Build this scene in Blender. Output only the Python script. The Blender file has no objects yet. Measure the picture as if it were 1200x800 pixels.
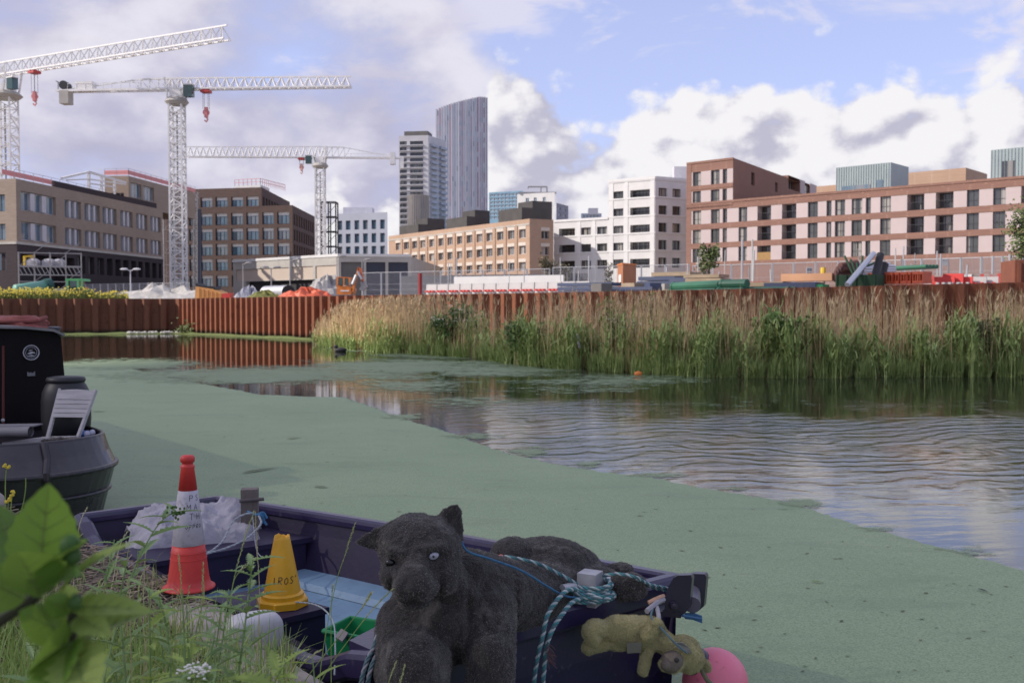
import bpy, math, random
import numpy as np
from mathutils import Vector, Matrix
rnd = random.Random(11)
rng = np.random.default_rng(5)
PI = math.pi
scene = bpy.context.scene
COL = scene.collection

# ------------------------------------------------------------------ camera
CAM_H, F, HZ = 2.1, 1167.0, 360.0          # eye height above the water, focal length and horizon of a 1200x800 frame
PITCH = math.atan((400 - HZ) / F)
cam = bpy.data.objects.new('camera', bpy.data.cameras.new('camera')); COL.objects.link(cam)
cam.location = (0, 0, CAM_H); cam.rotation_euler = (PI / 2 - PITCH, 0, 0)
cam.data.lens = 35.0; cam.data.sensor_width = 36.0; cam.data.sensor_fit = 'HORIZONTAL'
cam.data.clip_start = 0.05; cam.data.clip_end = 6000
cam.data.dof.use_dof = True; cam.data.dof.focus_distance = 4.7; cam.data.dof.aperture_fstop = 5.6
scene.camera = cam

# ------------------------------------------------------------------ light
SUN = Vector((-0.85, -0.14, 0.56)).normalized()      # towards the sun
sun_el = math.asin(SUN.z); sun_az = math.atan2(SUN.x, SUN.y)
sl = bpy.data.lights.new('sun', 'SUN'); sl.energy = 3.1; sl.angle = math.radians(0.6); sl.color = (1.0, 0.93, 0.84)
so = bpy.data.objects.new('sun', sl); COL.objects.link(so)
so.rotation_euler = (-SUN).to_track_quat('-Z', 'Y').to_euler()
scene.view_settings.view_transform = 'Standard'; scene.view_settings.look = 'None'
scene.view_settings.gamma = 1.0; scene.view_settings.exposure = 0.68; scene.view_settings.use_curve_mapping = False

class NT:
    """small helper to write node graphs as expressions"""
    def __init__(s, tree): s.t = tree; s.n = tree.nodes; s.l = tree.links
    def new(s, typ, **kw):
        nd = s.n.new(typ)
        for k, v in kw.items(): setattr(nd, k, v)
        return nd
    def put(s, sock, val):
        if hasattr(val, 'is_output') or isinstance(val, bpy.types.NodeSocket): s.l.new(val, sock)
        elif val is not None: sock.default_value = val
    def m(s, op, a, b=None, c=None, clamp=False):
        nd = s.new('ShaderNodeMath', operation=op, use_clamp=clamp)
        s.put(nd.inputs[0], a)
        if b is not None: s.put(nd.inputs[1], b)
        if c is not None: s.put(nd.inputs[2], c)
        return nd.outputs[0]
    def xyz(s, x, y, z=0.0):
        nd = s.new('ShaderNodeCombineXYZ')
        for i, v in enumerate((x, y, z)): s.put(nd.inputs[i], v)
        return nd.outputs[0]
    def noise(s, vec, scale, detail=4, rough=0.55, dist=0.0, col=False, dim='3D'):
        nd = s.new('ShaderNodeTexNoise', noise_dimensions=dim); s.put(nd.inputs['Vector'], vec)
        nd.inputs['Scale'].default_value = scale; nd.inputs['Detail'].default_value = detail
        nd.inputs['Roughness'].default_value = rough; nd.inputs['Distortion'].default_value = dist
        return nd.outputs['Color' if col else 'Fac']
    def mix(s, fac, a, b, blend='MIX'):
        nd = s.new('ShaderNodeMix', data_type='RGBA', blend_type=blend)
        s.put(nd.inputs[0], fac); s.put(nd.inputs[6], a); s.put(nd.inputs[7], b)
        return nd.outputs[2]
    def smooth(s, x, a, b, lo=0.0, hi=1.0):
        nd = s.new('ShaderNodeMapRange', interpolation_type='SMOOTHSTEP')
        s.put(nd.inputs[0], x); s.put(nd.inputs[1], a); s.put(nd.inputs[2], b); s.put(nd.inputs[3], lo); s.put(nd.inputs[4], hi)
        return nd.outputs[0]
    def lin(s, x, a, b, lo=0.0, hi=1.0):
        nd = s.new('ShaderNodeMapRange')
        s.put(nd.inputs[0], x); s.put(nd.inputs[1], a); s.put(nd.inputs[2], b); s.put(nd.inputs[3], lo); s.put(nd.inputs[4], hi)
        return nd.outputs[0]
    def curve(s, x, pts):
        nd = s.new('ShaderNodeFloatCurve'); c = nd.mapping.curves[0]
        c.points[0].location = pts[0]; c.points[1].location = pts[-1]
        for p in pts[1:-1]: c.points.new(*p)
        nd.mapping.update(); s.put(nd.inputs[1], x)
        return nd.outputs[0]

# ------------------------------------------------------------------ sky with clouds (all in direction space)
world = bpy.data.worlds.new('World'); scene.world = world; world.use_nodes = True
wt = NT(world.node_tree); wt.n.clear()
w_out = wt.new('ShaderNodeOutputWorld'); w_bg = wt.new('ShaderNodeBackground')
sky = wt.new('ShaderNodeTexSky', sky_type='NISHITA', sun_disc=False)
sky.sun_elevation = sun_el; sky.sun_rotation = sun_az; sky.altitude = 20; sky.air_density = 1.0; sky.dust_density = 0.6; sky.ozone_density = 1.6
tc = wt.new('ShaderNodeTexCoord'); sep = wt.new('ShaderNodeSeparateXYZ')
nrm = wt.new('ShaderNodeVectorMath', operation='NORMALIZE'); wt.l.new(tc.outputs['Generated'], nrm.inputs[0]); wt.l.new(nrm.outputs[0], sep.inputs[0])
sx, sy, sz = sep.outputs
az = wt.m('ARCTAN2', sx, sy); el = wt.m('ARCSINE', sz)
elp = wt.m('MAXIMUM', el, -0.02)
P = wt.xyz(az, wt.m('MULTIPLY', elp, 1.35), 0.37)
world.cycles.sampling_method = 'MANUAL'; world.cycles.sample_map_resolution = 512
# cumulus: built from a billowy field that is pushed up below a wandering top line
def cumulus(off):
    q = wt.new('ShaderNodeVectorMath', operation='ADD'); wt.l.new(P, q.inputs[0]); q.inputs[1].default_value = off
    qv = q.outputs[0]
    a = wt.noise(qv, 8.5, 2, 0.5, 0.25, dim='2D')
    b = wt.noise(qv, 26.0, 5, 0.62, 0.0, dim='2D')
    vo = wt.new('ShaderNodeTexVoronoi', feature='F1', voronoi_dimensions='2D'); wt.l.new(qv, vo.inputs['Vector'])
    vo.inputs['Scale'].default_value = 19.0; vo.inputs['Detail'].default_value = 1.5; vo.inputs['Roughness'].default_value = 0.55
    bil = wt.m('SUBTRACT', 0.55, vo.outputs['Distance'])
    return wt.m('ADD', wt.m('ADD', wt.m('MULTIPLY', wt.m('SUBTRACT', a, 0.5), 1.5), wt.m('MULTIPLY', wt.m('SUBTRACT', b, 0.5), 0.75)), wt.m('MULTIPLY', bil, 0.62))
n0 = cumulus((0, 0, 0)); n1 = cumulus((-0.022, 0.022, 0)); n2 = cumulus((-0.07, 0.05, 0))
az01 = wt.lin(az, -0.7, 0.9)
top = wt.curve(az01, [(0.0, 0.30), (0.10, 0.42), (0.20, 0.36), (0.30, 0.40), (0.38, 0.46), (0.415, 0.56), (0.43, 0.96), (0.455, 0.99), (0.485, 0.84), (0.52, 0.88), (0.565, 0.95), (0.61, 0.95), (0.66, 0.94), (0.74, 0.90), (0.82, 0.84), (1.0, 0.7)])
topr = wt.m('MULTIPLY', top, 0.255)
h = wt.m('SUBTRACT', topr, elp)                                 # positive below the top line
bias = wt.m('MULTIPLY', wt.m('MINIMUM', h, 0.085), 11.0)
back = wt.smooth(wt.m('ABSOLUTE', az), 1.2, 2.0, 0.0, -0.10)
dA = wt.m('ADD', wt.m('ADD', n0, bias), back)
mA = wt.smooth(dA, -0.04, 0.34)
lit = wt.m('ADD', wt.m('MULTIPLY', wt.m('SUBTRACT', n0, n1), 0.85), wt.m('MULTIPLY', wt.m('SUBTRACT', n0, n2), 0.36))
low = wt.smooth(h, 0.0, 0.17, 0.13, -0.20)
litA = wt.smooth(wt.m('ADD', lit, low), -0.48, 0.24)
cA = wt.mix(litA, (0.33, 0.325, 0.40, 1), (0.575, 0.565, 0.58, 1))
# veil of lavender stratus on the left
s0 = wt.noise(P, 4.2, 4, 0.5, 0.15, dim='2D'); s1 = wt.noise(wt.xyz(az, wt.m('MULTIPLY', elp, 1.7), 3.1), 7.0, 6, 0.55, 0.12, dim='2D')
left = wt.smooth(az, -0.13, 0.14, 0.34, -0.30)
dB = wt.m('ADD', wt.m('ADD', wt.m('SUBTRACT', s0, 0.5), wt.m('MULTIPLY', wt.m('SUBTRACT', s1, 0.5), 0.8)), left)
dB = wt.m('SUBTRACT', dB, wt.smooth(elp, 0.17, 0.40, 0.0, 0.22))
mB = wt.m('MULTIPLY', wt.smooth(dB, -0.10, 0.40), 0.93)
cB = wt.mix(wt.smooth(wt.m('ADD', s1, wt.m('MULTIPLY', s0, 0.35)), 0.50, 0.92), (0.295, 0.282, 0.37, 1), (0.51, 0.495, 0.545, 1))
# thin high wisps
wv = wt.xyz(wt.m('MULTIPLY', az, 0.9), wt.m('MULTIPLY', elp, 2.6), 7.7)
w0 = wt.noise(wv, 6.0, 5, 0.6, 0.4, dim='2D')
mC = wt.m('MULTIPLY', wt.smooth(wt.m('ADD', w0, wt.smooth(elp, 0.235, 0.30, 0.0, 0.10)), 0.54, 0.72), 0.8)
tint = wt.mix(1.0, sky.outputs[0], (0.88, 0.80, 1.02, 1), 'MULTIPLY')
skyc = wt.new('ShaderNodeVectorMath', operation='SCALE'); wt.l.new(tint, skyc.inputs[0]); skyc.inputs['Scale'].default_value = 1.5
c0 = wt.mix(0.55, skyc.outputs[0], (3.5, 3.7, 5.1, 1))
c0 = wt.mix(mC, c0, (4.9, 4.75, 5.5, 1))
K = 10.0
def up(c):
    nd = wt.new('ShaderNodeVectorMath', operation='SCALE'); wt.l.new(c, nd.inputs[0]); nd.inputs['Scale'].default_value = K
    return nd.outputs[0]
c1 = wt.mix(mB, c0, up(cB)); c2 = wt.mix(mA, c1, up(cA))
wt.l.new(c2, w_bg.inputs['Color']); w_bg.inputs['Strength'].default_value = 0.10
wt.l.new(w_bg.outputs[0], w_out.inputs['Surface'])

# ------------------------------------------------------------------ geometry helpers
def W(px, py, d):
    """world point at forward distance d seen at photo pixel (px, py): used to measure positions off the photograph"""
    cx = (px - 600) / F; cy = (400 - py) / F; fy = math.cos(PITCH) + cy * math.sin(PITCH); fz = -math.sin(PITCH) + cy * math.cos(PITCH)
    return Vector((cx * d / fy, d, CAM_H + fz * d / fy))
def G(px, py, z=0.0):
    a = W(px, py, 1.0); k = (z - CAM_H) / (a.z - CAM_H)
    return Vector((a.x * k, k, z))
def Rp(n, d): return n * d / F

WM = {}
class MB:
    def __init__(s): s.v = []; s.f = []; s.m = []
    def add(s, vs, fs, mi=0):
        o = len(s.v); s.v.extend([tuple(p) for p in vs])
        for f in fs: s.f.append(tuple(i + o for i in f)); s.m.append(mi)
    def obox(s, o, a, b, c, mi=0):
        o, a, b, c = map(Vector, (o, a, b, c))
        vs = [o, o + a, o + a + b, o + b, o + c, o + a + c, o + a + b + c, o + b + c]
        fs = [(0, 3, 2, 1), (4, 5, 6, 7), (0, 1, 5, 4), (1, 2, 6, 5), (2, 3, 7, 6), (3, 0, 4, 7)]
        if a.cross(b).dot(c) < 0: fs = [tuple(reversed(f)) for f in fs]
        s.add(vs, fs, mi)
    def box(s, c, size, rz=0.0, mi=0):
        x, y, z = size; ca, sa = math.cos(rz), math.sin(rz)
        a = Vector((ca * x, sa * x, 0)); b = Vector((-sa * y, ca * y, 0)); h = Vector((0, 0, z))
        s.obox(Vector(c) - (a + b + h) / 2, a, b, h, mi)
    def beam(s, p, q, w, h=None, mi=0):
        p, q = Vector(p), Vector(q); d = q - p
        if d.length < 1e-6: return
        up = Vector((0, 0, 1)) if abs(d.normalized().z) < 0.95 else Vector((0, 1, 0))
        a = d.cross(up).normalized() * w; b = a.cross(d).normalized() * (h or w)
        s.obox(p - a / 2 - b / 2, a, b, d, mi)
    def tube(s, pts, r, n=8, mi=0, cap=True):
        pts = [Vector(p) for p in pts]; k = len(pts); rs = r if isinstance(r, (list, tuple)) else [r] * k
        vs = []; prev = None
        for i, p in enumerate(pts):
            t = (pts[min(i + 1, k - 1)] - pts[max(i - 1, 0)])
            t = t.normalized() if t.length > 1e-9 else Vector((0, 0, 1))
            if prev is None:
                up = Vector((0, 0, 1)) if abs(t.z) < 0.9 else Vector((1, 0, 0)); a = t.cross(up).normalized()
            else: a = (prev - t * prev.dot(t)).normalized()
            prev = a; b = t.cross(a)
            for j in range(n):
                th = 2 * PI * j / n; vs.append(p + (a * math.cos(th) + b * math.sin(th)) * rs[i])
        fs = []
        for i in range(k - 1):
            for j in range(n):
                j2 = (j + 1) % n; fs.append((i * n + j, i * n + j2, (i + 1) * n + j2, (i + 1) * n + j))
        if cap: fs.append(tuple(reversed(range(n)))); fs.append(tuple(range((k - 1) * n, k * n)))
        s.add(vs, fs, mi)
    def lathe(s, prof, n=24, c=(0, 0, 0), mi=0, M=None):
        c = Vector(c); vs = []; k = len(prof)
        for r, z in prof:
            for j in range(n):
                th = 2 * PI * j / n; p = Vector((r * math.cos(th), r * math.sin(th), z))
                if M is not None: p = M @ p
                vs.append(p + c)
        fs = []
        for i in range(k - 1):
            for j in range(n):
                j2 = (j + 1) % n; fs.append((i * n + j, i * n + j2, (i + 1) * n + j2, (i + 1) * n + j))
        fs.append(tuple(reversed(range(n)))); fs.append(tuple(range((k - 1) * n, k * n)))
        s.add(vs, fs, mi)
    def ell(s, c, r, n=14, M=None, mi=0):
        c = Vector(c); m = n // 2; vs = [(0, 0, -1)]; 
        for i in range(1, m):
            ph = -PI / 2 + PI * i / m
            for j in range(n): th = 2 * PI * j / n; vs.append((math.cos(ph) * math.cos(th), math.cos(ph) * math.sin(th), math.sin(ph)))
        vs.append((0, 0, 1)); out = []
        for p in vs:
            q = Vector((p[0] * r[0], p[1] * r[1], p[2] * r[2]))
            if M is not None: q = M @ q
            out.append(q + c)
        fs = []
        for j in range(n): fs.append((0, 1 + (j + 1) % n, 1 + j))
        for i in range(m - 2):
            for j in range(n):
                j2 = (j + 1) % n; a = 1 + i * n; fs.append((a + j, a + j2, a + n + j2, a + n + j))
        a = 1 + (m - 2) * n; t = len(vs) - 1
        for j in range(n): fs.append((a + j, a + (j + 1) % n, t))
        s.add(out, fs, mi)
    def cap(s, p, q, r0, r1, n=14, mi=0):
        """capsule with two radii"""
        p, q = Vector(p), Vector(q); d = (q - p); L = max(d.length, 1e-6); t = d / L
        pts = []; rs = []
        for i in range(5):
            a = PI / 2 * (1 - i / 4.0); pts.append(p - t * r0 * math.sin(a)); rs.append(max(r0 * math.cos(a), r0 * 0.03))
        for i in range(5):
            a = PI / 2 * i / 4.0; pts.append(q + t * r1 * math.sin(a)); rs.append(max(r1 * math.cos(a), r1 * 0.03))
        s.tube(pts, rs, n, mi)
    def prism(s, poly, z0, z1, mi=0):
        n = len(poly); vs = [(x, y, z0) for x, y in poly] + [(x, y, z1) for x, y in poly]
        fs = [tuple(reversed(range(n))), tuple(range(n, 2 * n))] + [(i, (i + 1) % n, n + (i + 1) % n, n + i) for i in range(n)]
        s.add(vs, fs, mi)
    def slab(s, pts, th, mi=0):
        """flat polygon in space given a thickness vector th"""
        n = len(pts); th = Vector(th); vs = [Vector(p) for p in pts] + [Vector(p) + th for p in pts]
        s.add(vs, [tuple(reversed(range(n))), tuple(range(n, 2 * n))] + [(i, (i + 1) % n, n + (i + 1) % n, n + i) for i in range(n)], mi)
    def build(s, name, mats, parent=None, smooth=False, at=None, local=False):
        me = bpy.data.meshes.new(name)
        vs = s.v
        if parent is not None and not local:
            inv = WM[parent].inverted(); vs = [inv @ Vector(p) for p in vs]
        elif at is not None:
            a = Vector(at); vs = [Vector(p) - a for p in vs]
        me.from_pydata([tuple(p) for p in vs], [], s.f)
        for mt in (mats if isinstance(mats, (list, tuple)) else [mats]): me.materials.append(mt)
        me.polygons.foreach_set('material_index', s.m)
        if smooth: me.polygons.foreach_set('use_smooth', [True] * len(s.f))
        me.update()
        o = bpy.data.objects.new(name, me); COL.objects.link(o)
        if parent is not None: o.parent = parent; WM[o] = WM[parent].copy()
        else:
            o.location = at or (0, 0, 0); WM[o] = Matrix.Translation(Vector(at or (0, 0, 0)))
        return o

def tag(o, label=None, cat=None, group=None, kind=None):
    if label: o['label'] = label
    if cat: o['category'] = cat
    if group: o['group'] = group
    if kind: o['kind'] = kind
    return o
def thing(name, label, cat, loc=(0, 0, 0), group=None, rz=0.0):
    o = bpy.data.objects.new(name, None); COL.objects.link(o); o.location = loc; o.rotation_euler = (0, 0, rz)
    o.empty_display_size = 0.2
    WM[o] = Matrix.Translation(Vector(loc)) @ Matrix.Rotation(rz, 4, 'Z')
    return tag(o, label, cat, group)
def dup_tree(o, parent=None, delta=None):
    c = o.copy(); COL.objects.link(c); c.parent = parent
    for ch in list(o.children): dup_tree(ch, c)
    return c
def np_mesh(name, V, Fc, mats, smooth=False, mi=None):
    """mesh from numpy arrays of vertices and equal-sized faces"""
    me = bpy.data.meshes.new(name); V = np.asarray(V, np.float32); Fc = np.asarray(Fc, np.int32)
    k = Fc.shape[1]
    me.vertices.add(len(V)); me.vertices.foreach_set('co', V.ravel())
    me.loops.add(Fc.size); me.loops.foreach_set('vertex_index', Fc.ravel())
    me.polygons.add(len(Fc)); me.polygons.foreach_set('loop_start', np.arange(0, Fc.size, k, dtype=np.int32))
    me.update(calc_edges=True)
    for mt in (mats if isinstance(mats, (list, tuple)) else [mats]): me.materials.append(mt)
    if mi is not None: me.polygons.foreach_set('material_index', np.asarray(mi, np.int32))
    if smooth: me.polygons.foreach_set('use_smooth', [True] * len(Fc))
    me.update()
    o = bpy.data.objects.new(name, me); COL.objects.link(o); WM[o] = Matrix.Identity(4)
    return o

# ------------------------------------------------------------------ materials
MATS = {}
def mat(name, c1, c2=None, scale=6.0, rough=0.7, bump=0.0, bscale=None, metal=0.0, spec=0.5, detail=5, vec='Object', isl=0.0, stretch=None, dirt=None, coat=0.0, objr=0.0, sheen=0.0):
    """principled material whose colour wanders between c1 and c2"""
    if name in MATS: return MATS[name]
    m = bpy.data.materials.new(name); m.use_nodes = True; t = NT(m.node_tree); b = t.n['Principled BSDF']
    c2 = c2 or tuple(x * 0.8 for x in c1)
    tcn = t.new('ShaderNodeTexCoord'); v = tcn.outputs[vec]
    if stretch:
        mp = t.new('ShaderNodeMapping'); t.l.new(v, mp.inputs[0]); mp.inputs['Scale'].default_value = stretch; v = mp.outputs[0]
    f = t.noise(v, scale, detail, 0.6)
    f = t.lin(f, 0.3, 0.7)
    if isl or objr:
        src = t.new('ShaderNodeNewGeometry').outputs['Random Per Island'] if isl else t.new('ShaderNodeObjectInfo').outputs['Random']
        k = isl or objr
        f = t.m('ADD', t.m('MULTIPLY', f, 1 - k), t.m('MULTIPLY', src, k))
    col = t.mix(f, (*c1, 1), (*c2, 1))
    if dirt:
        dc, ds, lo, hi = dirt
        col = t.mix(t.smooth(t.noise(tcn.outputs[vec], ds, 6, 0.65, 0.4), lo, hi), col, (*dc, 1))
    t.l.new(col, b.inputs['Base Color'])
    b.inputs['Roughness'].default_value = rough; b.inputs['Metallic'].default_value = metal
    b.inputs['Specular IOR Level'].default_value = spec; b.inputs['Coat Weight'].default_value = coat
    if sheen: b.inputs['Sheen Weight'].default_value = sheen
    if bump:
        bp = t.new('ShaderNodeBump'); bp.inputs['Strength'].default_value = bump; bp.inputs['Distance'].default_value = 0.02
        t.l.new(t.noise(v, bscale or scale * 4, 6, 0.6), bp.inputs['Height']); t.l.new(bp.outputs[0], b.inputs['Normal'])
    MATS[name] = m
    return m
def brick(name, c1, c2, mortar, scale=1.0, bw=0.45, rh=0.15, rough=0.85, axis=None):
    if name in MATS: return MATS[name]
    m = bpy.data.materials.new(name); m.use_nodes = True; t = NT(m.node_tree); b = t.n['Principled BSDF']
    tcn = t.new('ShaderNodeTexCoord'); sp = t.new('ShaderNodeSeparateXYZ'); t.l.new(tcn.outputs['Object'], sp.inputs[0])
    u = t.m('ADD', t.m('MULTIPLY', sp.outputs[0], 0.8), t.m('MULTIPLY', sp.outputs[1], 0.75))
    br = t.new('ShaderNodeTexBrick'); t.l.new(t.xyz(u, sp.outputs[2]), br.inputs['Vector'])
    br.inputs['Color1'].default_value = (*c1, 1); br.inputs['Color2'].default_value = (*c2, 1); br.inputs['Mortar'].default_value = (*mortar, 1)
    br.inputs['Scale'].default_value = scale; br.inputs['Brick Width'].default_value = bw; br.inputs['Row Height'].default_value = rh; br.inputs['Mortar Size'].default_value = 0.012
    f = t.noise(tcn.outputs['Object'], 0.22, 6, 0.65)
    col = t.mix(t.lin(f, 0.3, 0.72, 0.0, 0.5), br.outputs['Color'], tuple(x * 0.72 for x in c1) + (1,))
    t.l.new(col, b.inputs['Base Color']); b.inputs['Roughness'].default_value = rough; b.inputs['Specular IOR Level'].default_value = 0.25
    MATS[name] = m
    return m
def glass(name, dark, light, rough=0.06, spec=0.8):
    if name in MATS: return MATS[name]
    m = bpy.data.materials.new(name); m.use_nodes = True; t = NT(m.node_tree); b = t.n['Principled BSDF']
    r = t.new('ShaderNodeObjectInfo').outputs['Random']
    tcn = t.new('ShaderNodeTexCoord'); sp = t.new('ShaderNodeSeparateXYZ'); t.l.new(tcn.outputs['Object'], sp.inputs[0])
    # drawn curtains or blinds behind some of the glass
    cur = t.m('MULTIPLY', t.smooth(t.noise(t.xyz(t.m('MULTIPLY', sp.outputs[0], 1.3), t.m('MULTIPLY', r, 90.0), 0.0), 1.1, 2, 0.4), 0.47, 0.57), t.smooth(r, 0.25, 0.6))
    fold = t.noise(t.xyz(t.m('MULTIPLY', sp.outputs[0], 14.0), t.m('MULTIPLY', r, 50.0), 0.0), 1.0, 3)
    lc = t.mix(fold, (*light, 1), tuple(x * 0.55 for x in light) + (1,))
    dk = t.mix(t.noise(t.xyz(sp.outputs[0], sp.outputs[2], t.m('MULTIPLY', r, 70.0)), 0.9, 4), (*dark, 1), tuple(x * 2.6 for x in dark) + (1,))
    t.l.new(t.mix(cur, dk, lc), b.inputs['Base Color'])
    b.inputs['Roughness'].default_value = rough; b.inputs['Specular IOR Level'].default_value = spec
    MATS[name] = m
    return m
# ================================================================== SETTING: water, weed, ground, piling
def ribbon_noise(x, k, seed):
    return sum(math.sin(x * k * f + seed * (f + 1.3)) / f for f in (1, 2.3, 4.1, 7.7, 13.1))
# --- canal water
m_water = bpy.data.materials.new('canal_water'); m_water.use_nodes = True
t = NT(m_water.node_tree); b = t.n['Principled BSDF']
g = t.new('ShaderNodeNewGeometry'); sp = t.new('ShaderNodeSeparateXYZ'); t.l.new(g.outputs['Position'], sp.inputs[0]); X, Y, Z = sp.outputs
b.inputs['Base Color'].default_value = (0.018, 0.024, 0.014, 1); b.inputs['Roughness'].default_value = 0.03; b.inputs['IOR'].default_value = 1.72; b.inputs['Specular IOR Level'].default_value = 0.5
# long arcs of wash spreading over the open part, fine shiver elsewhere
u = t.m('ADD', t.m('MULTIPLY', X, -0.24), Y)
wob = t.m('MULTIPLY', t.m('SUBTRACT', t.noise(t.xyz(t.m('MULTIPLY', X, 0.30), t.m('MULTIPLY', Y, 0.22), 0), 1.0, 4), 0.5), 5.0)
ph = t.m('ADD', u, wob)
wl = t.m('SINE', t.m('MULTIPLY', ph, 2 * PI / 0.60))
wl2 = t.m('SINE', t.m('MULTIPLY', t.m('ADD', ph, t.m('MULTIPLY', X, 0.22)), 2 * PI / 0.37))
env = t.m('MULTIPLY', t.smooth(Y, 25, 18), t.smooth(t.m('SUBTRACT', X, t.m('MULTIPLY', t.m('SUBTRACT', 18.0, Y), 0.12)), -2.0, 1.2))
env = t.m('MULTIPLY', env, t.smooth(t.noise(t.xyz(t.m('MULTIPLY', X, 0.30), t.m('MULTIPLY', Y, 0.22), 4.0), 1.0, 4), 0.34, 0.64))
env = t.m('MULTIPLY', env, t.smooth(Y, 9.5, 15.5, 0.10, 1.0))
fine = t.m('SUBTRACT', t.noise(t.xyz(t.m('MULTIPLY', X, 0.75), t.m('ADD', t.m('MULTIPLY', Y, 2.2), t.m('MULTIPLY', X, -0.4)), 0), 1.9, 5, 0.6, 0.3), 0.5)
hgt = t.m('ADD', t.m('MULTIPLY', t.m('ADD', t.m('SUBTRACT', wl, t.m('MULTIPLY', t.m('SINE', t.m('MULTIPLY', ph, 4 * PI / 0.60)), 0.32)), t.m('MULTIPLY', wl2, 0.35)), t.m('MULTIPLY', env, 0.0052)), t.m('MULTIPLY', fine, t.m('ADD', 0.0018, t.m('MULTIPLY', env, 0.025))))
bp = t.new('ShaderNodeBump'); bp.inputs['Strength'].default_value = 1.0; bp.inputs['Distance'].default_value = 1.0
t.l.new(hgt, bp.inputs['Height']); t.l.new(bp.outputs[0], b.inputs['Normal'])
w = MB(); w.add([(-160, -3, 0), (90, -3, 0), (90, 100, 0), (-160, 100, 0)], [(0, 1, 2, 3)])
water = w.build('water', m_water); tag(water, kind='structure')

# --- duckweed mat: near sheet with a crisp frayed edge
m_weed = bpy.data.materials.new('duckweed'); m_weed.use_nodes = True
def weed_nodes(m, film):
    t = NT(m.node_tree); b = t.n['Principled BSDF']; g = t.new('ShaderNodeNewGeometry'); pos = g.outputs['Position']
    a = t.noise(pos, 0.35, 6, 0.6, 0.6); f = t.noise(pos, 75.0, 3, 0.6); mid = t.noise(pos, 5.0, 6, 0.65)
    c = t.mix(t.lin(a, 0.32, 0.68), (0.225, 0.305, 0.172, 1), (0.275, 0.35, 0.205, 1))
    c = t.mix(t.m('MULTIPLY', t.smooth(f, 0.40, 0.66), 0.55), c, (0.085, 0.155, 0.06, 1))
    c = t.mix(t.smooth(mid, 0.62, 0.74, 0, 0.5), c, (0.12, 0.20, 0.10, 1))
    c = t.mix(t.smooth(t.noise(pos, 9.0, 5, 0.7), 0.68, 0.72, 0, 0.8), c, (0.05, 0.075, 0.04, 1))
    c = t.mix(t.smooth(t.noise(pos, 38.0, 3, 0.6), 0.60, 0.70, 0, 0.55), c, (0.34, 0.42, 0.24, 1))
    sv = t.new('ShaderNodeSeparateXYZ'); t.l.new(pos, sv.inputs[0]); stk = t.noise(t.xyz(t.m('MULTIPLY', sv.outputs[0], 0.5), t.m('MULTIPLY', sv.outputs[1], 1.6), 2.0), 1.4, 7, 0.65, 0.8)
    c = t.mix(t.smooth(stk, 0.52, 0.70, 0, 0.38), c, (0.13, 0.19, 0.115, 1))
    t.l.new(c, b.inputs['Base Color']); b.inputs['Roughness'].default_value = 0.62; b.inputs['Specular IOR Level'].default_value = 0.45
    bp = t.new('ShaderNodeBump'); bp.inputs['Strength'].default_value = 0.35; bp.inputs['Distance'].default_value = 0.004
    t.l.new(f, bp.inputs['Height']); t.l.new(bp.outputs[0], b.inputs['Normal'])
    if film:
        at = t.new('ShaderNodeAttribute', attribute_name='cover'); cov = at.outputs['Fac']
        s = t.new('ShaderNodeSeparateXYZ'); t.l.new(pos, s.inputs[0])
        big = t.noise(t.xyz(t.m('MULTIPLY', s.outputs[0], 0.42), s.outputs[1], 0), 0.55, 7, 0.62, 1.0)
        spk = t.noise(t.xyz(t.m('MULTIPLY', s.outputs[0], 0.7), s.outputs[1], 0), 3.2, 8, 0.75)
        k = t.m('ADD', t.m('MULTIPLY', t.m('SUBTRACT', big, 0.5), 1.6), t.m('MULTIPLY', t.m('SUBTRACT', spk, 0.5), 3.0))
        mask = t.m('MULTIPLY', t.m('MULTIPLY', t.smooth(t.m('ADD', k, t.m('SUBTRACT', t.m('MULTIPLY', cov, 1.7), 0.95)), -0.15, 0.40), t.smooth(cov, 0.0, 0.12)), 0.80)
        tr = t.new('ShaderNodeBsdfTransparent'); mx = t.new('ShaderNodeMixShader')
        t.l.new(mask, mx.inputs[0]); t.l.new(tr.outputs[0], mx.inputs[1]); t.l.new(b.outputs[0], mx.inputs[2])
        t.l.new(mx.outputs[0], t.n['Material Output'].inputs[0])
weed_nodes(m_weed, False)
edge_px = [(-60, 424), (75, 426), (150, 431), (228, 449), (300, 462), (400, 466), (470, 490), (530, 507), (570, 522), (600, 532), (640, 541), (700, 552), (760, 560), (820, 572), (870, 580), (920, 588), (960, 601), (1000, 615), (1050, 628), (1100, 643), (1150, 656), (1200, 670), (1320, 706), (1420, 760), (1500, 1000)]
epts = [G(x, y) for x, y in edge_px]
fr = []
for i in range(len(epts) - 1):
    a, c = epts[i], epts[i + 1]; n = max(2, int((c - a).length / 0.06)); dirv = (c - a).normalized(); nr = Vector((-dirv.y, dirv.x, 0))
    for j in range(n):
        q = a.lerp(c, j / n); s_ = q.x * 1.3 + q.y * 0.7
        amp = 0.016 * (q.y ** 0.9)
        fr.append(q + nr * amp * (ribbon_noise(s_, 2.2, 1.0) * 0.22 + rnd.uniform(-.22, .22)))
poly = [(p.x, p.y) for p in fr] + [(3.0, 0.0), (0.4, 2.4), (-0.95, 3.95), (-3.9, 7.2), (-8, 11.8), (-30, 38)]
mb = MB(); mb.add([(x, y, 0.004) for x, y in poly], [tuple(reversed(range(len(poly))))])
weed = mb.build('duckweed_mat', m_weed); tag(weed, 'dense pale green duckweed mat covering the near half of the canal', 'duckweed', kind='stuff')
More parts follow.
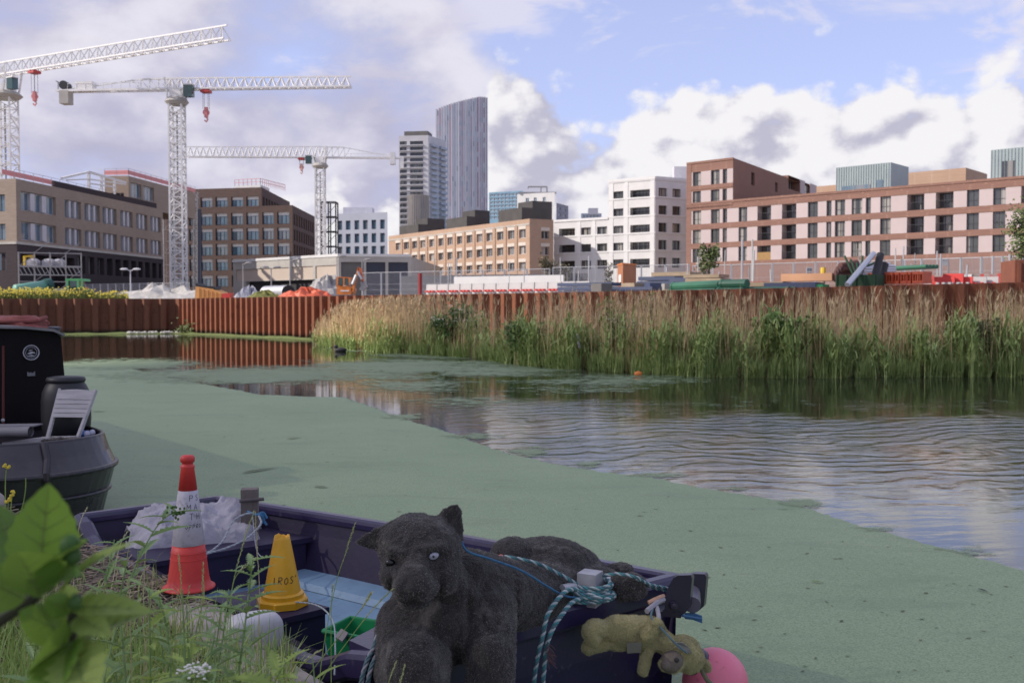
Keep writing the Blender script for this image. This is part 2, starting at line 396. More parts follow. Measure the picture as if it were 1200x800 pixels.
# --- thin broken film drifting farther out
m_film = bpy.data.materials.new('duckweed_film'); m_film.use_nodes = True; weed_nodes(m_film, True)
cover_blobs = [(620, 530, 45, 7, .75), (690, 545, 40, 6, .7), (770, 556, 50, 6, .75), (850, 572, 45, 6, .7), (940, 590, 50, 8, .75), (1030, 618, 50, 9, .7), (1130, 645, 60, 10, .75), (560, 512, 50, 8, .75), (480, 488, 50, 8, .8), (300, 440, 210, 13, 1.0), (470, 430, 150, 12, .98), (480, 452, 110, 11, .8), (150, 427, 130, 9, .95), (330, 436, 160, 11, .85), (430, 440, 170, 13, .8), (560, 432, 170, 15, .85), (540, 470, 120, 14, .62), (660, 455, 170, 13, .62), (720, 447, 190, 11, .68), (640, 512, 90, 16, .5), (880, 470, 150, 14, .5), (930, 449, 220, 6, .5), (1060, 540, 130, 16, .34), (1020, 580, 120, 14, .30), (760, 520, 120, 12, .28), (1130, 470, 90, 8, .42), (820, 545, 80, 9, .35), (1150, 610, 80, 16, .25), (800, 440, 300, 3.5, .75), (1000, 441, 260, 3.0, .7), (520, 417, 130, 5, .85), (440, 409, 70, 4, .9)]
nx, ny = 150, 90; V = []; cov = []
ys = np.linspace(400.0, 690, ny) ; ys = 403 + (np.linspace(0, 1, ny) ** 1.6) * 290
for j in range(ny):
    for i in range(nx):
        px = -20 + i * 1300 / (nx - 1); py = ys[j]; p = G(px, py); V.append((p.x, p.y, 0.008))
        c = 0.0
        for (bx, by, rx, ry, a) in cover_blobs: c = max(c, a * math.exp(-((px - bx) / rx) ** 2 - ((py - by) / ry) ** 2))
        c *= min(1, max(0, (px - 40) / 60.0)) if py < 422 else 1
        cov.append(c)
Fc = [(j * nx + i, (j + 1) * nx + i, (j + 1) * nx + i + 1, j * nx + i + 1) for j in range(ny - 1) for i in range(nx - 1)]
film = np_mesh('duckweed_film', V, Fc, m_film)
at = film.data.attributes.new('cover', 'FLOAT', 'POINT'); at.data.foreach_set('value', np.array(cov, np.float32))
tag(film, 'thin broken patches of duckweed drifting on the far open water', 'duckweed', kind='stuff')

# --- near bank: soil and mulch
m_mulch = mat('mulch', (0.20, 0.165, 0.135), (0.085, 0.07, 0.058), 22, 0.95, 0.9, 60, spec=0.15, dirt=((0.06, 0.075, 0.035), 2.2, 0.5, 0.62))
bank_edge = [(-26, 33.5), (-12, 17.0), (-6.9, 10.9), (-5.2, 8.95), (-4.1, 7.9), (-3.4, 7.2), (-2.46, 6.25), (-1.78, 5.48), (-1.10, 4.60), (-0.66, 3.98), (0.0, 3.2), (1.2, 1.8), (4, -1.5), (30, -30)]
def bank_z(x, y):
    z = 0.47 + 0.018 * ribbon_noise(x * 1.7 + y * 0.9, 1.0, 2.0) + 0.015 * ribbon_noise(x * 0.8 - y * 1.9, 1.3, 5.0)
    if 3.5 < y < 9: k = max(0, 1 - abs(edge_at(y) - x) / .9); z += .09 * k * min(1, max(0, (y - 4.5) / .8)) * min(1, (9 - y))
    return z
def edge_at(yq):
    for (x0, y0), (x1, y1) in zip(bank_edge[:-1], bank_edge[1:]):
        if y1 <= yq <= y0: k = (yq - y0) / (y1 - y0); return x0 + (x1 - x0) * k
    return -3
gv = []; gf = []; rows = []
yy = sorted(set([round(v, 3) for v in np.linspace(-30, 0, 8)] + [round(v, 3) for v in np.linspace(0, 12, 110)] + [round(v, 3) for v in np.linspace(12.5, 33.5, 14)]))
for y in yy:
    e = edge_at(y); off = [0, 0.0, .05, .12, .2, .3, .42, .55, .7, .85, 1.0, 1.2, 1.4, 1.65, 1.9, 2.2, 2.6, 3.0, 3.6, 4.5, 6, 9, 15, 40, 120]; r = []
    for k, o_ in enumerate(off):
        x = e - o_ + (0.02 * math.sin(y * 9) if k < 3 else 0); z = bank_z(x, y) - (0.05 if k == 1 else 0) - (0.03 if k == 2 else 0)
        if k == 0: z = -0.4
        r.append(len(gv)); gv.append((x, y, z))
    rows.append(r)
for r0, r1 in zip(rows[:-1], rows[1:]):
    for k in range(len(r0) - 1): gf.append((r0[k], r1[k], r1[k + 1], r0[k + 1]))
ground = np_mesh('ground', gv, gf, m_mulch, smooth=True); tag(ground, kind='structure')
# loose chips and dead stalks lying on it
def scatter_chips(n, name, m, lo, hi, region, label):
    V = []; Fc = []
    for i in range(n):
        px, py = region(); p = G(px, py, 0.5)
        if p.x > edge_at(min(max(p.y, -29), 33)) - 0.05: continue
        z = bank_z(p.x, p.y) + 0.004; a = rnd.uniform(0, PI); L = rnd.uniform(lo, hi); wd = rnd.uniform(.0025, .007)
        tl = rnd.uniform(-.25, .25); d = Vector((math.cos(a), math.sin(a), tl)) * L; s_ = Vector((-math.sin(a), math.cos(a), rnd.uniform(-.3, .3))) * wd
        o = len(V); c = Vector((p.x, p.y, z + abs(tl) * L)); V += [c - d - s_, c + d - s_, c + d + s_, c - d + s_, c - d + Vector((0, 0, wd)), c + d + Vector((0, 0, wd))]
        Fc += [(o, o + 1, o + 5, o + 4), (o + 3, o + 4, o + 5, o + 2), (o, o + 3, o + 2, o + 1)]
    ob = np_mesh(name, V, Fc, m); tag(ob, label, 'dead stalks', kind='stuff')
m_chip = mat('dry_stalk', (0.33, 0.26, 0.20), (0.12, 0.09, 0.07), 8, 0.9, isl=0.8)
scatter_chips(6500, 'dead_stalk_litter', m_chip, .012, .075, lambda: (rnd.uniform(-20, 360), rnd.uniform(600, 830)), 'grey brown dead stalks and chips littering the near bank')

# --- site ground behind the piling, and the hidden ground below the reeds
WALL = [(-260, 70.0, 2.70), (-40, 75.2, 2.76), (208, 80.0, 2.80), (365, 64.5, 2.82), (600, 53.8, 2.86), (900, 44.4, 2.95), (1200, 38.0, 3.06), (1480, 33.5, 3.12)]
wp = [(W(px, 360, d), zt) for px, d, zt in WALL]
SITE_Z = 2.6
m_site = mat('site_gravel', (0.34, 0.31, 0.27), (0.22, 0.20, 0.17), 0.8, 0.95, 0.3, 8)
poly = [(p.x, p.y + 0.5) for p, _ in wp] + [(900, 33), (2500, 300), (2500, 2600), (-2500, 2600), (-2500, 300), (-400, 79)]
mb = MB(); mb.add([(x, y, SITE_Z) for x, y in poly], [tuple(range(len(poly)))])
site = mb.build('site_ground', m_site); tag(site, kind='structure')
# muddy reed bed sloping up to the wall foot
bed_px = [(366, 404), (400, 409), (450, 413), (500, 416), (560, 420), (600, 427), (660, 432), (700, 433), (760, 438), (820, 441), (900, 442), (1000, 442), (1100, 441), (1200, 441), (1340, 446)]
bed = [G(x, y) for x, y in bed_px]
m_mud = mat('mud', (0.055, 0.05, 0.03), (0.03, 0.03, 0.02), 3, 0.9)
def wall_d(px):
    for (x0, d0, _), (x1, d1, _) in zip(WALL[:-1], WALL[1:]):
        if x0 <= px <= x1: k = (px - x0) / (x1 - x0); return 1 / ((1 - k) / d0 + k / d1)
    return 38
mb = MB()
for i in range(len(bed) - 1):
    a, c = bed[i], bed[i + 1]; pa = W(bed_px[i][0], 360, wall_d(bed_px[i][0])); pc = W(bed_px[i + 1][0], 360, wall_d(bed_px[i + 1][0]))
    a2 = Vector((a.x, a.y, -.05)); c2 = Vector((c.x, c.y, -.05)); pa = Vector((pa.x, pa.y - .35, .45)); pc = Vector((pc.x, pc.y - .35, .45))
    mb.add([a2, c2, pc, pa], [(0, 1, 2, 3)])
o = mb.build('reed_bed', m_mud); tag(o, kind='structure')
# strip of moss and grass at the foot of the left piling
m_moss = mat('moss_strip', (0.16, 0.20, 0.05), (0.10, 0.13, 0.04), 2, 0.95, 0.6, 20)
mb = MB(); prevq = None
for i in range(60):
    k = i / 59; px = -40 + k * 420; d = wall_d(max(-250, px)) - 0.25
    p = W(px, 360, d); q = p.xy; zt = 0.10 + 0.06 * abs(ribbon_noise(px, 0.05, 3.0))
    cur = [(q.x, q.y, zt), (q.x - .1, q.y - 1.3 - .25 * ribbon_noise(px, .04, 1), 0.012)]
    if prevq: mb.add([prevq[0], prevq[1], cur[1], cur[0]], [(0, 1, 2, 3)])
    prevq = cur
o = mb.build('moss_ledge', m_moss); tag(o, 'thin green ledge of moss along the foot of the rusty piling', 'moss', kind='stuff')
mb = MB()
for i in range(60):
    px = 148 + rnd.random() ** 1.3 * 64; p = W(px, 360, wall_d(px) - rnd.uniform(.5, 1.1)); r = rnd.uniform(.05, .16)
    mb.ell((p.x, p.y, .12), (r, r * .8, r * .8), 6)
o = mb.build('pale_litter', mat('pale_litter', (0.7, 0.68, 0.62), (0.5, 0.48, 0.42), 5, .8)); tag(o, 'white litter washed up at the foot of the dark piling', 'litter', kind='stuff')

# --- rusty sheet piling
def rust(name, c1, c2, dk):
    m = bpy.data.materials.new(name); m.use_nodes = True; t = NT(m.node_tree); b = t.n['Principled BSDF']
    g = t.new('ShaderNodeNewGeometry'); sp = t.new('ShaderNodeSeparateXYZ'); t.l.new(g.outputs['Position'], sp.inputs[0])
    st = t.noise(t.xyz(t.m('MULTIPLY', sp.outputs[0], 3.0), t.m('MULTIPLY', sp.outputs[1], 3.0), t.m('MULTIPLY', sp.outputs[2], 0.25)), 1.0, 6, 0.65)
    f = t.noise(g.outputs['Position'], 1.6, 7, 0.7)
    c = t.mix(t.lin(st, 0.3, 0.7), (*c1, 1), (*c2, 1)); c = t.mix(t.smooth(f, 0.5, 0.72, 0, 0.75), c, (*dk, 1))
    c = t.mix(t.smooth(t.m('ADD', sp.outputs[2], t.m('MULTIPLY', f, .5)), 0.75, 0.35), c, (0.035, 0.035, 0.02, 1))   # weed and damp below the tide line
    t.l.new(c, b.inputs['Base Color']); b.inputs['Roughness'].default_value = 0.85; b.inputs['Specular IOR Level'].default_value = 0.2
    return m
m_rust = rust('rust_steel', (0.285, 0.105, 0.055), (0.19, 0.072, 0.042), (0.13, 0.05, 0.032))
m_rust_shade = rust('shaded_rust_steel', (0.20, 0.085, 0.05), (0.13, 0.06, 0.04), (0.07, 0.037, 0.028))  # darker copy of the rust, shade of the left stretch put into its colour
def piling(pts, period, depth, name, m, label):
    base = Vector((pts[0][0].x, pts[0][0].y, 0))
    tt = thing(name, label, 'wall', base)
    # walk along the line
    path = []; acc = 0.0
    segs = []
    for (a, za), (c, zc) in zip(pts[:-1], pts[1:]): segs.append((a.xy, c.xy, za, zc))
    prof = [(0.0, 0), (0.30, 0), (0.44, 1), (0.86, 1), (1.0, 0)]
    for a, c, za, zc in segs:
        L = (c - a).length; d = (c - a) / L; nr = Vector((-d.y, d.x)); n = max(1, int(round(L / period)))
        for i in range(n):
            for f, o_ in prof[:-1]:
                s_ = (i + f) / n; q = a.lerp(c, s_) + nr * depth * o_; path.append((q, za + (zc - za) * s_))
    path.append((c + nr * 0.0, zc))
    mb = MB()
    for i in range(len(path) - 1):
        (a, za), (c, zc) = path[i], path[i + 1]
        mb.add([(a.x, a.y, -1), (c.x, c.y, -1), (c.x, c.y, zc), (a.x, a.y, za)], [(0, 1, 2, 3)])
    mb.build('sheet_pile', m, tt)
    mb = MB()
    for i in range(len(path) - 1):
        (a, za), (c, zc) = path[i], path[i + 1]; d = (c - a).normalized() * 0.02; nn = Vector((-d.y, d.x)) * 1.5
        mb.add([(a.x, a.y, za), (c.x, c.y, zc), (c.x + nn.x, c.y + nn.y, zc), (a.x + nn.x, a.y + nn.y, za)], [(0, 1, 2, 3)])
    mb.build('top_edge', m, tt)
    return tt
piling(wp[:3], 1.22, 0.42, 'sheet_pile_wall', m_rust_shade, 'dark shaded stretch of rusty corrugated sheet piling facing the narrowboat')
piling(wp[2:], 0.82, 0.40, 'sheet_pile_wall', m_rust, 'long sunlit rusty corrugated sheet piling running behind the reeds')

# --- unseen sun blocker added off to the left to shade the near water, the boats and the nearer reeds
m_shade_cloud = bpy.data.materials.new('shade_cloud_veil'); m_shade_cloud.use_nodes = True; t = NT(m_shade_cloud.node_tree); b = t.n['Principled BSDF']; b.inputs['Base Color'].default_value = (.8, .8, .82, 1); b.inputs['Roughness'].default_value = 1
tr = t.new('ShaderNodeBsdfTransparent'); mx = t.new('ShaderNodeMixShader'); mx.inputs[0].default_value = .60; t.l.new(tr.outputs[0], mx.inputs[1]); t.l.new(b.outputs[0], mx.inputs[2]); t.l.new(mx.outputs[0], t.n['Material Output'].inputs[0])
mb = MB(); cl = Vector((18, 18, 0)) + SUN * 330; mb.ell(cl, (41, 31, 7), 64)
vs = []
for p in mb.v:
    d = Vector(p) - cl; th = math.atan2(d.y, d.x); k = 1 + .07 * math.sin(3 * th + 1) + .06 * math.sin(7 * th) + .04 * math.sin(13 * th + 2); vs.append((cl.x + d.x * k, cl.y + d.y * k, p[2] + .8 * math.sin(d.x * .3) * math.cos(d.y * .35)))
mb.v = vs; shade_cloud = mb.build('shade_cloud', m_shade_cloud, at=cl, smooth=True); tag(shade_cloud, kind='structure')
# ================================================================== BUILDINGS
class Pl:
    """vertical facade plane through two measured points"""
    def __init__(s, a, b): s.A = Vector(a[:2]); s.B = Vector(b[:2]); s.d = (s.B - s.A).normalized(); s.n = Vector((s.d.y, -s.d.x)); s.L = (s.B - s.A).length
    def hit(s, px, py=300):
        r = W(px, py, 1.0).xy; M = Matrix(((s.d.x, -r.x), (s.d.y, -r.y))); k = M.inverted() @ (-s.A); return k[0], k[1]
    def u(s, px, py=300): return s.hit(px, py)[0]
    def z(s, px, py): return W(px, py, s.hit(px, py)[1]).z
    def at(s, u, o=0.0): return s.A + s.d * u + s.n * o
WIN = {}
def window_mesh(w, h, cols, rows, fw, mw, mf, mg, sill=0.0, proud=0.0, lintel=0.0, ml=None):
    k = (round(w, 2), round(h, 2), cols, rows, fw, mw, mf.name, mg.name, sill, proud, lintel)
    if k in WIN: return WIN[k]
    f = MB(); D = 0.08
    f.obox((0, 0, 0), (fw, 0, 0), (0, D, 0), (0, 0, h)); f.obox((w - fw, 0, 0), (fw, 0, 0), (0, D, 0), (0, 0, h))
    f.obox((fw, 0, 0), (w - 2 * fw, 0, 0), (0, D, 0), (0, 0, fw)); f.obox((fw, 0, h - fw - lintel), (w - 2 * fw, 0, 0), (0, D, 0), (0, 0, fw + lintel), 1 if lintel else 0)
    top = h - fw - lintel
    for i in range(1, cols):
        x = w * i / cols - mw / 2; f.obox((x, -proud, fw), (mw, 0, 0), (0, D + proud - .004, 0), (0, 0, top - fw))
    for j in range(1, rows):
        z = fw + (top - fw) * (0.36 if rows == 2 else j / rows) - fw / 2
        for i in range(cols):
            x0 = w * i / cols + (mw / 2 if i else fw); x1 = w * (i + 1) / cols - (mw / 2 if i < cols - 1 else fw)
            f.obox((x0, .006, z), (x1 - x0, 0, 0), (0, D - .012, 0), (0, 0, fw * .8))
    if sill: f.obox((-.05, -sill, -.07), (w + .1, 0, 0), (0, sill + D, 0), (0, 0, .068))
    g = MB(); g.add([(fw, D * .6, fw), (w - fw, D * .6, fw), (w - fw, D * .6, top), (fw, D * .6, top)], [(0, 1, 2, 3)])
    def mk(mb, nm, ms):
        me = bpy.data.meshes.new(nm); me.from_pydata([tuple(p) for p in mb.v], [], mb.f)
        for q in ms: me.materials.append(q)
        me.polygons.foreach_set('material_index', mb.m); me.update(); return me
    WIN[k] = (mk(f, 'window', [mf, ml or mf]), mk(g, 'pane', [mg]))
    return WIN[k]
def add_window(t, pl, op, inset):
    w = op['u1'] - op['u0']; h = op['z1'] - op['z0']
    fm, gm = window_mesh(w, h, op.get('cols', 2), op.get('rows', 1), op.get('fw', .07), op.get('mw', .07), op['mf'], op['mg'], op.get('sill', 0), op.get('proud', 0), op.get('lintel', 0), op.get('ml'))
    p = pl.at(op['u0'], -inset); M = Matrix.Translation((p.x, p.y, op['z0'])) @ Matrix.Rotation(math.atan2(pl.d.y, pl.d.x), 4, 'Z')
    o = bpy.data.objects.new(op.get('name', 'window'), fm); COL.objects.link(o); o.parent = t; L = WM[t].inverted() @ M
    o.location = L.to_translation(); o.rotation_euler = L.to_euler(); WM[o] = M
    g = bpy.data.objects.new('pane', gm); COL.objects.link(g); g.parent = o; WM[g] = M
    return o
def facade(mb, pl, u0, u1, z0, z1, ops, bands, rev=.28, mi_rev=None):
    us = sorted({u0, u1, *[o['u0'] for o in ops], *[o['u1'] for o in ops]}); zs = sorted({z0, z1, *[o['z0'] for o in ops], *[o['z1'] for o in ops], *[b_[0] for b_ in bands if z0 < b_[0] < z1]})
    us = [u for u in us if u0 - 1e-6 <= u <= u1 + 1e-6]; zs = [z for z in zs if z0 - 1e-6 <= z <= z1 + 1e-6]
    def mi_at(z):
        k = 0
        for zb, i in bands:
            if z >= zb: k = i
        return k
    for j in range(len(zs) - 1):
        za, zb = zs[j], zs[j + 1]; zm = (za + zb) / 2; run = None
        for i in range(len(us) - 1):
            um = (us[i] + us[i + 1]) / 2; hole = any(o['u0'] < um < o['u1'] and o['z0'] < zm < o['z1'] for o in ops)
            if hole:
                if run is not None: _q(mb, pl, run, us[i], za, zb, mi_at(zm)); run = None
            elif run is None: run = us[i]
        if run is not None: _q(mb, pl, run, us[-1], za, zb, mi_at(zm))
    for o in ops:
        r = o.get('rev', rev); a, c, za, zb = o['u0'], o['u1'], o['z0'], o['z1']; mi = mi_at((za + zb) / 2)
        P_ = lambda u, d, z: (*pl.at(u, -d), z)
        mb.add([P_(a, 0, za), P_(a, r, za), P_(a, r, zb), P_(a, 0, zb)], [(0, 1, 2, 3)], mi)
        mb.add([P_(c, 0, za), P_(c, 0, zb), P_(c, r, zb), P_(c, r, za)], [(0, 1, 2, 3)], mi)
        mb.add([P_(a, 0, za), P_(c, 0, za), P_(c, r, za), P_(a, r, za)], [(0, 1, 2, 3)], mi)
        mb.add([P_(a, 0, zb), P_(a, r, zb), P_(c, r, zb), P_(c, 0, zb)], [(0, 1, 2, 3)], mi)
        if o.get('solid'):
            mb.add([P_(a, r, za), P_(c, r, za), P_(c, r, zb), P_(a, r, zb)], [(0, 1, 2, 3)], o['solid'])
def _q(mb, pl, a, c, za, zb, mi):
    p, q = pl.at(a), pl.at(c); mb.add([(p.x, p.y, za), (q.x, q.y, za), (q.x, q.y, zb), (p.x, p.y, zb)], [(0, 1, 2, 3)], mi)
def building(t, foot, z0, z1, mats, edges, bands=((-99, 0),), rev=.28, roof_mi=0, name='wall', only=None, rest=0):
    mb = MB(); n = len(foot)
    for i in range(n):
        pl = Pl(foot[i], foot[(i + 1) % n]); ops = edges.get(i, []); facade(mb, pl, 0, pl.L, z0, z1, ops, bands if only is None or i in only else ((-99, rest),), rev)
        for o in ops:
            if not o.get('solid'): add_window(t, pl, o, o.get('rev', rev))
    mb.add([(x, y, z1) for x, y in foot], [tuple(range(n))], roof_mi)
    return mb.build(name, mats, t)
def xy(p): return (p.x, p.y)
def offset(p, d, k): return (p[0] + d.x * k, p[1] + d.y * k)
def grid_ops(pl, ccols, crows, ref_px, ref_y, **kw):
    """openings from measured column edges (at row ref_y) and row edges (at column ref_px)"""
    out = []
    for r in crows:
        za, zb = pl.z(ref_px, r[1]), pl.z(ref_px, r[0])
        for c in ccols:
            o = dict(u0=pl.u(c[0], ref_y), u1=pl.u(c[1], ref_y), z0=za, z1=zb); o.update(kw)
            if len(c) > 2: o.update(c[2])
            if len(r) > 2: o.update(r[2])
            out.append(o)
    return out
def rail(mb, pts, z, h=1.1, step=2.0, r=.03):
    for a, c in zip(pts[:-1], pts[1:]):
        a, c = Vector(a), Vector(c); n = max(1, int((c - a).length / step))
        for i in range(n + 1): q = a.lerp(c, i / n); mb.beam((q.x, q.y, z), (q.x, q.y, z + h), r * 1.6)
        for k in (.5, 1.0): mb.beam((a.x, a.y, z + h * k), (c.x, c.y, z + h * k), r * 1.6)

m_blackf = mat('black_frame', (0.025, 0.025, 0.03), (0.02, 0.02, 0.022), 3, .5)
m_lightf = mat('pale_metal', (0.62, 0.61, 0.64), (0.52, 0.51, 0.55), 1, .5)
m_whitef = mat('white_paint', (0.70, 0.69, 0.68), (0.62, 0.61, 0.60), 0.6, .6)
m_whitewall = mat('white_brick', (0.68, 0.665, 0.65), (0.58, 0.57, 0.56), 0.35, .85, 0.15, 6)
m_tan = brick('tan_brick', (0.315, 0.245, 0.195), (0.26, 0.20, 0.16), (0.34, 0.285, 0.24))
m_brown = brick('brown_brick', (0.125, 0.082, 0.07), (0.092, 0.062, 0.055), (0.14, 0.105, 0.09))
m_dkbrown = brick('dark_brown_brick', (0.055, 0.04, 0.045), (0.04, 0.03, 0.034), (0.06, 0.05, 0.052))
m_orange = brick('orange_brick', (0.455, 0.305, 0.215), (0.40, 0.262, 0.185), (0.48, 0.36, 0.28))
m_red = brick('red_brick', (0.265, 0.145, 0.113), (0.22, 0.12, 0.095), (0.33, 0.20, 0.15))
m_pink = mat('pink_render', (0.50, 0.415, 0.405), (0.45, 0.37, 0.365), 0.3, .9)
m_zinc = mat('zinc_cladding', (0.29, 0.35, 0.36), (0.24, 0.295, 0.31), 0.5, .45, metal=0.0)
m_zincdk = mat('dark_zinc', (0.10, 0.13, 0.15), (0.08, 0.105, 0.12), 0.5, .5)
m_dark = mat('dark_recess', (0.028, 0.027, 0.03), (0.018, 0.017, 0.02), 1.0, .7)
m_grey = mat('grey_panel', (0.14, 0.13, 0.125), (0.11, 0.105, 0.10), 0.5, .8)
m_conc = mat('concrete', (0.46, 0.43, 0.39), (0.36, 0.34, 0.31), 0.5, .9, 0.2, 6)
m_beige = mat('beige_panel', (0.52, 0.43, 0.36), (0.46, 0.38, 0.31), 0.25, .9)
m_navy = mat('navy_shutter', (0.03, 0.035, 0.06), (0.022, 0.025, 0.045), 0.5, .5)
g_dark = glass('dark_glass', (0.022, 0.024, 0.026), (0.30, 0.28, 0.26))
g_blue = glass('blue_glass', (0.05, 0.085, 0.115), (0.24, 0.26, 0.28), .05, 1.0)
g_warm = glass('curtained_glass', (0.03, 0.032, 0.032), (0.42, 0.39, 0.35))
m_pinknet = mat('pink_net', (0.70, 0.22, 0.22), (0.60, 0.30, 0.30), 2, .8)
m_steel = mat('galvanised', (0.50, 0.50, 0.52), (0.38, 0.38, 0.40), 2, .45, metal=.35)
m_scaf = mat('scaffold_tube', (0.36, 0.34, 0.34), (0.25, 0.24, 0.24), 2, .5, metal=.3)
m_plank = mat('scaffold_plank', (0.42, 0.30, 0.18), (0.30, 0.21, 0.13), 2, .9, isl=.6)

# --- left: tan brick block over a dark brown base
C0 = W(19.5, 280, 141); R0 = W(191, 280, 186); L0 = Vector((C0.x - 26 * .95, C0.y + 26 * .31, 0)); inw = Vector((-1, .12)).normalized()
t = thing('brick_office', 'tan brick office block with dark brown base behind the yellow flowers', 'building', (C0.x, C0.y, SITE_Z))
plR = Pl(C0, R0); plL = Pl(L0, C0); zt = plR.z(20, 209.5); zsplit = plR.z(20, 283)
cw = dict(cols=3, mw=1.05, fw=.09, mf=m_blackf, mg=g_blue, rev=.45, proud=.0)
grp = [(24.5, 65.5), (76, 95), (99.2, 117), (120.3, 136.6), (141, 155.3), (159.4, 172.6), (176, 188.2)]
m_fin = mat('fin_metal', (0.50, 0.48, 0.50), (0.42, 0.40, 0.43), 1, .5)
opsR = []
for i, (a, c) in enumerate(grp):
    for (y0, y1) in ((227.5, 249.3), (262, 283)):
        u0, u1 = plR.u(a, 255), plR.u(c, 255); opsR.append(dict(u0=u0, u1=u1, z0=plR.z(45, y1), z1=plR.z(45, y0), cols=3, fw=.12, mw=max(.5, (u1 - u0) * .12), mf=m_fin, mg=g_blue, rev=.5, proud=.42))
gx = [(91, 100), (103, 110.5), (114, 122), (125, 132), (135, 141.5), (144.2, 150.5), (153.2, 159.3), (162, 167), (170, 175.5), (178.3, 183.3), (186, 189)]
opsR += grid_ops(plR, gx, [(300, 320.5)], 95, 310, cols=2, fw=.09, mw=.08, mf=m_blackf, mg=g_dark, rev=.7)
opsR += grid_ops(plR, [(25, 87, dict(solid=3))], [(299, 348)], 45, 310, rev=3.0)
opsL = []
uL = plL.L
for k in range(4):
    for (y0, y1) in ((227.5, 247.5), (262, 281), (296, 317)):
        opsL.append(dict(u0=uL - 4.2 - k * 4.6 , u1=uL - 2.0 - k * 4.6, z0=plL.z(10, y1), z1=plL.z(10, y0), cols=2, fw=.09, mw=.08, mf=m_blackf, mg=g_blue, rev=.45))
foot = [xy(L0), xy(C0), xy(R0), (R0.x + inw.x * 26, R0.y + inw.y * 26)]
building(t, foot, SITE_Z, zt, [m_tan, m_dkbrown, m_tan, m_dark], {0: opsL, 1: opsR}, ((-99, 1), (zsplit, 0)))
mb = MB(); pl = plR
mb.obox((*pl.at(-.02, .10), zsplit - .35), (*(pl.d * (pl.L + .04)), 0), (*(-pl.n * .35), 0), (0, 0, .35)); mb.obox((*plL.at(-.02, .10), zsplit - .35), (*(plL.d * (plL.L + .0)), 0), (*(-plL.n * .35), 0), (0, 0, .35))
mb.build('string_course', m_conc, t)
mb = MB(); mb.obox((*pl.at(pl.u(68, 213), -.6), zt), (*(pl.d * (pl.u(187, 245) - pl.u(68, 213))), 0), (*(-pl.n * .4), 0), (0, 0, 1.05)); mb.build('roof_parapet', m_dkbrown, t)
# roof storey at the far end
fa = pl.at(pl.u(150, 225) , -7.0); k = W(150.5, 215, 178); fa = Vector((k.x, k.y)); fb = fa + pl.d * 28; fc = fb + Vector(inw) * 10; fd = fa + Vector(inw) * 4.5
zr = W(150.5, 206, 178).z; plP = Pl(fa, fb); plP0 = Pl(fd, fa)
opsP = grid_ops(plP, [(153, 165.5), (168, 180.5)], [(214, 231)], 155, 222, cols=3, fw=.1, mw=.35, mf=m_fin, mg=g_blue, rev=.4)
opsP0 = [dict(u0=1.0, u1=3.6, z0=zt + .4, z1=zr - 3.0, solid=1, rev=2.0)]
mbn = building(t, [xy(fd), xy(fa), xy(fb), xy(fc)], zt, zr, [m_tan, m_dark], {1: opsP, 0: opsP0}, name='roof_storey')
mb = MB()
def wb(p, q, d1, d2, w_): mb.beam(W(*p, d1), W(*q, d2), w_)
wb((72, 209), (104, 201.5), 156, 166, .34); wb((104, 201.5), (147, 214), 166, 177, .34); wb((104, 201.5), (104, 224), 166, 166, .4); wb((119, 206), (119, 226), 169, 169, .36); wb((134, 210.5), (134, 232), 173, 173, .36)
wb((78, 211), (104, 210), 157, 166, .22); wb((104, 210), (147, 216), 166, 177, .22); wb((104, 215), (134, 219), 166, 173, .22); wb((116, 228), (131, 231), 168, 172, .5)
mb.build('roof_steelwork', m_whitef, t)
mb = MB(); zz = W(60, 204, 150).z
a = pl.at(pl.u(30, 205), -3); rail(mb, [(*pl.at(2, -1.5), 0), (*pl.at(30, -1.5), 0), (*pl.at(44.5, -1.5), 0)], zt, 1.6, 2.2, .028); rail(mb, [(fd.x, fd.y, 0), (fa.x, fa.y, 0), (fb.x, fb.y, 0)], zr, 1.3, 2.0, .028)
mb.build('guard_rail', m_scaf, t)
mb = MB()
a, c = pl.at(6, -6), pl.at(30, -6); zz = zt + 1.5
mb.slab([(a.x, a.y, zz), (c.x, c.y, zz), (c.x, c.y, zz + .75), (a.x, a.y, zz + .75)], (.05, .02, 0)); mb.slab([(fa.x, fa.y, zr + .25), (fb.x, fb.y, zr + .25), (fb.x, fb.y, zr + 1.0), (fa.x, fa.y, zr + 1.0)], (-.05, .02, 0))
mb.slab([(fd.x, fd.y, zr + .25), (fa.x, fa.y, zr + .25), (fa.x, fa.y, zr + 1.0), (fd.x, fd.y, zr + 1.0)], (.0, .05, 0))
mb.build('safety_netting', m_pinknet, t)

# --- brown brick block with white lintels
t = thing('brown_brick_block', 'dark brown brick block with white window lintels behind the white crane mast', 'building', (*W(192, 300, 258).xy, SITE_Z))
A = W(191.5, 300, 262); B = W(343, 300, 254); B2 = W(369, 300, 286); plF = Pl(A, B)
Ahi = W(307, 300, plF.hit(307, 230)[1]); plS = Pl(B, B2)
zlo = plF.z(343, 240.3); zhi = plF.z(250, 221)
bc = [(198, 206.5), (214, 220), (221.5, 230), (234.8, 248.8), (252.4, 266.4), (270.8, 284.7), (288.6, 303), (307.4, 320.6), (324.8, 339)]
rows_ = [(249.6, 263.6), (267.6, 281.6), (285.5, 299.2), (303.2, 317), (322.5, 336)]
kw = dict(cols=3, rows=1, fw=.14, mw=.13, mf=m_blackf, mg=g_blue, rev=.5, lintel=.62, ml=m_whitef, sill=.12)
lo = grid_ops(plF, bc, rows_, 270, 270, **kw)
hi = grid_ops(plF, bc[:7], [(230.7, 244.5)], 270, 237, **kw)
sd = []
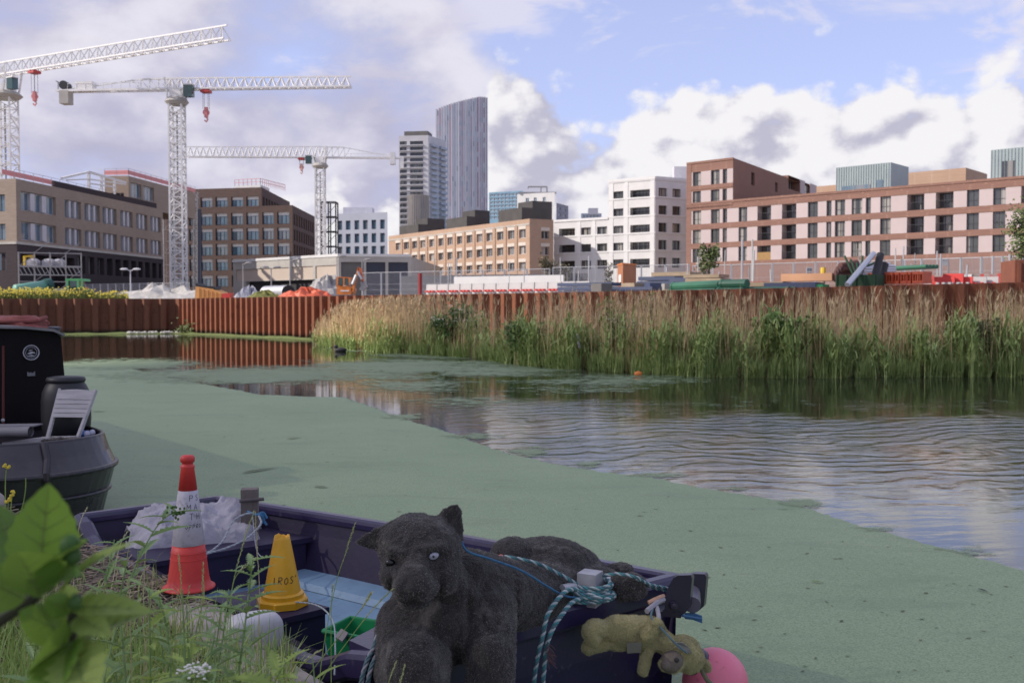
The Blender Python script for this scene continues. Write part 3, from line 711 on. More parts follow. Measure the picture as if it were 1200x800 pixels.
for k in range(11):
    for (y0, y1) in ((250, 263.5), (268.3, 281.6), (286, 299)):
        sd.append(dict(u0=1.6 + k * 3.3, u1=1.6 + k * 3.3 + 2.0, z0=plS.z(344, y1), z1=plS.z(344, y0), cols=2, fw=.12, mw=.1, mf=m_blackf, mg=g_dark, rev=.45, lintel=.62, ml=m_whitef))
bk = Vector((-.12, 1)).normalized()
dS = plS.d
building(t, [xy(A), xy(B), xy(B2), offset(xy(A), dS, plS.L)], SITE_Z, zlo, [m_brown], {0: lo, 1: sd})
plSh = Pl(Ahi, Ahi + Vector((*(dS * 36), 0)))
sdh = [dict(u0=1.5 + k * 3.3, u1=3.5 + k * 3.3, z0=plSh.z(309, 244), z1=plSh.z(309, 231), cols=2, fw=.12, mw=.1, mf=m_blackf, mg=g_dark, rev=.45, lintel=.62, ml=m_whitef) for k in range(10)]
building(t, [xy(A), xy(Ahi), offset(xy(Ahi), dS, 36), offset(xy(A), dS, 36)], zlo, zhi, [m_brown], {0: hi, 1: sdh}, name='upper_storey')
mb = MB(); a, c = W(275, 215, 275), W(305, 215, 272); mb.slab([(a.x, a.y, zhi), (c.x, c.y, zhi), (c.x, c.y, zhi + 2.6), (a.x, a.y, zhi + 2.6)], (.5, 8, 0)); mb.build('plant_room', m_whitewall, t)
mb = MB(); rail(mb, [(a.x, a.y, 0), (c.x, c.y, 0), (c.x + 3.5, c.y + 14, 0)], zhi + 2.6, 1.7, 1.2, .07); mb.build('guard_rail', m_pinknet, t)
# scaffolding and hoist at its left end
def lattice(mb, p, q, w_, n, th, dg=None, h=None, side=None):
    """square lattice from p to q"""
    p, q = Vector(p), Vector(q); d = (q - p); t_ = d.normalized(); up = Vector((0, 0, 1)) if abs(t_.z) < .9 else Vector((0, 1, 0))
    if side is not None: up = Vector(side)
    a = t_.cross(up).normalized(); b_ = a.cross(t_).normalized(); h = h or w_; dg = dg or th * .6
    cs = [(-.5, -.5), (.5, -.5), (.5, .5), (-.5, .5)]
    pt = lambda s_, k: p + d * s_ + a * w_ * cs[k][0] + b_ * h * cs[k][1]
    for k in range(4): mb.beam(pt(0, k), pt(1, k), th)
    for i in range(n):
        for k in range(4):
            k2 = (k + 1) % 4; e = (k, k2) if i % 2 else (k2, k)
            mb.beam(pt(i / n, e[0]), pt((i + 1) / n, e[1]), dg); mb.beam(pt(i / n, k), pt(i / n, k2), dg)
def scaffold(name, label, p0, dx, dy, nx_, nz, sx_, sz_, group=None, planks=True):
    tt = thing(name, label, 'scaffold', p0, group); p0 = Vector(p0); mb = MB(); dx, dy = Vector(dx), Vector(dy)
    for i in range(nx_ + 1):
        for j in (0, 1):
            q = p0 + dx * i * sx_ + dy * j; mb.beam(q, q + Vector((0, 0, nz * sz_ + 1)), .10)
    for k in range(nz + 1):
        z = Vector((0, 0, (k + .5) * sz_ if k < nz else nz * sz_ + .9))
        for j in (0, 1): mb.beam(p0 + dy * j + z, p0 + dx * nx_ * sx_ + dy * j + z, .09)
        for i in range(nx_ + 1): mb.beam(p0 + dx * i * sx_ + z, p0 + dx * i * sx_ + dy + z, .08)
        for i in range(nx_):
            if (i + k) % 2 == 0: mb.beam(p0 + dx * i * sx_ + z, p0 + dx * (i + 1) * sx_ + z + Vector((0, 0, sz_ * .8)), .07)
    mb.build('tube_frame', m_scaf, tt)
    if planks:
        mb = MB()
        for k in range(nz):
            z = Vector((0, 0, (k + .5) * sz_ + .06)); mb.obox(p0 + z + dy * .05, dx * nx_ * sx_, dy * .9, (0, 0, .06))
        mb.build('deck', m_plank, tt)
    return tt
p = W(193, 345, 250); scaffold('facade_scaffold', 'brown tube scaffold up the left end of the brown block', (p.x, p.y, SITE_Z), (1, 0, 0), (0, 1.4, 0), 3, 9, 1.9, 2.9)
tt = thing('hoist_mast', 'slim grey hoist mast beside the white crane on the brown block', 'hoist', (*W(229.5, 340, 250).xy, SITE_Z)); mb = MB(); lattice(mb, WM[tt].translation, W(229.5, 225, 250), 1.0, 26, .2, .13); mb.build('lattice_mast', m_scaf, tt)
p = W(231.5, 300, 249.5); mb = MB(); mb.obox((p.x, p.y, SITE_Z), (.8, 0, 0), (0, .8, 0), (0, 0, 24)); mb.build('cable_trunk', mat('hoist_dark', (.05, .06, .09), (.04, .045, .07), 1, .6), tt)

# --- low pale shed in front of it
t = thing('pale_shed', 'long low beige panel shed with dark shutters behind the excavator', 'building', (*W(397, 320, 165).xy, SITE_Z))
A = W(273, 320, 187); B = W(396.5, 320, 165); C = W(482, 320, 166.5); plA = Pl(A, B); plB = Pl(B, C)
zs_ = plA.z(396, 300.5)
o1 = [dict(u0=plA.u(a, 310), u1=plA.u(c, 310), z0=SITE_Z + .3, z1=plA.z(340, 314.5), solid=1, rev=.25) for a, c in ((275, 339), (341.5, 366), (369.5, 394.5))]
o1 = [dict(u0=plA.u(a, 312), u1=plA.u(c, 312), z0=plA.z(340, 327.5), z1=plA.z(340, 313), solid=1, rev=.18) for a, c in ((276, 338.5), (341.5, 366.5), (369.5, 394))]
o1 += [dict(u0=plA.u(288, 330), u1=plA.u(393, 330), z0=SITE_Z + .2, z1=plA.z(340, 328.3), solid=3, rev=.8)]
o2 = [dict(u0=plB.u(a, 312), u1=plB.u(c, 312), z0=SITE_Z + .3, z1=plB.z(430, 307), solid=s_, rev=.3) for a, c, s_ in ((399.5, 426, 2), (429, 451.5, 4), (455, 478, 4))]
building(t, [xy(A), xy(B), xy(C), (C.x + 2, C.y + 40), (A.x + 2, A.y + 40)], SITE_Z, zs_, [m_conc, m_beige, m_grey, m_dark, m_navy], {0: o1, 1: o2})
mb = MB(); mb.obox((*plA.at(-.1, .12), zs_ - .0), (*(plA.d * (plA.L + .1)), 0), (*(-plA.n * .5), 0), (0, 0, .45)); mb.obox((*plB.at(0, .12), zs_), (*(plB.d * plB.L), 0), (*(-plB.n * .5), 0), (0, 0, .45)); mb.build('roof_edge', m_whitewall, t)

# --- blue grey block far behind
def far_block(name, label, px0, px1, d0, d1, ytop, cols, rows, m, mg, dep=25, ref=None, cat='building', wkw=None, mats2=None, pyr=None):
    A = W(px0, ytop, d0); B = W(px1, ytop, d1); t = thing(name, label, cat, (A.x, A.y, SITE_Z)); pl = Pl(A, B); ref = ref or (px0 + px1) / 2
    ops = grid_ops(pl, cols, rows, ref, pyr or (rows[0][0] if rows else 300), **(wkw or dict(cols=1, fw=.12, mw=.1, mf=m_blackf, mg=mg, rev=.4)))
    bk = Vector((-pl.d.y, pl.d.x)) * dep
    building(t, [xy(A), xy(B), (B.x * 1.09, B.y * 1.09), (A.x * 1.09, A.y * 1.09)], SITE_Z, pl.z(ref, ytop), [m], {0: ops})
    return t, pl
m_bluegrey = mat('blue_grey_panel', (0.47, 0.49, 0.56), (0.42, 0.44, 0.51), 0.2, .8)
t, pl = far_block('pale_blue_block', 'pale blue grey block with a grid of tall windows behind the shed', 395, 454, 305, 300, 249.5, [(395.6, 400.8), (405, 410.6), (415.2, 420.8), (425.2, 430.8), (435.2, 440.6), (445.3, 450.8)], [(258, 268.8), (273.6, 284.4), (288.5, 298.4)], m_bluegrey, g_blue)
mb = MB(); p = W(403, 247, 308); mb.box((p.x + 4, p.y + 4, p.z), (9, 5, 2.4)); mb.build('plant_box', m_lightf, t)

# --- orange brick block
t = thing('orange_brick_block', 'long orange brick block of flats with black boxes on its roof', 'building', (*W(620, 300, 184).xy, SITE_Z))
A = W(455.5, 300, 229); B = W(620.7, 300, 184); C = W(648.5, 300, 186.5); plA = Pl(A, B); plB = Pl(B, C); zt = plA.z(620, 256.3)
cc = [(95, 117), (133, 156), (172, 195), (210, 233), (252, 275), (295, 318), (337, 361), (382, 406), (427, 454), (474, 501), (520, 548), (570, 599), (621, 651), (673, 704)]
cc = [(440 + a / 4, 440 + c / 4) for a, c in cc]
kw = dict(cols=2, rows=1, fw=.09, mw=.09, mf=m_lightf, mg=g_warm, rev=.35)
o1 = grid_ops(plA, cc, [(268.7, 278.8)], 612, 272, **kw) + grid_ops(plA, cc[1:], [(288, 297.7), (307.2, 317.2)], 612, 300, **kw)
o2 = grid_ops(plB, [(634.5, 643.5)], [(270.5, 279.8), (289, 298.8), (308.5, 318.5)], 638, 295, **kw)
bk = Vector((-plB.d.y, plB.d.x))
building(t, [xy(A), xy(B), xy(C), (C.x - 20, C.y + 48), (A.x + 6, A.y + 18)], SITE_Z, zt, [m_orange], {0: o1, 1: o2})
m_cream = mat('cream_stone', (.62, .55, .48), (.54, .47, .41), .8, .9)
for o in o1 + o2:
    pl = plA if o in o1 else plB; u0, u1 = o['u0'], o['u1']; mb = MB(); mb.obox((*pl.at(u0 - .12, .05), o['z1'] + .02), (*(pl.d * (u1 - u0 + .24)), 0), (*(-pl.n * .1), 0), (0, 0, .62)); mb.build('lintel', m_cream, t)
mb = MB()
us = [plA.u((a[1] + b_[0]) / 2, 290) for a, b_ in zip(cc[:-1], cc[1:])]
for u in us: mb.obox((*plA.at(u - .3, .14), SITE_Z), (*(plA.d * .6), 0), (*(-plA.n * .2), 0), (0, 0, plA.z(612, 263) - SITE_Z))
mb.build('brick_piers', m_orange, t)
mb = MB(); zc = plA.z(612, 264.5); mb.obox((*plA.at(-.1, .1), zc), (*(plA.d * (plA.L + .1)), 0), (*(-plA.n * .3), 0), (0, 0, .32)); mb.build('string_course', m_conc, t)
mb = MB()
for (x0, x1, x2, yt, dd, q) in ((468, 490, 521, 260, 222, 16), (523, 547, 574, 250.5, 207, 15), (584, 611.5, 647, 240, 196, 12)):
    a, b_, c = W(x0, yt, dd + 7), W(x1, yt, dd), W(x2, yt, dd + 3); z1 = W(x1, yt, dd).z
    mb.prism([(a.x, a.y), (b_.x, b_.y), (c.x, c.y), (c.x + a.x - b_.x, c.y + a.y - b_.y)], zt - .05, z1 - 0.5)
    e = b_.lerp(c, .35); mb.prism([(e.x, e.y), (c.x, c.y), (c.x + (a.x - b_.x) * .6, c.y + (a.y - b_.y) * .6), (e.x + (a.x - b_.x) * .6, e.y + (a.y - b_.y) * .6)], z1 - .5, z1 + .9)
mb.build('roof_box', mat('black_roof_box', (.075, .07, .068), (.05, .047, .046), .5, .8), t)

# --- white block
t = thing('white_block', 'white brick block of flats stepping up beside the red brick block', 'building', (*W(767, 300, 181).xy, SITE_Z))
A = W(649, 300, 193); Bm = W(713, 300, 187); B = W(767.5, 300, 181); C = W(805, 300, 184.5); plA = Pl(A, B); plB = Pl(B, C); zl = plA.z(680, 257); zh = plA.z(767, 207.5)
um = plA.u(713, 250); Bm = plA.at(um)
f = lambda a, c: (620 + a / 4, 620 + c / 4)
kw = dict(cols=2, fw=.1, mw=.1, mf=m_blackf, mg=g_warm, rev=.4); kb = dict(cols=3, fw=.08, mw=.07, mf=m_blackf, mg=g_dark, rev=1.2)
low = [(*f(140, 215), kb), (*f(243, 290), kw), (*f(318, 366), kw)]; hi = [(*f(393, 442), kw), (*f(474, 566), kb)]
rl = [(170 + 372 / 4, 170 + 415 / 4), (170 + 453 / 4, 170 + 496 / 4), (170 + 532 / 4, 170 + 574 / 4)]
rh = [(170 + 208 / 4, 170 + 250 / 4), (170 + 290 / 4, 170 + 332 / 4)] + rl
o1 = grid_ops(plA, low + hi, rl, 755, 285)
o1h = [dict(o, u0=o['u0'] - um, u1=o['u1'] - um) for o in grid_ops(plA, hi, rh[:2], 755, 235)]
rside = [(170 + 201 / 4, 170 + 248 / 4), (170 + 283 / 4, 170 + 330 / 4), (170 + 364 / 4, 170 + 412 / 4), (170 + 445 / 4, 170 + 492 / 4), (170 + 527 / 4, 170 + 573 / 4)]
side_cols = [(*f(607, 647), kw), (*f(672, 711), kw)]
oS = grid_ops(plB, side_cols, rside, 777, 260)
dep = Vector((-plA.d.y, plA.d.x)); dB = Vector((C.x - B.x, C.y - B.y))
zl2 = zl
lowpart = [o for o in o1]
oSl = [o for o in oS if o['z1'] < zl]; oSh = [o for o in oS if o['z0'] >= zl]
strad = [o for o in oS if not (o['z1'] < zl or o['z0'] >= zl)]
D3 = (C.x - plA.d.x * 40 + dep.x * 14, C.y - plA.d.y * 40 + dep.y * 14)
zcut = zl
if strad: zcut = min(o['z0'] for o in strad) - .1
oSl = [o for o in oS if o['z1'] <= zcut]; oSh = [o for o in oS if o['z0'] >= zcut]
building(t, [xy(A), xy(Bm), offset(xy(Bm), dep, 16), offset(xy(A), dep, 16)], SITE_Z, zl, [m_whitewall], {0: [o for o in o1 if o['u1'] < um]}, name='lower_wing')
o1t = [dict(o, u0=o['u0'] - um, u1=o['u1'] - um) for o in o1 if o['u0'] > um] + o1h
building(t, [xy(Bm), xy(B), xy(C), offset(xy(Bm), dep, 22)], SITE_Z, zh, [m_whitewall], {0: o1t, 1: oS}, name='tall_wing')
mb = MB()
def band(pl, u0, u1, z, h_, o_=.1): mb.obox((*pl.at(u0, o_), z), (*(pl.d * (u1 - u0)), 0), (*(-pl.n * (o_ + .1)), 0), (0, 0, h_))
for y in (280, 300.5): band(plA, 0, um, plA.z(755, y - .2) + .9, .3)
for y in (218, 238.5, 259.5, 280, 300.5): band(plA, um + .05, plA.L, plA.z(755, y - .2) + .9, .3, .104); band(plB, 0.02, plB.L, plA.z(755, y - .2) + .9, .3, .104)
band(plA, um, plA.L, zh - .35, .5, .15); band(plB, 0, plB.L, zh - .35, .5, .15); band(plA, 0, um - .05, zl - .3, .45, .15)
for px in (678.5, 696): mb.obox((*plA.at(plA.u(px, 290) - .35, .07), SITE_Z), (*(plA.d * .7), 0), (*(-plA.n * .1), 0), (0, 0, zl - SITE_Z - .4))
for px in (716.5, 733.8, 764.6): mb.obox((*plA.at(plA.u(px, 260) - .4, .07), SITE_Z), (*(plA.d * .8), 0), (*(-plA.n * .1), 0), (0, 0, zh - SITE_Z - .5))
mb.build('white_bands', m_whitef, t)
for o in o1 + o1h:
    if o.get('cols') == 3:
        mb = MB()
        off = um if o in o1h else 0
        for k in range(12):
            u = o['u0'] + off + (o['u1'] - o['u0']) * (k + .5) / 12; p = plA.at(u, -.1); mb.beam((p.x, p.y, o['z0']), (p.x, p.y, o['z0'] + 1.05), .05)
        a, c = plA.at(o['u0'] + off, -.1), plA.at(o['u1'] + off, -.1); mb.beam((a.x, a.y, o['z0'] + 1.08), (c.x, c.y, o['z0'] + 1.08), .07); mb.build('balcony_rail', m_blackf, t)
mb = MB(); p = W(797, 204, 190); mb.box((p.x, p.y, p.z), (2.6, 2.0, 2.6)); mb.build('roof_vent', m_lightf, t)

# --- red brick and pink panel block
t = thing('red_brick_block', 'long red brick block with pale pink panels and zinc boxes on its roof', 'building', (*W(805, 300, 163).xy, SITE_Z))
A = W(804.7, 280, 162.9); B = W(1260, 280, 1 / (.006369 + 4.144e-6 * (1260 - 859))); pl = Pl(A, B); zlow = pl.z(1000, 224.5); zlow = (pl.z(870, 233) + pl.z(1190, 207.5)) / 2; zhi = pl.z(859, 184.8)
f7 = lambda a, c: (620 + a / 4, 620 + c / 4); f8 = lambda a, c: (900 + a / 4, 900 + c / 4)
kw = dict(cols=2, rows=2, fw=.07, mw=.07, mf=m_blackf, mg=g_warm, rev=.3); kn = dict(kw, cols=1); kb = dict(cols=3, rows=1, fw=.05, mw=.06, mf=m_blackf, mg=g_dark, rev=1.5, name='balcony_door')
colsA = [(*f7(767, 806), kw), (*f7(852, 893), kw), (*f7(907, 928), kn)]
colsB = [(*f7(982, 1022), kw), (*f7(1070, 1134), kb), (*f8(65, 132), kb), (*f8(186, 233), kw), (*f8(273, 297), kn), (*f8(313, 361), kw), (*f8(391, 441), kw), (*f8(457, 481), kn), (*f8(525, 575), kw), (*f8(651, 731), kb), (*f8(785, 868), kb), (*f8(930, 988), kw), (*f8(1053, 1112), kw), (1196, 1212, kb), (1226, 1240, kw)]
rowsB = [(150 + 330 / 4, 150 + 417 / 4 - 1), (150 + 432 / 4, 150 + 507 / 4), (150 + 530 / 4, 150 + 605 / 4)]
# rows measured at px ~ 963 (third bay)
rowsB = [(236.8, 254.2), (261.3, 278.6), (285.3, 302.6)]
oB = grid_ops(pl, colsA + colsB, rowsB, 951, 270)
oA = grid_ops(pl, colsA, [(170 + 127 / 4, 170 + 192 / 4), (170 + 217 / 4, 170 + 281 / 4)], 815, 215)
uu = pl.u(859, 210)
dep = Vector((-pl.d.y, pl.d.x))
bands = [(-99, 0)]
zr = [(oo['z0'], oo['z1']) for oo in oB[:3 * 18:18]]
zrows = sorted({(round(o['z0'], 3), round(o['z1'], 3)) for o in oB}); zrowsA = sorted({(round(o['z0'], 3), round(o['z1'], 3)) for o in oA})
bl = [(-99, 1)]
for za, zb in zrows: bl += [(za, 0), (zb, 1)]
building(t, [xy(A), xy(B), offset(xy(B), dep, 18), offset(xy(A), dep, 18)], SITE_Z, zlow, [m_pink, m_red], {0: oB}, bl, only=(0,), rest=1, roof_mi=1)
bh = [(-99, 1)]
for za, zb in zrowsA: bh += [(za, 0), (zb, 1)]
E = pl.at(uu); Er = W(958, 195, 198); 
plU = Pl(E, Er)
oU = [dict(u0=plU.u(924, 212), u1=plU.u(937.5, 212), z0=plU.z(930, 223), z1=plU.z(930, 207.5), **kb), dict(u0=plU.u(943.5, 212), u1=plU.u(949, 212), z0=plU.z(930, 224), z1=plU.z(930, 209), **kn)]
oU += [dict(u0=plU.u(880.5, 205), u1=plU.u(884.5, 205), z0=plU.z(882, 217), z1=plU.z(882, 202), **kn), dict(u0=plU.u(908.5, 215), u1=plU.u(911.5, 215), z0=plU.z(910, 225), z1=plU.z(910, 214), **kn)]
building(t, [xy(A), xy(E), xy(Er), (A.x + Er.x - E.x, A.y + Er.y - E.y)], zlow, zhi, [m_pink, m_red], {0: oA, 1: oU}, bh, name='upper_storeys', only=(0,), rest=1, roof_mi=1)
mb = MB(); u0, u1 = plU.u(937.7, 212), plU.u(957, 212); mb.obox((*plU.at(u0, .05), plU.z(930, 223.5)), (*(plU.d * (plU.u(943.2, 212) - u0)), 0), (*(-plU.n * .1), 0), (0, 0, plU.z(930, 207.5) - plU.z(930, 223.5))); u2 = plU.u(949.3, 212); mb.obox((*plU.at(u2, .05), plU.z(930, 223.5)), (*(plU.d * (u1 - u2)), 0), (*(-plU.n * .1), 0), (0, 0, plU.z(930, 207.5) - plU.z(930, 223.5))); mb.build('pink_panel', m_pink, t)
mb = MB()
for za, zb in zrows[:-1] + [zrows[-1]]:
    z = zb; h_ = .62; mb.obox((*pl.at(-.06, .06), z + .02), (*(pl.d * (pl.L + .1)), 0), (*(-pl.n * .16), 0), (0, 0, h_))
mb.obox((*pl.at(-.06, .06), zrows[0][0] - .64), (*(pl.d * (pl.L + .1)), 0), (*(-pl.n * .16), 0), (0, 0, .62))
for za, zb in zrowsA: mb.obox((*pl.at(-.06, .06), za - .64), (*(pl.d * (uu + .1)), 0), (*(-pl.n * .16), 0), (0, 0, .62))
mb.obox((*pl.at(-.06, .10), zlow - .3), (*(pl.d * (pl.L + .1)), 0), (*(-pl.n * .3), 0), (0, 0, .34)); mb.obox((*pl.at(-.05, .10), zhi - .3), (*(pl.d * (uu + .1)), 0), (*(-pl.n * .3), 0), (0, 0, .34))
# brick piers between panels at the left corner
mb.obox((*pl.at(-.05, .055), SITE_Z), (*(pl.d * .9), 0), (*(-pl.n * .1), 0), (0, 0, zhi - SITE_Z))
mb.build('brick_bands', m_red, t)
for o in oB:
    if o.get('name') == 'balcony_door':
        mb = MB()
        for k in range(14):
            p = pl.at(o['u0'] + (o['u1'] - o['u0']) * (k + .5) / 14, -.08); mb.beam((p.x, p.y, o['z0']), (p.x, p.y, o['z0'] + 1.05), .035)
        a, c = pl.at(o['u0'], -.08), pl.at(o['u1'], -.08); mb.beam((a.x, a.y, o['z0'] + 1.08), (c.x, c.y, o['z0'] + 1.08), .06); mb.build('balcony_rail', m_blackf, t)
o = [q for q in oB if q.get('name') == 'balcony_door'][-1]
mb = MB(); q = [x for x in oB if x.get('name') == 'balcony_door' and abs(x['u0'] - pl.u(620 + 1070 / 4, 270)) < .1][0]
lowq = min((x for x in oB if x.get('name') == 'balcony_door' and abs(x['u0'] - q['u0']) < .1), key=lambda x: x['z0'])
a, c = pl.at(lowq['u0'], -.04), pl.at(lowq['u1'], -.04); mb.slab([(a.x, a.y, lowq['z0']), (c.x, c.y, lowq['z0']), (c.x, c.y, lowq['z0'] + 1.2), (a.x, a.y, lowq['z0'] + 1.2)], (*(-pl.n * .03), 0)); mb.build('balcony_screen', mat('reed_screen', (.36, .22, .09), (.28, .17, .07), 3, .9), t)
# roof pieces
def roofbox(px0, px1, px2, ytop, d0, nm, mm, ops=(), dpx=6):
    a = W(px0, ytop, d0); k = pl.d; b_ = pl.A; up_ = Pl(a, (a.x + k.x * 50, a.y + k.y * 50)); c = up_.at(up_.u(px1, ytop)); e_pl = Pl(c, (c.x + dep.x * 50 + 0, c.y + dep.y * 50)); 
    e = e_pl.at(e_pl.u(px2, ytop)) if px2 else c + dep * 8
    poly = [(a.x, a.y), (c.x, c.y), (e.x, e.y), (a.x + e.x - c.x, a.y + e.y - c.y)]
    mb = MB(); mb.prism(poly, zlow - .02, a.z); mb.build(nm, mm, t); 
    return up_, a.z, poly
u1_, z1_, po = roofbox(980, 1044, 1065, 196.5, 152, 'zinc_box', m_zinc)
mb = MB(); L = u1_.u(1044, 200)
for k in range(22): p = u1_.at(L * k / 22 + .1, .04); mb.beam((p.x, p.y, zlow), (p.x, p.y, z1_ - .05), .07)
mb.build('standing_seams', m_zinc, t)
mb = MB(); a, c = u1_.at(u1_.u(986, 217), .06), u1_.at(u1_.u(1020, 213), .06); mb.slab([(a.x, a.y, zlow + .1), (c.x, c.y, zlow + .1), (c.x, c.y, zlow + 1.4), (a.x, a.y, zlow + 1.4)], (*(-u1_.n * .05), 0)); a, c = u1_.at(u1_.u(1027.5, 214), .06), u1_.at(u1_.u(1035, 213), .06); mb.slab([(a.x, a.y, zlow + .1), (c.x, c.y, zlow + .1), (c.x, c.y, zlow + 1.9), (a.x, a.y, zlow + 1.9)], (*(-u1_.n * .05), 0)); mb.build('window', [g_blue], t)
u2_, z2_, po = roofbox(1161.5, 1290, None, 176, 137.5, 'zinc_box', m_zinc)
mb = MB(); L = u2_.u(1285, 180)
for k in range(30): p = u2_.at(L * k / 30 + .1, .04); mb.beam((p.x, p.y, zlow), (p.x, p.y, z2_ - .05), .07)
mb.build('standing_seams', m_zinc, t)
mb = MB(); a, c = u2_.at(u2_.u(1174, 198), .06), u2_.at(u2_.u(1190, 198), .06); mb.slab([(a.x, a.y, zlow + .2), (c.x, c.y, zlow + .2), (c.x, c.y, zlow + 3.0), (a.x, a.y, zlow + 3.0)], (*(-u2_.n * .05), 0)); mb.build('window', [g_dark], t)
roofbox(1065, 1132, 1157, 202.5, 165, 'brick_roof_wall', m_orange); roofbox(957, 981, None, 218.5, 165, 'brick_roof_wall', m_orange)

# --- towers behind
m_tower = mat('tower_glass', (0.30, 0.34, 0.42), (0.20, 0.25, 0.34), 0.15, .12, spec=.7)
def curved_tower():
    d = 620; A = W(511.5, 200, d); B = W(571, 200, d + 8); t = thing('glass_tower', 'tall curved glass tower with purple and pink vertical stripes', 'tower', (*W(542, 300, d + 15).xy, SITE_Z))
    n = 22; pts = []
    a, c = A.xy, B.xy; dv = (c - a); nr = Vector((dv.y, -dv.x)).normalized()
    for i in range(n + 1):
        s_ = i / n; pts.append(a + dv * s_ + nr * (4.0 * (1 - (2 * s_ - 1) ** 2)))
    pts_b = [p for p in reversed(pts)]
    def topz(s_): return W(511 + 62 * s_, 128.5 - 17.0 * min(1, s_ / .85) ** .85, d).z
    cols_ = [(.68, .68, .72), (.55, .38, .45), (.54, .60, .67), (.68, .73, .77), (.55, .43, .50), (.48, .56, .63), (.62, .68, .73), (.52, .46, .53), (.38, .45, .53), (.36, .24, .31)]
    ms = [mat('tower_stripe_%d' % i, c_, tuple(v * .8 for v in c_), .12, .25) for i, c_ in enumerate(cols_)]
    ms_names = None
    mb = MB(); fh = 3.1
    pat = [0, 4, 2, 3, 5, 1, 3, 2, 6, 5, 4, 3, 0, 2, 7, 6, 5, 9, 4, 8, 9, 8]
    for i in range(n):
        p, q = pts[i], pts[i + 1]; z = SITE_Z; za, zb = topz(i / n), topz((i + 1) / n); r2 = random.Random(i)
        while z < min(za, zb) - fh:
            k = pat[i]
            if r2.random() < .2: k = 8 if r2.random() < .6 else 2
            mb.add([(p.x, p.y, z), (q.x, q.y, z), (q.x, q.y, z + fh), (p.x, p.y, z + fh)], [(0, 1, 2, 3)], k); z += fh
        mb.add([(p.x, p.y, z), (q.x, q.y, z), (q.x, q.y, zb), (p.x, p.y, za)], [(0, 1, 2, 3)], pat[i])
    m0 = len(pts); back = [a + dv * .85 - nr * 26, a + dv * .15 - nr * 26]
    e = pts[-1]; f_ = pts[0]; zA, zB = topz(0), topz(1)
    mb.add([(e.x, e.y, SITE_Z), (*back[0], SITE_Z), (*back[0], zB), (e.x, e.y, zB)], [(0, 1, 2, 3)], 9); mb.add([(*back[1], SITE_Z), (f_.x, f_.y, SITE_Z), (f_.x, f_.y, zA), (*back[1], zA)], [(0, 1, 2, 3)], 8)
    mb.add([(p.x, p.y, topz(i / n)) for i, p in enumerate(pts)] + [(*back[0], zB), (*back[1], zA)], [tuple(range(m0 + 2))], 8)
    mb.build('curtain_wall', ms, t)
    mb = MB()
    for i in range(0, n + 1, 1):
        p = pts[i] + nr * .2; mb.beam((p.x, p.y, SITE_Z), (p.x, p.y, topz(i / n) + .3), .45 if i % 3 else .8)
    mb.build('facade_fin', mat('tower_fin', (.58, .56, .61), (.50, .48, .54), .2, .5), t)
curved_tower()
# balcony tower
d = 470; t = thing('balcony_tower', 'pale tower of stacked dark balconies left of the curved glass tower', 'tower', (*W(500, 300, d).xy, SITE_Z))
A, B, C = W(467.5, 200, d + 2), W(502, 200, d), W(522.5, 200, d + 16); plA, plB = Pl(A, B), Pl(B, C); zt = plA.z(500, 158.5)
m_tw = mat('tower_concrete', (.52, .51, .53), (.45, .44, .47), .2, .8)
o1 = []
for k in range(17):
    y0 = 165 + k * 6.65
    for a, c in ((468.5, 476.8), (480.5, 496)): o1.append(dict(u0=plA.u(a, 220), u1=plA.u(c, 220), z0=plA.z(500, y0 + 4.9), z1=plA.z(500, y0), cols=2, fw=.12, mw=.12, mf=m_blackf, mg=g_dark, rev=1.0))
building(t, [xy(A), xy(B), xy(C), (A.x + C.x - B.x, A.y + C.y - B.y)], SITE_Z, zt, [m_tw], {0: o1})
mb = MB()
for k in range(18):
    z = plA.z(500, 171 + k * 6.65)
    for i in range(2):
        u = plB.L * (.08 + .5 * i); p = plB.at(u, 1.4); mb.obox((*plB.at(u, 1.5), z), (*(plB.d * plB.L * .36), 0), (*(-plB.n * 1.45), 0), (0, 0, 1.15))
mb.build('balcony', mat('tower_balcony', (.34, .37, .44), (.28, .31, .38), .4, .5), t)
mb = MB(); p = plA.at(2.4, 0); mb.obox((*plA.at(2.6, .0), zt), (*(plA.d * (plA.L - 2.8)), 0), (*(-plA.n * 9), 0), (0, 0, 2.0)); mb.build('roof_storey', m_grey, t)
mb = MB()
for k in range(18): z = plA.z(500, 170.2 + k * 6.65); mb.obox((*plA.at(.3, .8), z), (*(plA.d * (plA.L - 2.6)), 0), (*(-plA.n * .79), 0), (0, 0, .35))
mb.build('floor_slabs', m_tw, t)
# round concrete core in front of it
t = thing('round_tower', 'squat round grey brown tower in front of the balcony tower', 'tower', (*W(490, 260, 330).xy, SITE_Z)); r = Rp(12.2, 330); p = W(490, 229, 330)
mb = MB(); mb.lathe([(r, SITE_Z), (r, p.z), (r * .96, p.z), (r * .96, p.z - .8)], 36, (p.x, p.y, 0)); mb.build('drum', mat('drum_clad', (.30, .26, .24), (.20, .175, .165), 2.0, .8, stretch=(1, 1, .15)), t)
mb = MB()
for k in range(36): a = 2 * PI * k / 36; mb.beam((p.x + (r + .05) * math.cos(a), p.y + (r + .05) * math.sin(a), SITE_Z), (p.x + (r + .05) * math.cos(a), p.y + (r + .05) * math.sin(a), p.z), .22)
mb.build('vertical_rib', m_conc, t)
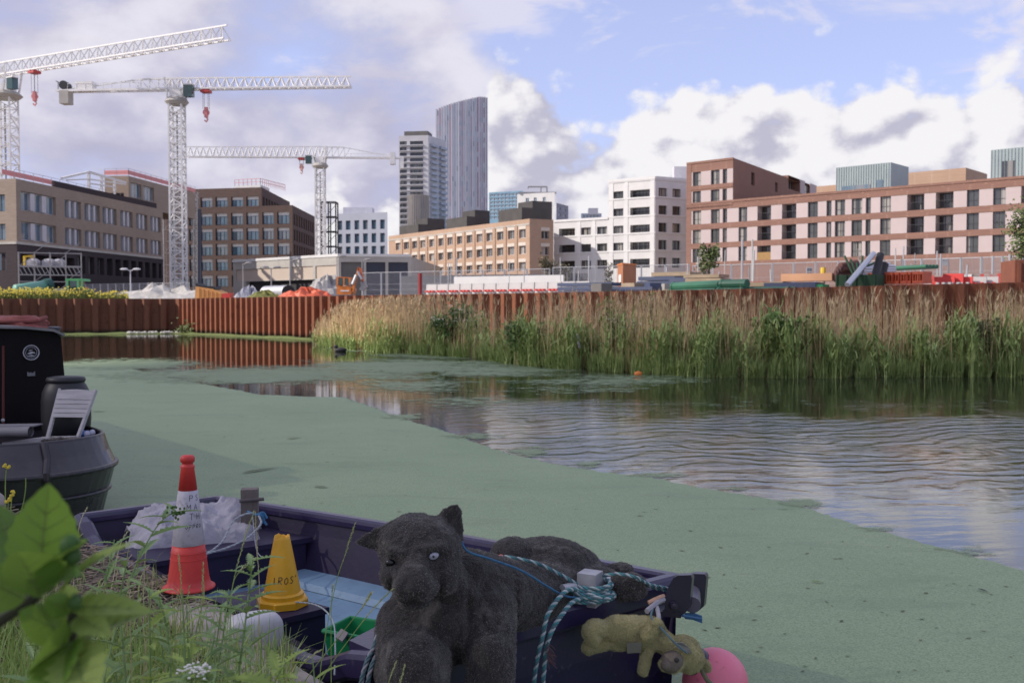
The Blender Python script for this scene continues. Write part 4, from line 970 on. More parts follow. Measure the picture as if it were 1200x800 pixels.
# blue glass block, white block behind, small grey ones
wk = dict(cols=2, fw=.14, mw=.14, mf=m_lightf, mg=g_blue, rev=.25)
m_bg2 = mat('blue_glass_wall', (.20, .34, .44), (.15, .26, .36), .3, .2, spec=.7)
t, pl = far_block('blue_glass_block', 'blue glazed block with dark balcony slots behind the orange brick block', 573, 613, 455, 448, 224.5, [(574.5 + k * 4.3, 578 + k * 4.3) for k in range(9)], [(226.5 + k * 4.4, 229.5 + k * 4.4) for k in range(7)], m_bg2, g_blue, wkw=dict(wk, mg=g_blue))
t, pl = far_block('white_office', 'white block with a roof gantry far behind the orange brick block', 606, 650, 425, 418, 226.5, [(616, 620), (625.5, 629), (636, 639.5)], [(231.5, 236.5), (239.5, 244.5), (247.5, 252.5)], m_whitewall, g_blue, wkw=wk, dep=30)
mb = MB(); q = lambda x, y: W(x, y, 424); mb.beam(q(619, 219), q(641, 219), .6); mb.beam(q(641, 219), q(641, 226.5), .6); mb.beam(q(634, 219.5), q(634, 226), .5); mb.beam(q(619, 219), q(619, 221), .5); mb.beam(q(608, 226), q(652, 226), .7); mb.build('roof_gantry', m_scaf, t)
t, pl = far_block('grey_office', 'small grey block at the right end of the white gantry block', 652, 666, 415, 428, 239.5, [(654, 657), (660, 663)], [(243, 247), (250, 254)], mat('mid_grey_wall', (.26, .26, .31), (.21, .21, .26), .4, .8), g_blue, wkw=wk)
t, pl = far_block('distant_block', 'tiny pale blue block showing above the white flats', 681, 705, 640, 640, 250, [(683 + k * 4, 685.5 + k * 4) for k in range(5)], [(252, 255)], mat('far_blue_wall', (.42, .47, .56), (.36, .41, .50), .2, .8), g_blue, wkw=wk); mb = MB(); p = W(695, 248, 642); mb.box((p.x, p.y, p.z), (6, 6, 4)); mb.build('plant_box', m_lightf, t)
# black lattice tower
p = W(385.7, 340, 248); t = thing('black_frame_tower', 'black braced frame tower standing beside the third crane mast', 'tower', (p.x, p.y, SITE_Z)); mb = MB(); z1 = W(385, 236.5, 248).z; n = 7; hw = Rp(8.2, 248)
for sx_ in (-1, -.05, 1):
    for sy_ in (0, 3.0): mb.beam((p.x + sx_ * hw, p.y + sy_, SITE_Z), (p.x + sx_ * hw, p.y + sy_, z1), .30)
for k in range(n + 1):
    z = SITE_Z + (z1 - SITE_Z) * k / n
    for sy_ in (0, 3.0): mb.beam((p.x - hw, p.y + sy_, z), (p.x + hw, p.y + sy_, z), .26)
    for sx_ in (-1, 1): mb.beam((p.x + sx_ * hw, p.y, z), (p.x + sx_ * hw, p.y + 3, z), .2)
    if k < n: mb.beam((p.x - hw, p.y + 3, z), (p.x + hw, p.y + 3, z + (z1 - SITE_Z) / n), .12)
mb.build('steel_frame', m_blackf, t)
# ================================================================== CRANES
m_crane = mat('crane_white', (0.82, 0.80, 0.78), (0.68, 0.66, 0.64), 1.2, .5)
m_redpaint = mat('red_paint', (0.48, 0.05, 0.05), (0.40, 0.04, 0.04), 2, .5)
m_pinkpaint = mat('faded_red_paint', (0.66, 0.24, 0.24), (0.58, 0.20, 0.20), 2, .6)
m_cab = mat('cab_glass', (0.02, 0.06, 0.06), (0.03, 0.08, 0.08), 2, .1, spec=.8)
m_cable = mat('steel_cable', (0.16, 0.16, 0.18), (0.12, 0.12, 0.13), 2, .6)
def jib(mb, p, q, w_, h, n, th, taper=1.0, dg=None):
    """triangular lattice boom: two lower chords and one upper chord"""
    p, q = Vector(p), Vector(q); d = q - p; t_ = d.normalized(); a = t_.cross(Vector((0, 0, 1))).normalized() * (w_ / 2); dg = dg or th * .6
    lo = lambda s_, k: p + d * s_ + a * k; hi = lambda s_: p + d * s_ + Vector((0, 0, h * (1 + (taper - 1) * s_)))
    for k in (-1, 1): mb.beam(lo(0, k), lo(1, k), th)
    mb.beam(hi(0), hi(1), th)
    for i in range(n):
        s0, s1 = i / n, (i + 1) / n; sm = (s0 + s1) / 2
        for k in (-1, 1): mb.beam(lo(s0, k), hi(sm), dg); mb.beam(hi(sm), lo(s1, k), dg)
        mb.beam(lo(s0, -1), lo(s0, 1), dg * .8); mb.beam(lo(s0, -1), lo(s1, 1), dg * .8)
def crane(label, mast_px, d, ybase, ytop, wm, tip, tail, hook_px, hook_y, jh, nm, nj, look, gap=2.6, tail_boxes=True, jz=None, hookm=None, tailn=6, cab_side=1, flat=False):
    b_ = W(mast_px, 330, d); base = (b_.x, b_.y, SITE_Z); t = thing('tower_crane', label, 'crane', base, 'tower cranes over the building site')
    ztop = tip[0].z - gap; pivot = Vector((b_.x, b_.y, ztop))
    mb = MB(); lattice(mb, base, (b_.x, b_.y, ztop), wm, nm, .26, .15); mb.build('mast', m_crane, t)
    mb = MB(); mb.beam((b_.x, b_.y - .0, SITE_Z), (b_.x - .0, b_.y, ztop - 1), .22); mb.build('ladder', m_scaf, t)
    mb = MB(); mb.lathe([(wm * .75, ztop), (wm * .95, ztop + .5), (wm * .8, ztop + 1.0), (wm * .7, ztop + 1.2)], 16, (b_.x, b_.y, 0)); mb.build('slewing_ring', m_conc, t)
    jz0 = ztop + gap
    dj = Vector((tip[0].x - b_.x, tip[0].y - b_.y, 0)).normalized(); sd_ = dj.cross(Vector((0, 0, 1)))
    mb = MB()
    for k in (-1, 1):
        for f_ in (-1, 1): mb.beam((b_.x + dj.x * wm * .55 * f_ + sd_.x * wm * .5 * k, b_.y + dj.y * wm * .55 * f_ + sd_.y * wm * .5 * k, ztop + 1.1), (b_.x + dj.x * wm * .8 * f_ + sd_.x * wm * .5 * k, b_.y + dj.y * wm * .8 * f_ + sd_.y * wm * .5 * k, jz0 + (jh if f_ < 0 else .2)), .28)
    mb.box((b_.x, b_.y, ztop + 1.9), (wm * .9, wm * .9, 1.2)); mb.build('turntable', m_crane, t)
    root = Vector((b_.x, b_.y, jz0)); tp = Vector((tip[0].x, tip[0].y, tip[0].z))
    mb = MB(); jib(mb, root - dj * wm * .8, tp, 1.5, jh, nj, .24, .92, .15); mb.build('jib', m_crane, t)
    tl = Vector(tail); dt = (tl - root).normalized(); L = (tl - root).length
    mb = MB()
    for k in (-1, 1): mb.beam(root + sd_ * .7 * k, tl + sd_ * .7 * k, .34)
    for i in range(tailn * 2 + 1): q = root + dt * L * i / (tailn * 2); mb.beam(q - sd_ * .7, q + sd_ * .7, .16)
    mb.beam(root - dt * .5 + Vector((0, 0, jh)), root + dt * L * .30 + Vector((0, 0, jh * .95)), .26); mb.beam(root + dt * L * .30 + Vector((0, 0, jh * .95)), tl - dt * 2 + Vector((0, 0, .3)), .2)
    for i in range(5): q = root + dt * L * .3 * i / 4; mb.beam(q, q + Vector((0, 0, jh * .95)), .15); mb.beam(q, q + dt * L * .075 + Vector((0, 0, jh * .95)), .14)
    rp = [root + dt * L * k + Vector((0, 0, 1.1)) + sd_ * .8 for k in (.3, .55, .9)]
    for a, c in zip(rp[:-1], rp[1:]): mb.beam(a, c, .07)
    for i in range(9): q = root + dt * L * (.3 + .6 * i / 8) + sd_ * .8; mb.beam(q, q + Vector((0, 0, 1.1)), .07)
    mb.build('counter_jib', m_crane, t)
    if tail_boxes:
        mb = MB(); q = tl + dt * -2.2; mb.obox(q - sd_ * .9 + Vector((0, 0, -2.2)), dt * 1.6, sd_ * 1.8, (0, 0, 2.2)); mb.build('counterweight', m_conc, t)
        mb = MB(); q = tl + dt * -3.4; mb.obox(q - sd_ * .8 + Vector((0, 0, .17)), -dt * 3.0, sd_ * 1.6, (0, 0, 1.3)); mb.build('winch_house', m_crane, t)
        mb = MB(); q = tl - dt * 1.3; mb.lathe([(.75, -.9), (.75, .9)], 14, q + Vector((0, 0, .9)), M=Matrix.Rotation(PI / 2, 3, 'X')); mb.build('winch_drum', m_blackf, t)
        mb = MB(); mb.beam(tl, tl + Vector((0, 0, 1.6)), .12); mb.beam(tl - sd_ * .7 + Vector((0, 0, 1.6)), tl + sd_ * .7 + Vector((0, 0, 1.6)), .12); mb.build('end_frame', m_scaf, t)
    else:
        mb = MB(); mb.obox(tl - sd_ * .9 - dt * 2.6 + Vector((0, 0, -1.6)), dt * 1.2, sd_ * 1.8, (0, 0, 2.9)); mb.obox(tl - sd_ * .8 - dt * .2 + Vector((0, 0, -2.6)), dt * .8, sd_ * 1.6, (0, 0, 3.0)); mb.build('counterweight', m_crane, t)
    mb = MB(); q = Vector((b_.x, b_.y, ztop + 1.0)) + dj * wm * .9 - Vector((0, .9, 0)); mb.obox(q, dj * 1.5, sd_ * 1.2, (0, 0, 1.9)); mb.build('cab', m_cab, t)
    mb = MB(); mb.obox(q + Vector((0, 0, 1.92)) - dj * .1, dj * 1.7, sd_ * 1.25, (0, 0, .2)); mb.build('cab_roof', m_crane, t)
    # trolley and hook
    s_ = hook_px; hp = root + (tp - root) * s_; zt = hp.z - .1
    mb = MB(); mb.obox(hp - dj * .75 - sd_ * .8 + Vector((0, 0, -.62)), dj * 1.5, sd_ * 1.6, (0, 0, .42)); mb.box((hp.x, hp.y, hp.z - .16), (.8, 1.6, .4)); mb.build('trolley', m_redpaint, t)
    zh = hook_y
    mb = MB()
    for k in (-.45, .45):
        for e_ in (-.3, .3): mb.beam(hp + dj * k + sd_ * e_ - Vector((0, 0, .6)), Vector((hp.x, hp.y, zh)) + dj * k + sd_ * e_, .05)
    mb.build('hoist_cable', m_cable, t)
    mb = MB(); c = Vector((hp.x, hp.y, zh - .5)); mb.lathe([(.2, -.2), (.55, -.2), (.55, .2), (.2, .2)], 12, c, M=Matrix.Rotation(PI / 2, 3, 'X')); mb.box((c.x, c.y, c.z), (.5, .7, 1.7)); mb.tube([c + Vector((.0, 0, -.8)), c + Vector((.25, 0, -1.2)), c + Vector((.0, 0, -1.6)), c + Vector((-.3, 0, -1.3))], .14, 6); mb.build('hook_block', hookm or m_pinkpaint, t)
    return t
p8 = W(9, 88, 180)
rt = W(9, 88, 180); tipp = W(266, 45, 156); tipp.z = rt.z
crane('white tower crane at the left edge, its long jib rising across the sky', 9, 180, 335, 118, 3.2, (tipp,), rt + (rt - tipp).normalized() * 18, (38 - 9) / 190.0, W(33, 112, 178).z, 2.3, 22, 26, None, gap=4.2, hookm=m_pinkpaint)
rt = W(209.5, 105, 170); tipp = W(411, 104, 168); tipp.z = rt.z
tl = W(68, 105, 171.5); tl.z = rt.z
crane('white tower crane with a level jib, its mast in front of the brown block', 209.5, 170, 338, 121, 2.1, (tipp,), tl, .17, W(243, 126, 168).z, 1.9, 26, 20, None)
rt = W(376, 184.5, 244); tipp = W(219, 184.5, 243); tipp.z = rt.z; tl = W(470, 184.5, 245); tl.z = rt.z
crane('smaller white tower crane whose level jib points left behind the others', 376, 244, 330, 197, 2.1, (tipp,), tl, .14, W(353, 193, 243).z, 2.6, 22, 22, None, tail_boxes=False, hookm=mat('peach_paint', (.75, .42, .36), (.68, .36, .30), 2, .6))

# ================================================================== BUILDING SITE BEHIND THE PILING
m_orangep = mat('orange_paint', (0.72, 0.22, 0.04), (0.62, 0.18, 0.035), 1.5, .5)
m_orpl = mat('orange_plastic', (0.62, 0.12, 0.05), (0.50, 0.095, 0.04), 1.5, .5)
m_green = mat('green_pipe', (0.035, 0.15, 0.085), (0.03, 0.11, 0.065), 1.2, .5)
m_bluew = mat('blue_wrap', (0.05, 0.07, 0.15), (0.07, 0.08, 0.12), 2.0, .5)
m_wood = mat('timber', (0.38, 0.29, 0.20), (0.26, 0.195, 0.13), 2.5, .85, stretch=(.3, 1, 1))
m_whitepl = mat('white_plastic', (0.50, 0.49, 0.48), (0.40, 0.39, 0.38), 1.5, .5)
m_redpl = mat('red_plastic', (0.66, 0.06, 0.05), (0.56, 0.05, 0.045), 1.5, .5)
m_grav = mat('gravel_grey', (0.42, 0.40, 0.38), (0.28, 0.27, 0.26), 6, .95, .5, 20)
m_tyre = mat('tyre_rubber', (.02, .02, .02), (.03, .03, .03), 4, .9)
SZ = SITE_Z
def gp(px, d): p = W(px, 345, d); return Vector((p.x, p.y, SZ))
def fence_panel(mb, a, c, h=2.0):
    a, c = Vector(a), Vector(c); d = c - a
    for k in (0, 1): q = a + d * k; mb.beam(q, q + Vector((0, 0, h)), .085)
    for z in (.12, h - .03): mb.beam(a + Vector((0, 0, z)), c + Vector((0, 0, z)), .045)
    for i in range(1, 14): q = a + d * i / 14; mb.beam(q + Vector((0, 0, .12)), q + Vector((0, 0, h)), .020)
    for z in (.6, 1.1, 1.6): mb.beam(a + Vector((0, 0, z)), c + Vector((0, 0, z)), .014)
    for k in (0, 1): q = a + d * k; mb.box((q.x, q.y, q.z + .06), (.6, .25, .12), math.atan2(d.y, d.x) + PI / 2)
def fence_run(px0, px1, d0, d1, n, h, where):
    A, B = gp(px0, d0), gp(px1, d1)
    for i in range(n):
        a, c = A.lerp(B, i / n), A.lerp(B, (i + .97) / n); o = MB(); fence_panel(o, a, c, h); e = o.build('fence_panel', m_steel, at=a)
        tag(e, where, 'fence panel', where.split(' ', 1)[1] + ' row')
fence_run(100, 222, 150, 140, 13, 3.0, 'galvanised mesh fence panel standing in front of the brick office')
fence_run(425, 645, 92, 82, 9, 2.7, 'galvanised mesh fence panel standing before the orange brick flats')
fence_run(648, 808, 82, 76, 6, 2.8, 'galvanised mesh fence panel in front of the white block')
fence_run(812, 1010, 74, 66, 8, 2.6, 'galvanised mesh fence panel below the pink panelled flats')
fence_run(1015, 1200, 62, 56, 8, 2.4, 'galvanised mesh fence panel behind the red and white barriers')
# water filled barriers
def barrier(p, rz, m, lab, grp, L=2.0, h=1.0):
    ca, sa = math.cos(rz), math.sin(rz); o = MB(); a = Vector((ca, sa, 0)); b_ = Vector((-sa, ca, 0))
    prof = [(-.25, 0), (.25, 0), (.25, .18), (.10, .42), (.07, h), (-.07, h), (-.10, .42), (-.25, .18)]
    n = len(prof); vs = [Vector(p) - a * L / 2 + b_ * y + Vector((0, 0, z)) for y, z in prof] + [Vector(p) + a * L / 2 + b_ * y + Vector((0, 0, z)) for y, z in prof]
    o.add(vs, [tuple(range(n)), tuple(reversed(range(n, 2 * n)))] + [(i, n + i, n + (i + 1) % n, (i + 1) % n) for i in range(n)])
    e = o.build('traffic_barrier', m, at=p); tag(e, lab, 'barrier', grp)
    q = MB()
    for k in (-.6, 0, .6): c = Vector(p) + a * k * L / 2 - b_ * .2 + Vector((0, 0, .62)); q.box(c, (.13, .30, .13), rz)
    s_ = q.build('slot', m_redpl if m is m_whitepl else m_whitepl, e, local=False)
    return e
A, B = gp(500, 71), gp(692, 62)
for i in range(13):
    q = A.lerp(B, (i + .5) / 13); barrier(q, math.atan2((B - A).y, (B - A).x), m_whitepl, 'white water filled barrier in the long row before the orange flats', 'white barriers before the orange flats', (B - A).length / 14.2, 1.12)
A, B = gp(532, 82), gp(660, 77); o = MB(); o.obox(A, B - A, (0.1, .3, 0), (0, 0, 2.0)); tag(o.build('site_hoarding', m_whitewall, at=A), 'plain white hoarding wall behind the row of white barriers', 'hoarding')
A, B = gp(470, 96), gp(690, 88); o = MB(); o.obox(A, B - A, (0.1, .3, 0), (0, 0, 2.5)); tag(o.build('dark_hoarding', mat('dark_hoarding_paint', (.10, .10, .12), (.08, .08, .09), .5, .7), at=A), 'long dark grey hoarding at the foot of the orange flats', 'hoarding')
A, B = gp(1088, 55), gp(1186, 51)
for i in range(10):
    q = A.lerp(B, (i + .5) / 10); w_ = i % 2 == 0; barrier(q, math.atan2((B - A).y, (B - A).x), m_whitepl if w_ else m_redpl, ('white' if w_ else 'red') + ' plastic barrier in the chequered row near the rust coloured container', ('white' if w_ else 'red') + ' barriers near the container', .98, 1.25)
for i, px in enumerate((1107, 1117, 1128, 1144, 1158)):
    q = gp(px, 47.5); w_ = i in (3, 4); barrier(q, -.6, m_whitepl if w_ else m_redpl, ('white' if w_ else 'red') + ' plastic barrier at an angle in front of the chequered row', ('white' if w_ else 'red') + ' barriers in front', .9, .95 if i != 1 else 1.1)
# pipes and stacks
def pipe_stack(px0, px1, d0, d1, r, n, m, name, lab, cat, lev=2, grp=None):
    A, B = gp(px0, d0), gp(px1, d1); dv = (B - A).normalized(); sd_ = Vector((-dv.y, dv.x, 0))
    for k in range(lev):
        for i in range(n - k):
            o = MB(); c = A + sd_ * (i + k * .5) * 2.05 * r + Vector((0, 0, r + k * 1.75 * r)); L = (B - A).length
            prof = [c, c + dv * L]; o.tube(prof, r, 10); o.tube([c - dv * .01, c + dv * .14], r * 1.12, 10)
            tag(o.build(name, m, at=c, smooth=False), lab, cat, grp)
pipe_stack(785, 840, 52, 47.5, .215, 2, m_green, 'drain_pipe', 'green drain pipe lying low along the piling below the white block corner', 'pipe', 2, 'green pipes along the piling')
pipe_stack(842, 872, 47, 45.8, .215, 2, m_green, 'drain_pipe', 'green drain pipe lying low along the piling below the pink flats', 'pipe', 2, 'green pipes below the pink flats')
pipe_stack(872, 925, 46.5, 44.6, .22, 2, m_green, 'drain_pipe', 'dark green pipe lying along the piling nearer the pole pile', 'pipe', 1, 'dark green pipes nearer the pole pile')
pipe_stack(1030, 1086, 50, 47, .10, 4, m_green, 'drain_pipe', 'green pipe lying on top of the orange barrier stack', 'pipe', 1)
for o in [x for x in COL.objects if x.get('label', '') == 'green pipe lying on top of the orange barrier stack']: o.location.z += 1.32; o['group'] = 'green pipes on the orange stack'
def stack(px, d, size, m, name, lab, cat, rz=-.6, lift=0, slats=0):
    q = gp(px, d); o = MB(); L, Wd, H = size; ca, sa = math.cos(rz), math.sin(rz); a = Vector((ca, sa, 0)); b_ = Vector((-sa, ca, 0))
    n = max(1, slats)
    for k in range(n):
        j = rnd.uniform(-.12, .12) if slats else 0
        o.obox(q - a * (L / 2 + j) - b_ * Wd / 2 + Vector((0, 0, lift + H * k / n + .01)), a * L, b_ * Wd, (0, 0, H / n * (.84 if slats else 1)))
    return tag(o.build(name, m, at=q + Vector((0, 0, lift))), lab, cat)
stack(690, 58, (3.6, 1.2, .95), m_bluew, 'wrapped_stack', 'low dark blue wrapped stack left of the orange hut', 'pallet stack', slats=4)
stack(737, 54, (3.2, 1.2, .62), m_bluew, 'wrapped_stack', 'long dark blue wrapped stack right in front of the orange hut', 'pallet stack', slats=3)
stack(775, 58, (2.3, 1.4, 1.3), m_bluew, 'wrapped_stack', 'tall dark blue wrapped stack right of the orange hut', 'pallet stack', slats=5)
stack(793, 62, (2.6, 1.5, 1.7), m_wood, 'timber_stack', 'pale timber stack behind the blue wrapped stacks', 'timber stack', slats=6)
stack(808, 56, (2.0, 1.4, 1.2), m_bluew, 'wrapped_stack', 'blue wrapped stack below the corner of the red brick block', 'pallet stack', slats=4)
stack(829, 53, (2.0, 1.4, 1.25), m_wood, 'timber_stack', 'stack of sawn timber below the small tree', 'timber stack', slats=6)
stack(866, 52, (3.0, 1.4, .85), mat('red_sheet', (.36, .06, .05), (.28, .05, .045), 2, .6), 'sheet_stack', 'low stack of dark red sheets behind the green pipes', 'sheet stack', slats=3)
stack(880, 49, (3.6, 1.2, .75), m_wood, 'timber_stack', 'long pale plank stack lying low behind the green pipes', 'timber stack', slats=3)
stack(905, 50, (2.6, 1.2, .72), m_grey, 'wrapped_stack', 'grey sheeted stack between the planks and the orange pipes', 'pallet stack', slats=3)
stack(930, 46, (2.4, 1.2, .62), m_bluew, 'wrapped_stack', 'small dark blue stack under the orange pipes', 'pallet stack')
stack(952, 45.5, (1.25, 1.0, .52), mat('bright_green_plastic', (.02, .36, .13), (.02, .30, .11), 1, .5), 'plastic_crate', 'bright green plastic crate on top of the piling left of the pole pile', 'crate')
stack(948, 47, (2.4, .9, .35), mat('peach_pipe', (.62, .33, .18), (.54, .28, .15), 1, .6), 'pipe_bundle', 'peach coloured bundle of ducting left of the yellow topped post', 'pipe bundle', lift=.72)
for k in range(16):
    px = 688 + k * 9.5 + rnd.uniform(-4, 4); stack(px, rnd.uniform(50, 56), (rnd.uniform(.6, 1.5), rnd.uniform(.5, 1), rnd.uniform(.35, .8)), (m_bluew, m_wood, m_grey, m_bluew, m_conc)[k % 5], 'material_pack', 'small pack in the jumble of building material right below the white block', 'material pack', rz=rnd.uniform(-1.2, .2), lift=rnd.choice((0, .25)))['group'] = 'jumbled packs below the white block'
# orange hut
q = gp(723, 66); t = thing('site_hut', 'small orange site hut with a tiny window in front of the white block', 'hut', q); a = Vector((.55, -.55, 0)).normalized(); b_ = Vector((.8, .5, 0)).normalized(); a = W(730, 320, 63.5) - W(723.5, 320, 66); a.z = 0; b_ = W(745.5, 320, 65) - W(730, 320, 63.5); b_.z = 0
o = MB(); q0 = W(723.5, 320, 66); q0.z = SZ; H = W(730, 309.5, 63.5).z - SZ; o.obox(q0, a, b_, (0, 0, H)); o.build('cabin', mat('hut_orange', (.42, .16, .07), (.34, .13, .055), 1, .6), t)
o = MB(); o.obox(q0 + a * .28 + Vector((0, 0, H * .5)) - b_.normalized() * .04, a * .45, b_.normalized() * .03, (0, 0, .5)); o.build('window', m_whitef, t)
o = MB(); o.obox(q0 - a * .03 - b_ * .03 + Vector((0, 0, H)), a * 1.06, b_ * 1.06, (0, 0, .08)); o.build('roof', m_orangep, t)
# pile of poles in a green skip
p0 = gp(1008, 45)
o = MB(); t = thing('pole_skip', 'dark green skip heaped with poles beside the orange barrier stack', 'skip', p0)
a = Vector((.8, -.6, 0)); b_ = Vector((.6, .8, 0)); o.obox(p0 - a * .9 - b_ * .6, a * 1.8, b_ * 1.2, (0, 0, .95))
for k in range(5): o.obox(p0 - a * (.9 - k * .42) - b_ * .66, a * .08, b_ * .06, (0, 0, .95))
o.build('skip_body', mat('skip_green', (.03, .08, .035), (.02, .05, .025), 3, .8), t)
def pole(pxa, ya, da, pxb, yb, db, r, m, lab, name='scaffold_pole', grp=None):
    o = MB(); a, c = W(pxa, ya, da), W(pxb, yb, db); o.tube([a, c], r, 10); tag(o.build(name, m, at=a), lab, 'pole', grp)
m_alu = mat('aluminium', (.62, .63, .66), (.5, .51, .54), 2, .35, metal=.5)
pole(993, 334, 43.8, 1024, 297, 45, .13, m_alu, 'long pale metal pole leaning steeply on the green skip')
pole(1023, 333, 44.5, 1032, 298, 45.2, .17, mat('black_pipe', (.03, .03, .035), (.02, .02, .022), 2, .6), 'thick black pipe standing nearly upright in the pole pile')
pole(1030, 331, 45.2, 1036, 309, 45.5, .22, mat('black_pipe', (.03, .03, .035)), 'short stubby black pipe end right of the tall black pipe')
for i in range(14):
    y = 306 + i * 1.3 + rnd.uniform(-.6, .6); pole(1006 + rnd.uniform(-4, 6), y + 2.5, 46.5, 1047 + rnd.uniform(-6, 3), y + 3 + rnd.uniform(-1, 2), 47.5, .07, m_alu, 'thin pale metal tube lying in the bundle behind the black pipes', 'scaffold_pole', 'pale tubes behind the black pipes')
for i in range(16):
    y = 312 + i * 1.3; pole(979 + rnd.uniform(-2, 8), y + rnd.uniform(-2, 2), 46, 1007 + rnd.uniform(-6, 5), y + rnd.uniform(-5, 2), 46.6, rnd.uniform(.08, .15), mat('rusty_tube', (.22, .09, .07), (.10, .06, .06), 4, .8, objr=.7), 'short rusty tube end sticking out at the left of the pole pile', 'rusty_tube', 'rusty tubes left of the skip')
for i in range(6):
    pole(1000 + i * 3, 322 - i * 2, 45.6, 990 + i * 7, 300 + 4 * (i % 3), 46, .05, mat('green_pole', (.03, .10, .05), (.02, .06, .03), 3, .7), 'thin dark green pole bristling out of the skip', 'green_pole', 'dark green poles in the skip')
# orange barrier stack
A, B = gp(1022, 46), gp(1088, 43.8); dv = (B - A); nb = 9
for i in range(nb):
    for k in range(2):
        c = A + dv * ((i + .5) / nb) + Vector((rnd.uniform(-.05, .05), rnd.uniform(-.1, .1), k * .55)); o = MB(); rz = math.atan2(dv.y, dv.x) + rnd.uniform(-.06, .06)
        ca, sa = math.cos(rz), math.sin(rz); L = dv.length / nb * .95
        ax = Vector((ca, sa, 0)); bx = Vector((-sa, ca, 0))
        o.obox(c - ax * L / 2 - bx * .35, ax * L, bx * .7, (0, 0, .12)); o.obox(c - ax * L / 2 - bx * .35 + Vector((0, 0, .40)), ax * L, bx * .7, (0, 0, .12))
        for j in range(3): o.obox(c - ax * (L / 2 - j * L * .42) - bx * .34 + Vector((0, 0, .12)), ax * .12 * L, bx * .68, (0, 0, .28))
        tag(o.build('plastic_barrier', m_orpl, at=c), 'bright orange plastic barrier in the stack right of the pole pile', 'barrier', 'stacked orange barriers')
# container at the right edge, signs, posts
q = W(1189.5, 320, 47); q.z = SZ; o = MB(); t = thing('rusty_container', 'rust coloured container end at the right edge above the piling', 'container', q); b_ = Vector((.98, -.2, 0))
H = W(1190, 304.5, 47).z - SZ; o.obox(q, b_ * 5, Vector((.2, .98, 0)) * 2.4, (0, 0, H)); o.build('body', mat('rust_box', (.22, .07, .035), (.15, .05, .03), 1.5, .8), t); o = MB()
for k in range(16): o.obox(q + b_ * (.1 + k * .31) + Vector((-.0, -.08, .1)), b_ * .14, Vector((.016, .08, 0)), (0, 0, H - .2))
o.build('corrugation', mat('rust_box', (.22, .07, .035)), t)
def site_sign(px, y0, y1, d, wpx, m, lab, lines):
    q = W(px, y0, d); z0, z1 = W(px, y1, d).z, W(px, y0, d).z; t = thing('site_sign', lab, 'sign', (q.x, q.y, z0)); w_ = Rp(wpx, d); o = MB(); o.box((q.x, q.y, (z0 + z1) / 2), (w_, .04, z1 - z0)); o.build('panel', m, t)
    o = MB()
    for k, (a, c, y) in enumerate(lines): o.box((q.x + (a + c - 1) / 2 * w_, q.y - .026, z0 + (z1 - z0) * y), (w_ * (c - a), .008, (z1 - z0) * .10))
    o.build('printed_band', m_bluew, t)
site_sign(948.5, 313, 323, 60, 7, m_whitepl, 'white safety sign with blue panels on the fence below the pink flats', [(.12, .45, .8), (.55, .88, .8), (.12, .45, .62), (.55, .88, .62), (.12, .45, .3), (.55, .88, .3), (.12, .45, .15), (.55, .88, .15)])
site_sign(1107, 303, 311, 60, 8, m_whitepl, 'small white notice on the fence above the barriers', [(.2, .8, .75)])
def post(px, y0, y1, d, r, m, lab, name='post', cap_=None):
    a = gp(px, d); z = W(px, y0, d).z; o = MB(); o.tube([(a.x, a.y, SZ - .1), (a.x, a.y, z)], r, 8)
    t = tag(o.build(name, m, at=a), lab, 'post')
    if cap_: o = MB(); o.tube([(a.x, a.y, z - .5), (a.x, a.y, z - .02)], r * 1.25, 8); o.build('cap', cap_, t)
post(964.5, 313, 335, 48, .10, m_wood, 'timber post with a yellow top left of the pole pile', cap_=mat('yellow_paint', (.75, .5, .05), (.65, .42, .04), 1, .6))
post(492.3, 320, 350, 66.0, .13, mat('deep_red_paint', (.30, .03, .03), (.22, .025, .025), 2, .7), 'dark red marker post standing at the piling left of the white barriers')
for px, y0, d, lab in ((535, 302, 88, 'slim grey lamp column before the orange flats'), (869.5, 281, 64, 'slim grey mast before the pink flats'), (882, 302, 62, 'short dark post beside the slim grey mast'), (1163, 300, 56, 'grey mast right of the red and white barriers'), (1183, 298, 52, 'grey mast next to the bare tree at the right edge'), (690, 300, 84, 'slim lamp column between the orange and the white flats')):
    post(px, y0, 340, d, .07, m_steel, lab, 'mast')
for k in range(34):
    px = rnd.uniform(500, 1185); d = rnd.uniform(52, 72) if px > 700 else rnd.uniform(70, 84); a = gp(px, d); o = MB(); h_ = rnd.uniform(1.5, 3.4); o.tube([a, a + Vector((rnd.uniform(-.1, .1), 0, h_))], rnd.uniform(.03, .055), 6); o.box(a + Vector((0, 0, .05)), (.3, .3, .1)); tag(o.build('site_pole', rnd.choice((m_steel, m_scaf, m_whitepl)), at=a), 'thin pole standing among the site fences and stacks', 'pole', 'thin poles among the site fences')
def street_lamp(px, ytop, d, lab, heads=2, dark=False):
    a = gp(px, d); z = W(px, ytop, d).z; mm = m_scaf if dark else m_lightf; t = thing('street_lamp', lab, 'street lamp', a); o = MB(); o.tube([a, (a.x, a.y, z)], [.10, .06], 8); o.build('column', mm, t)
    for k in ((-1, 1) if heads == 2 else (1,)):
        o = MB(); o.tube([(a.x, a.y, z - .1), (a.x + k * .35, a.y, z + .05)], .05, 6); o.ell((a.x + k * .75, a.y, z + .12), (.48, .22, .14), 10); o.build('lamp_head', mm, t)
street_lamp(153, 316.5, 118, 'white twin headed lamp in front of the brick office')
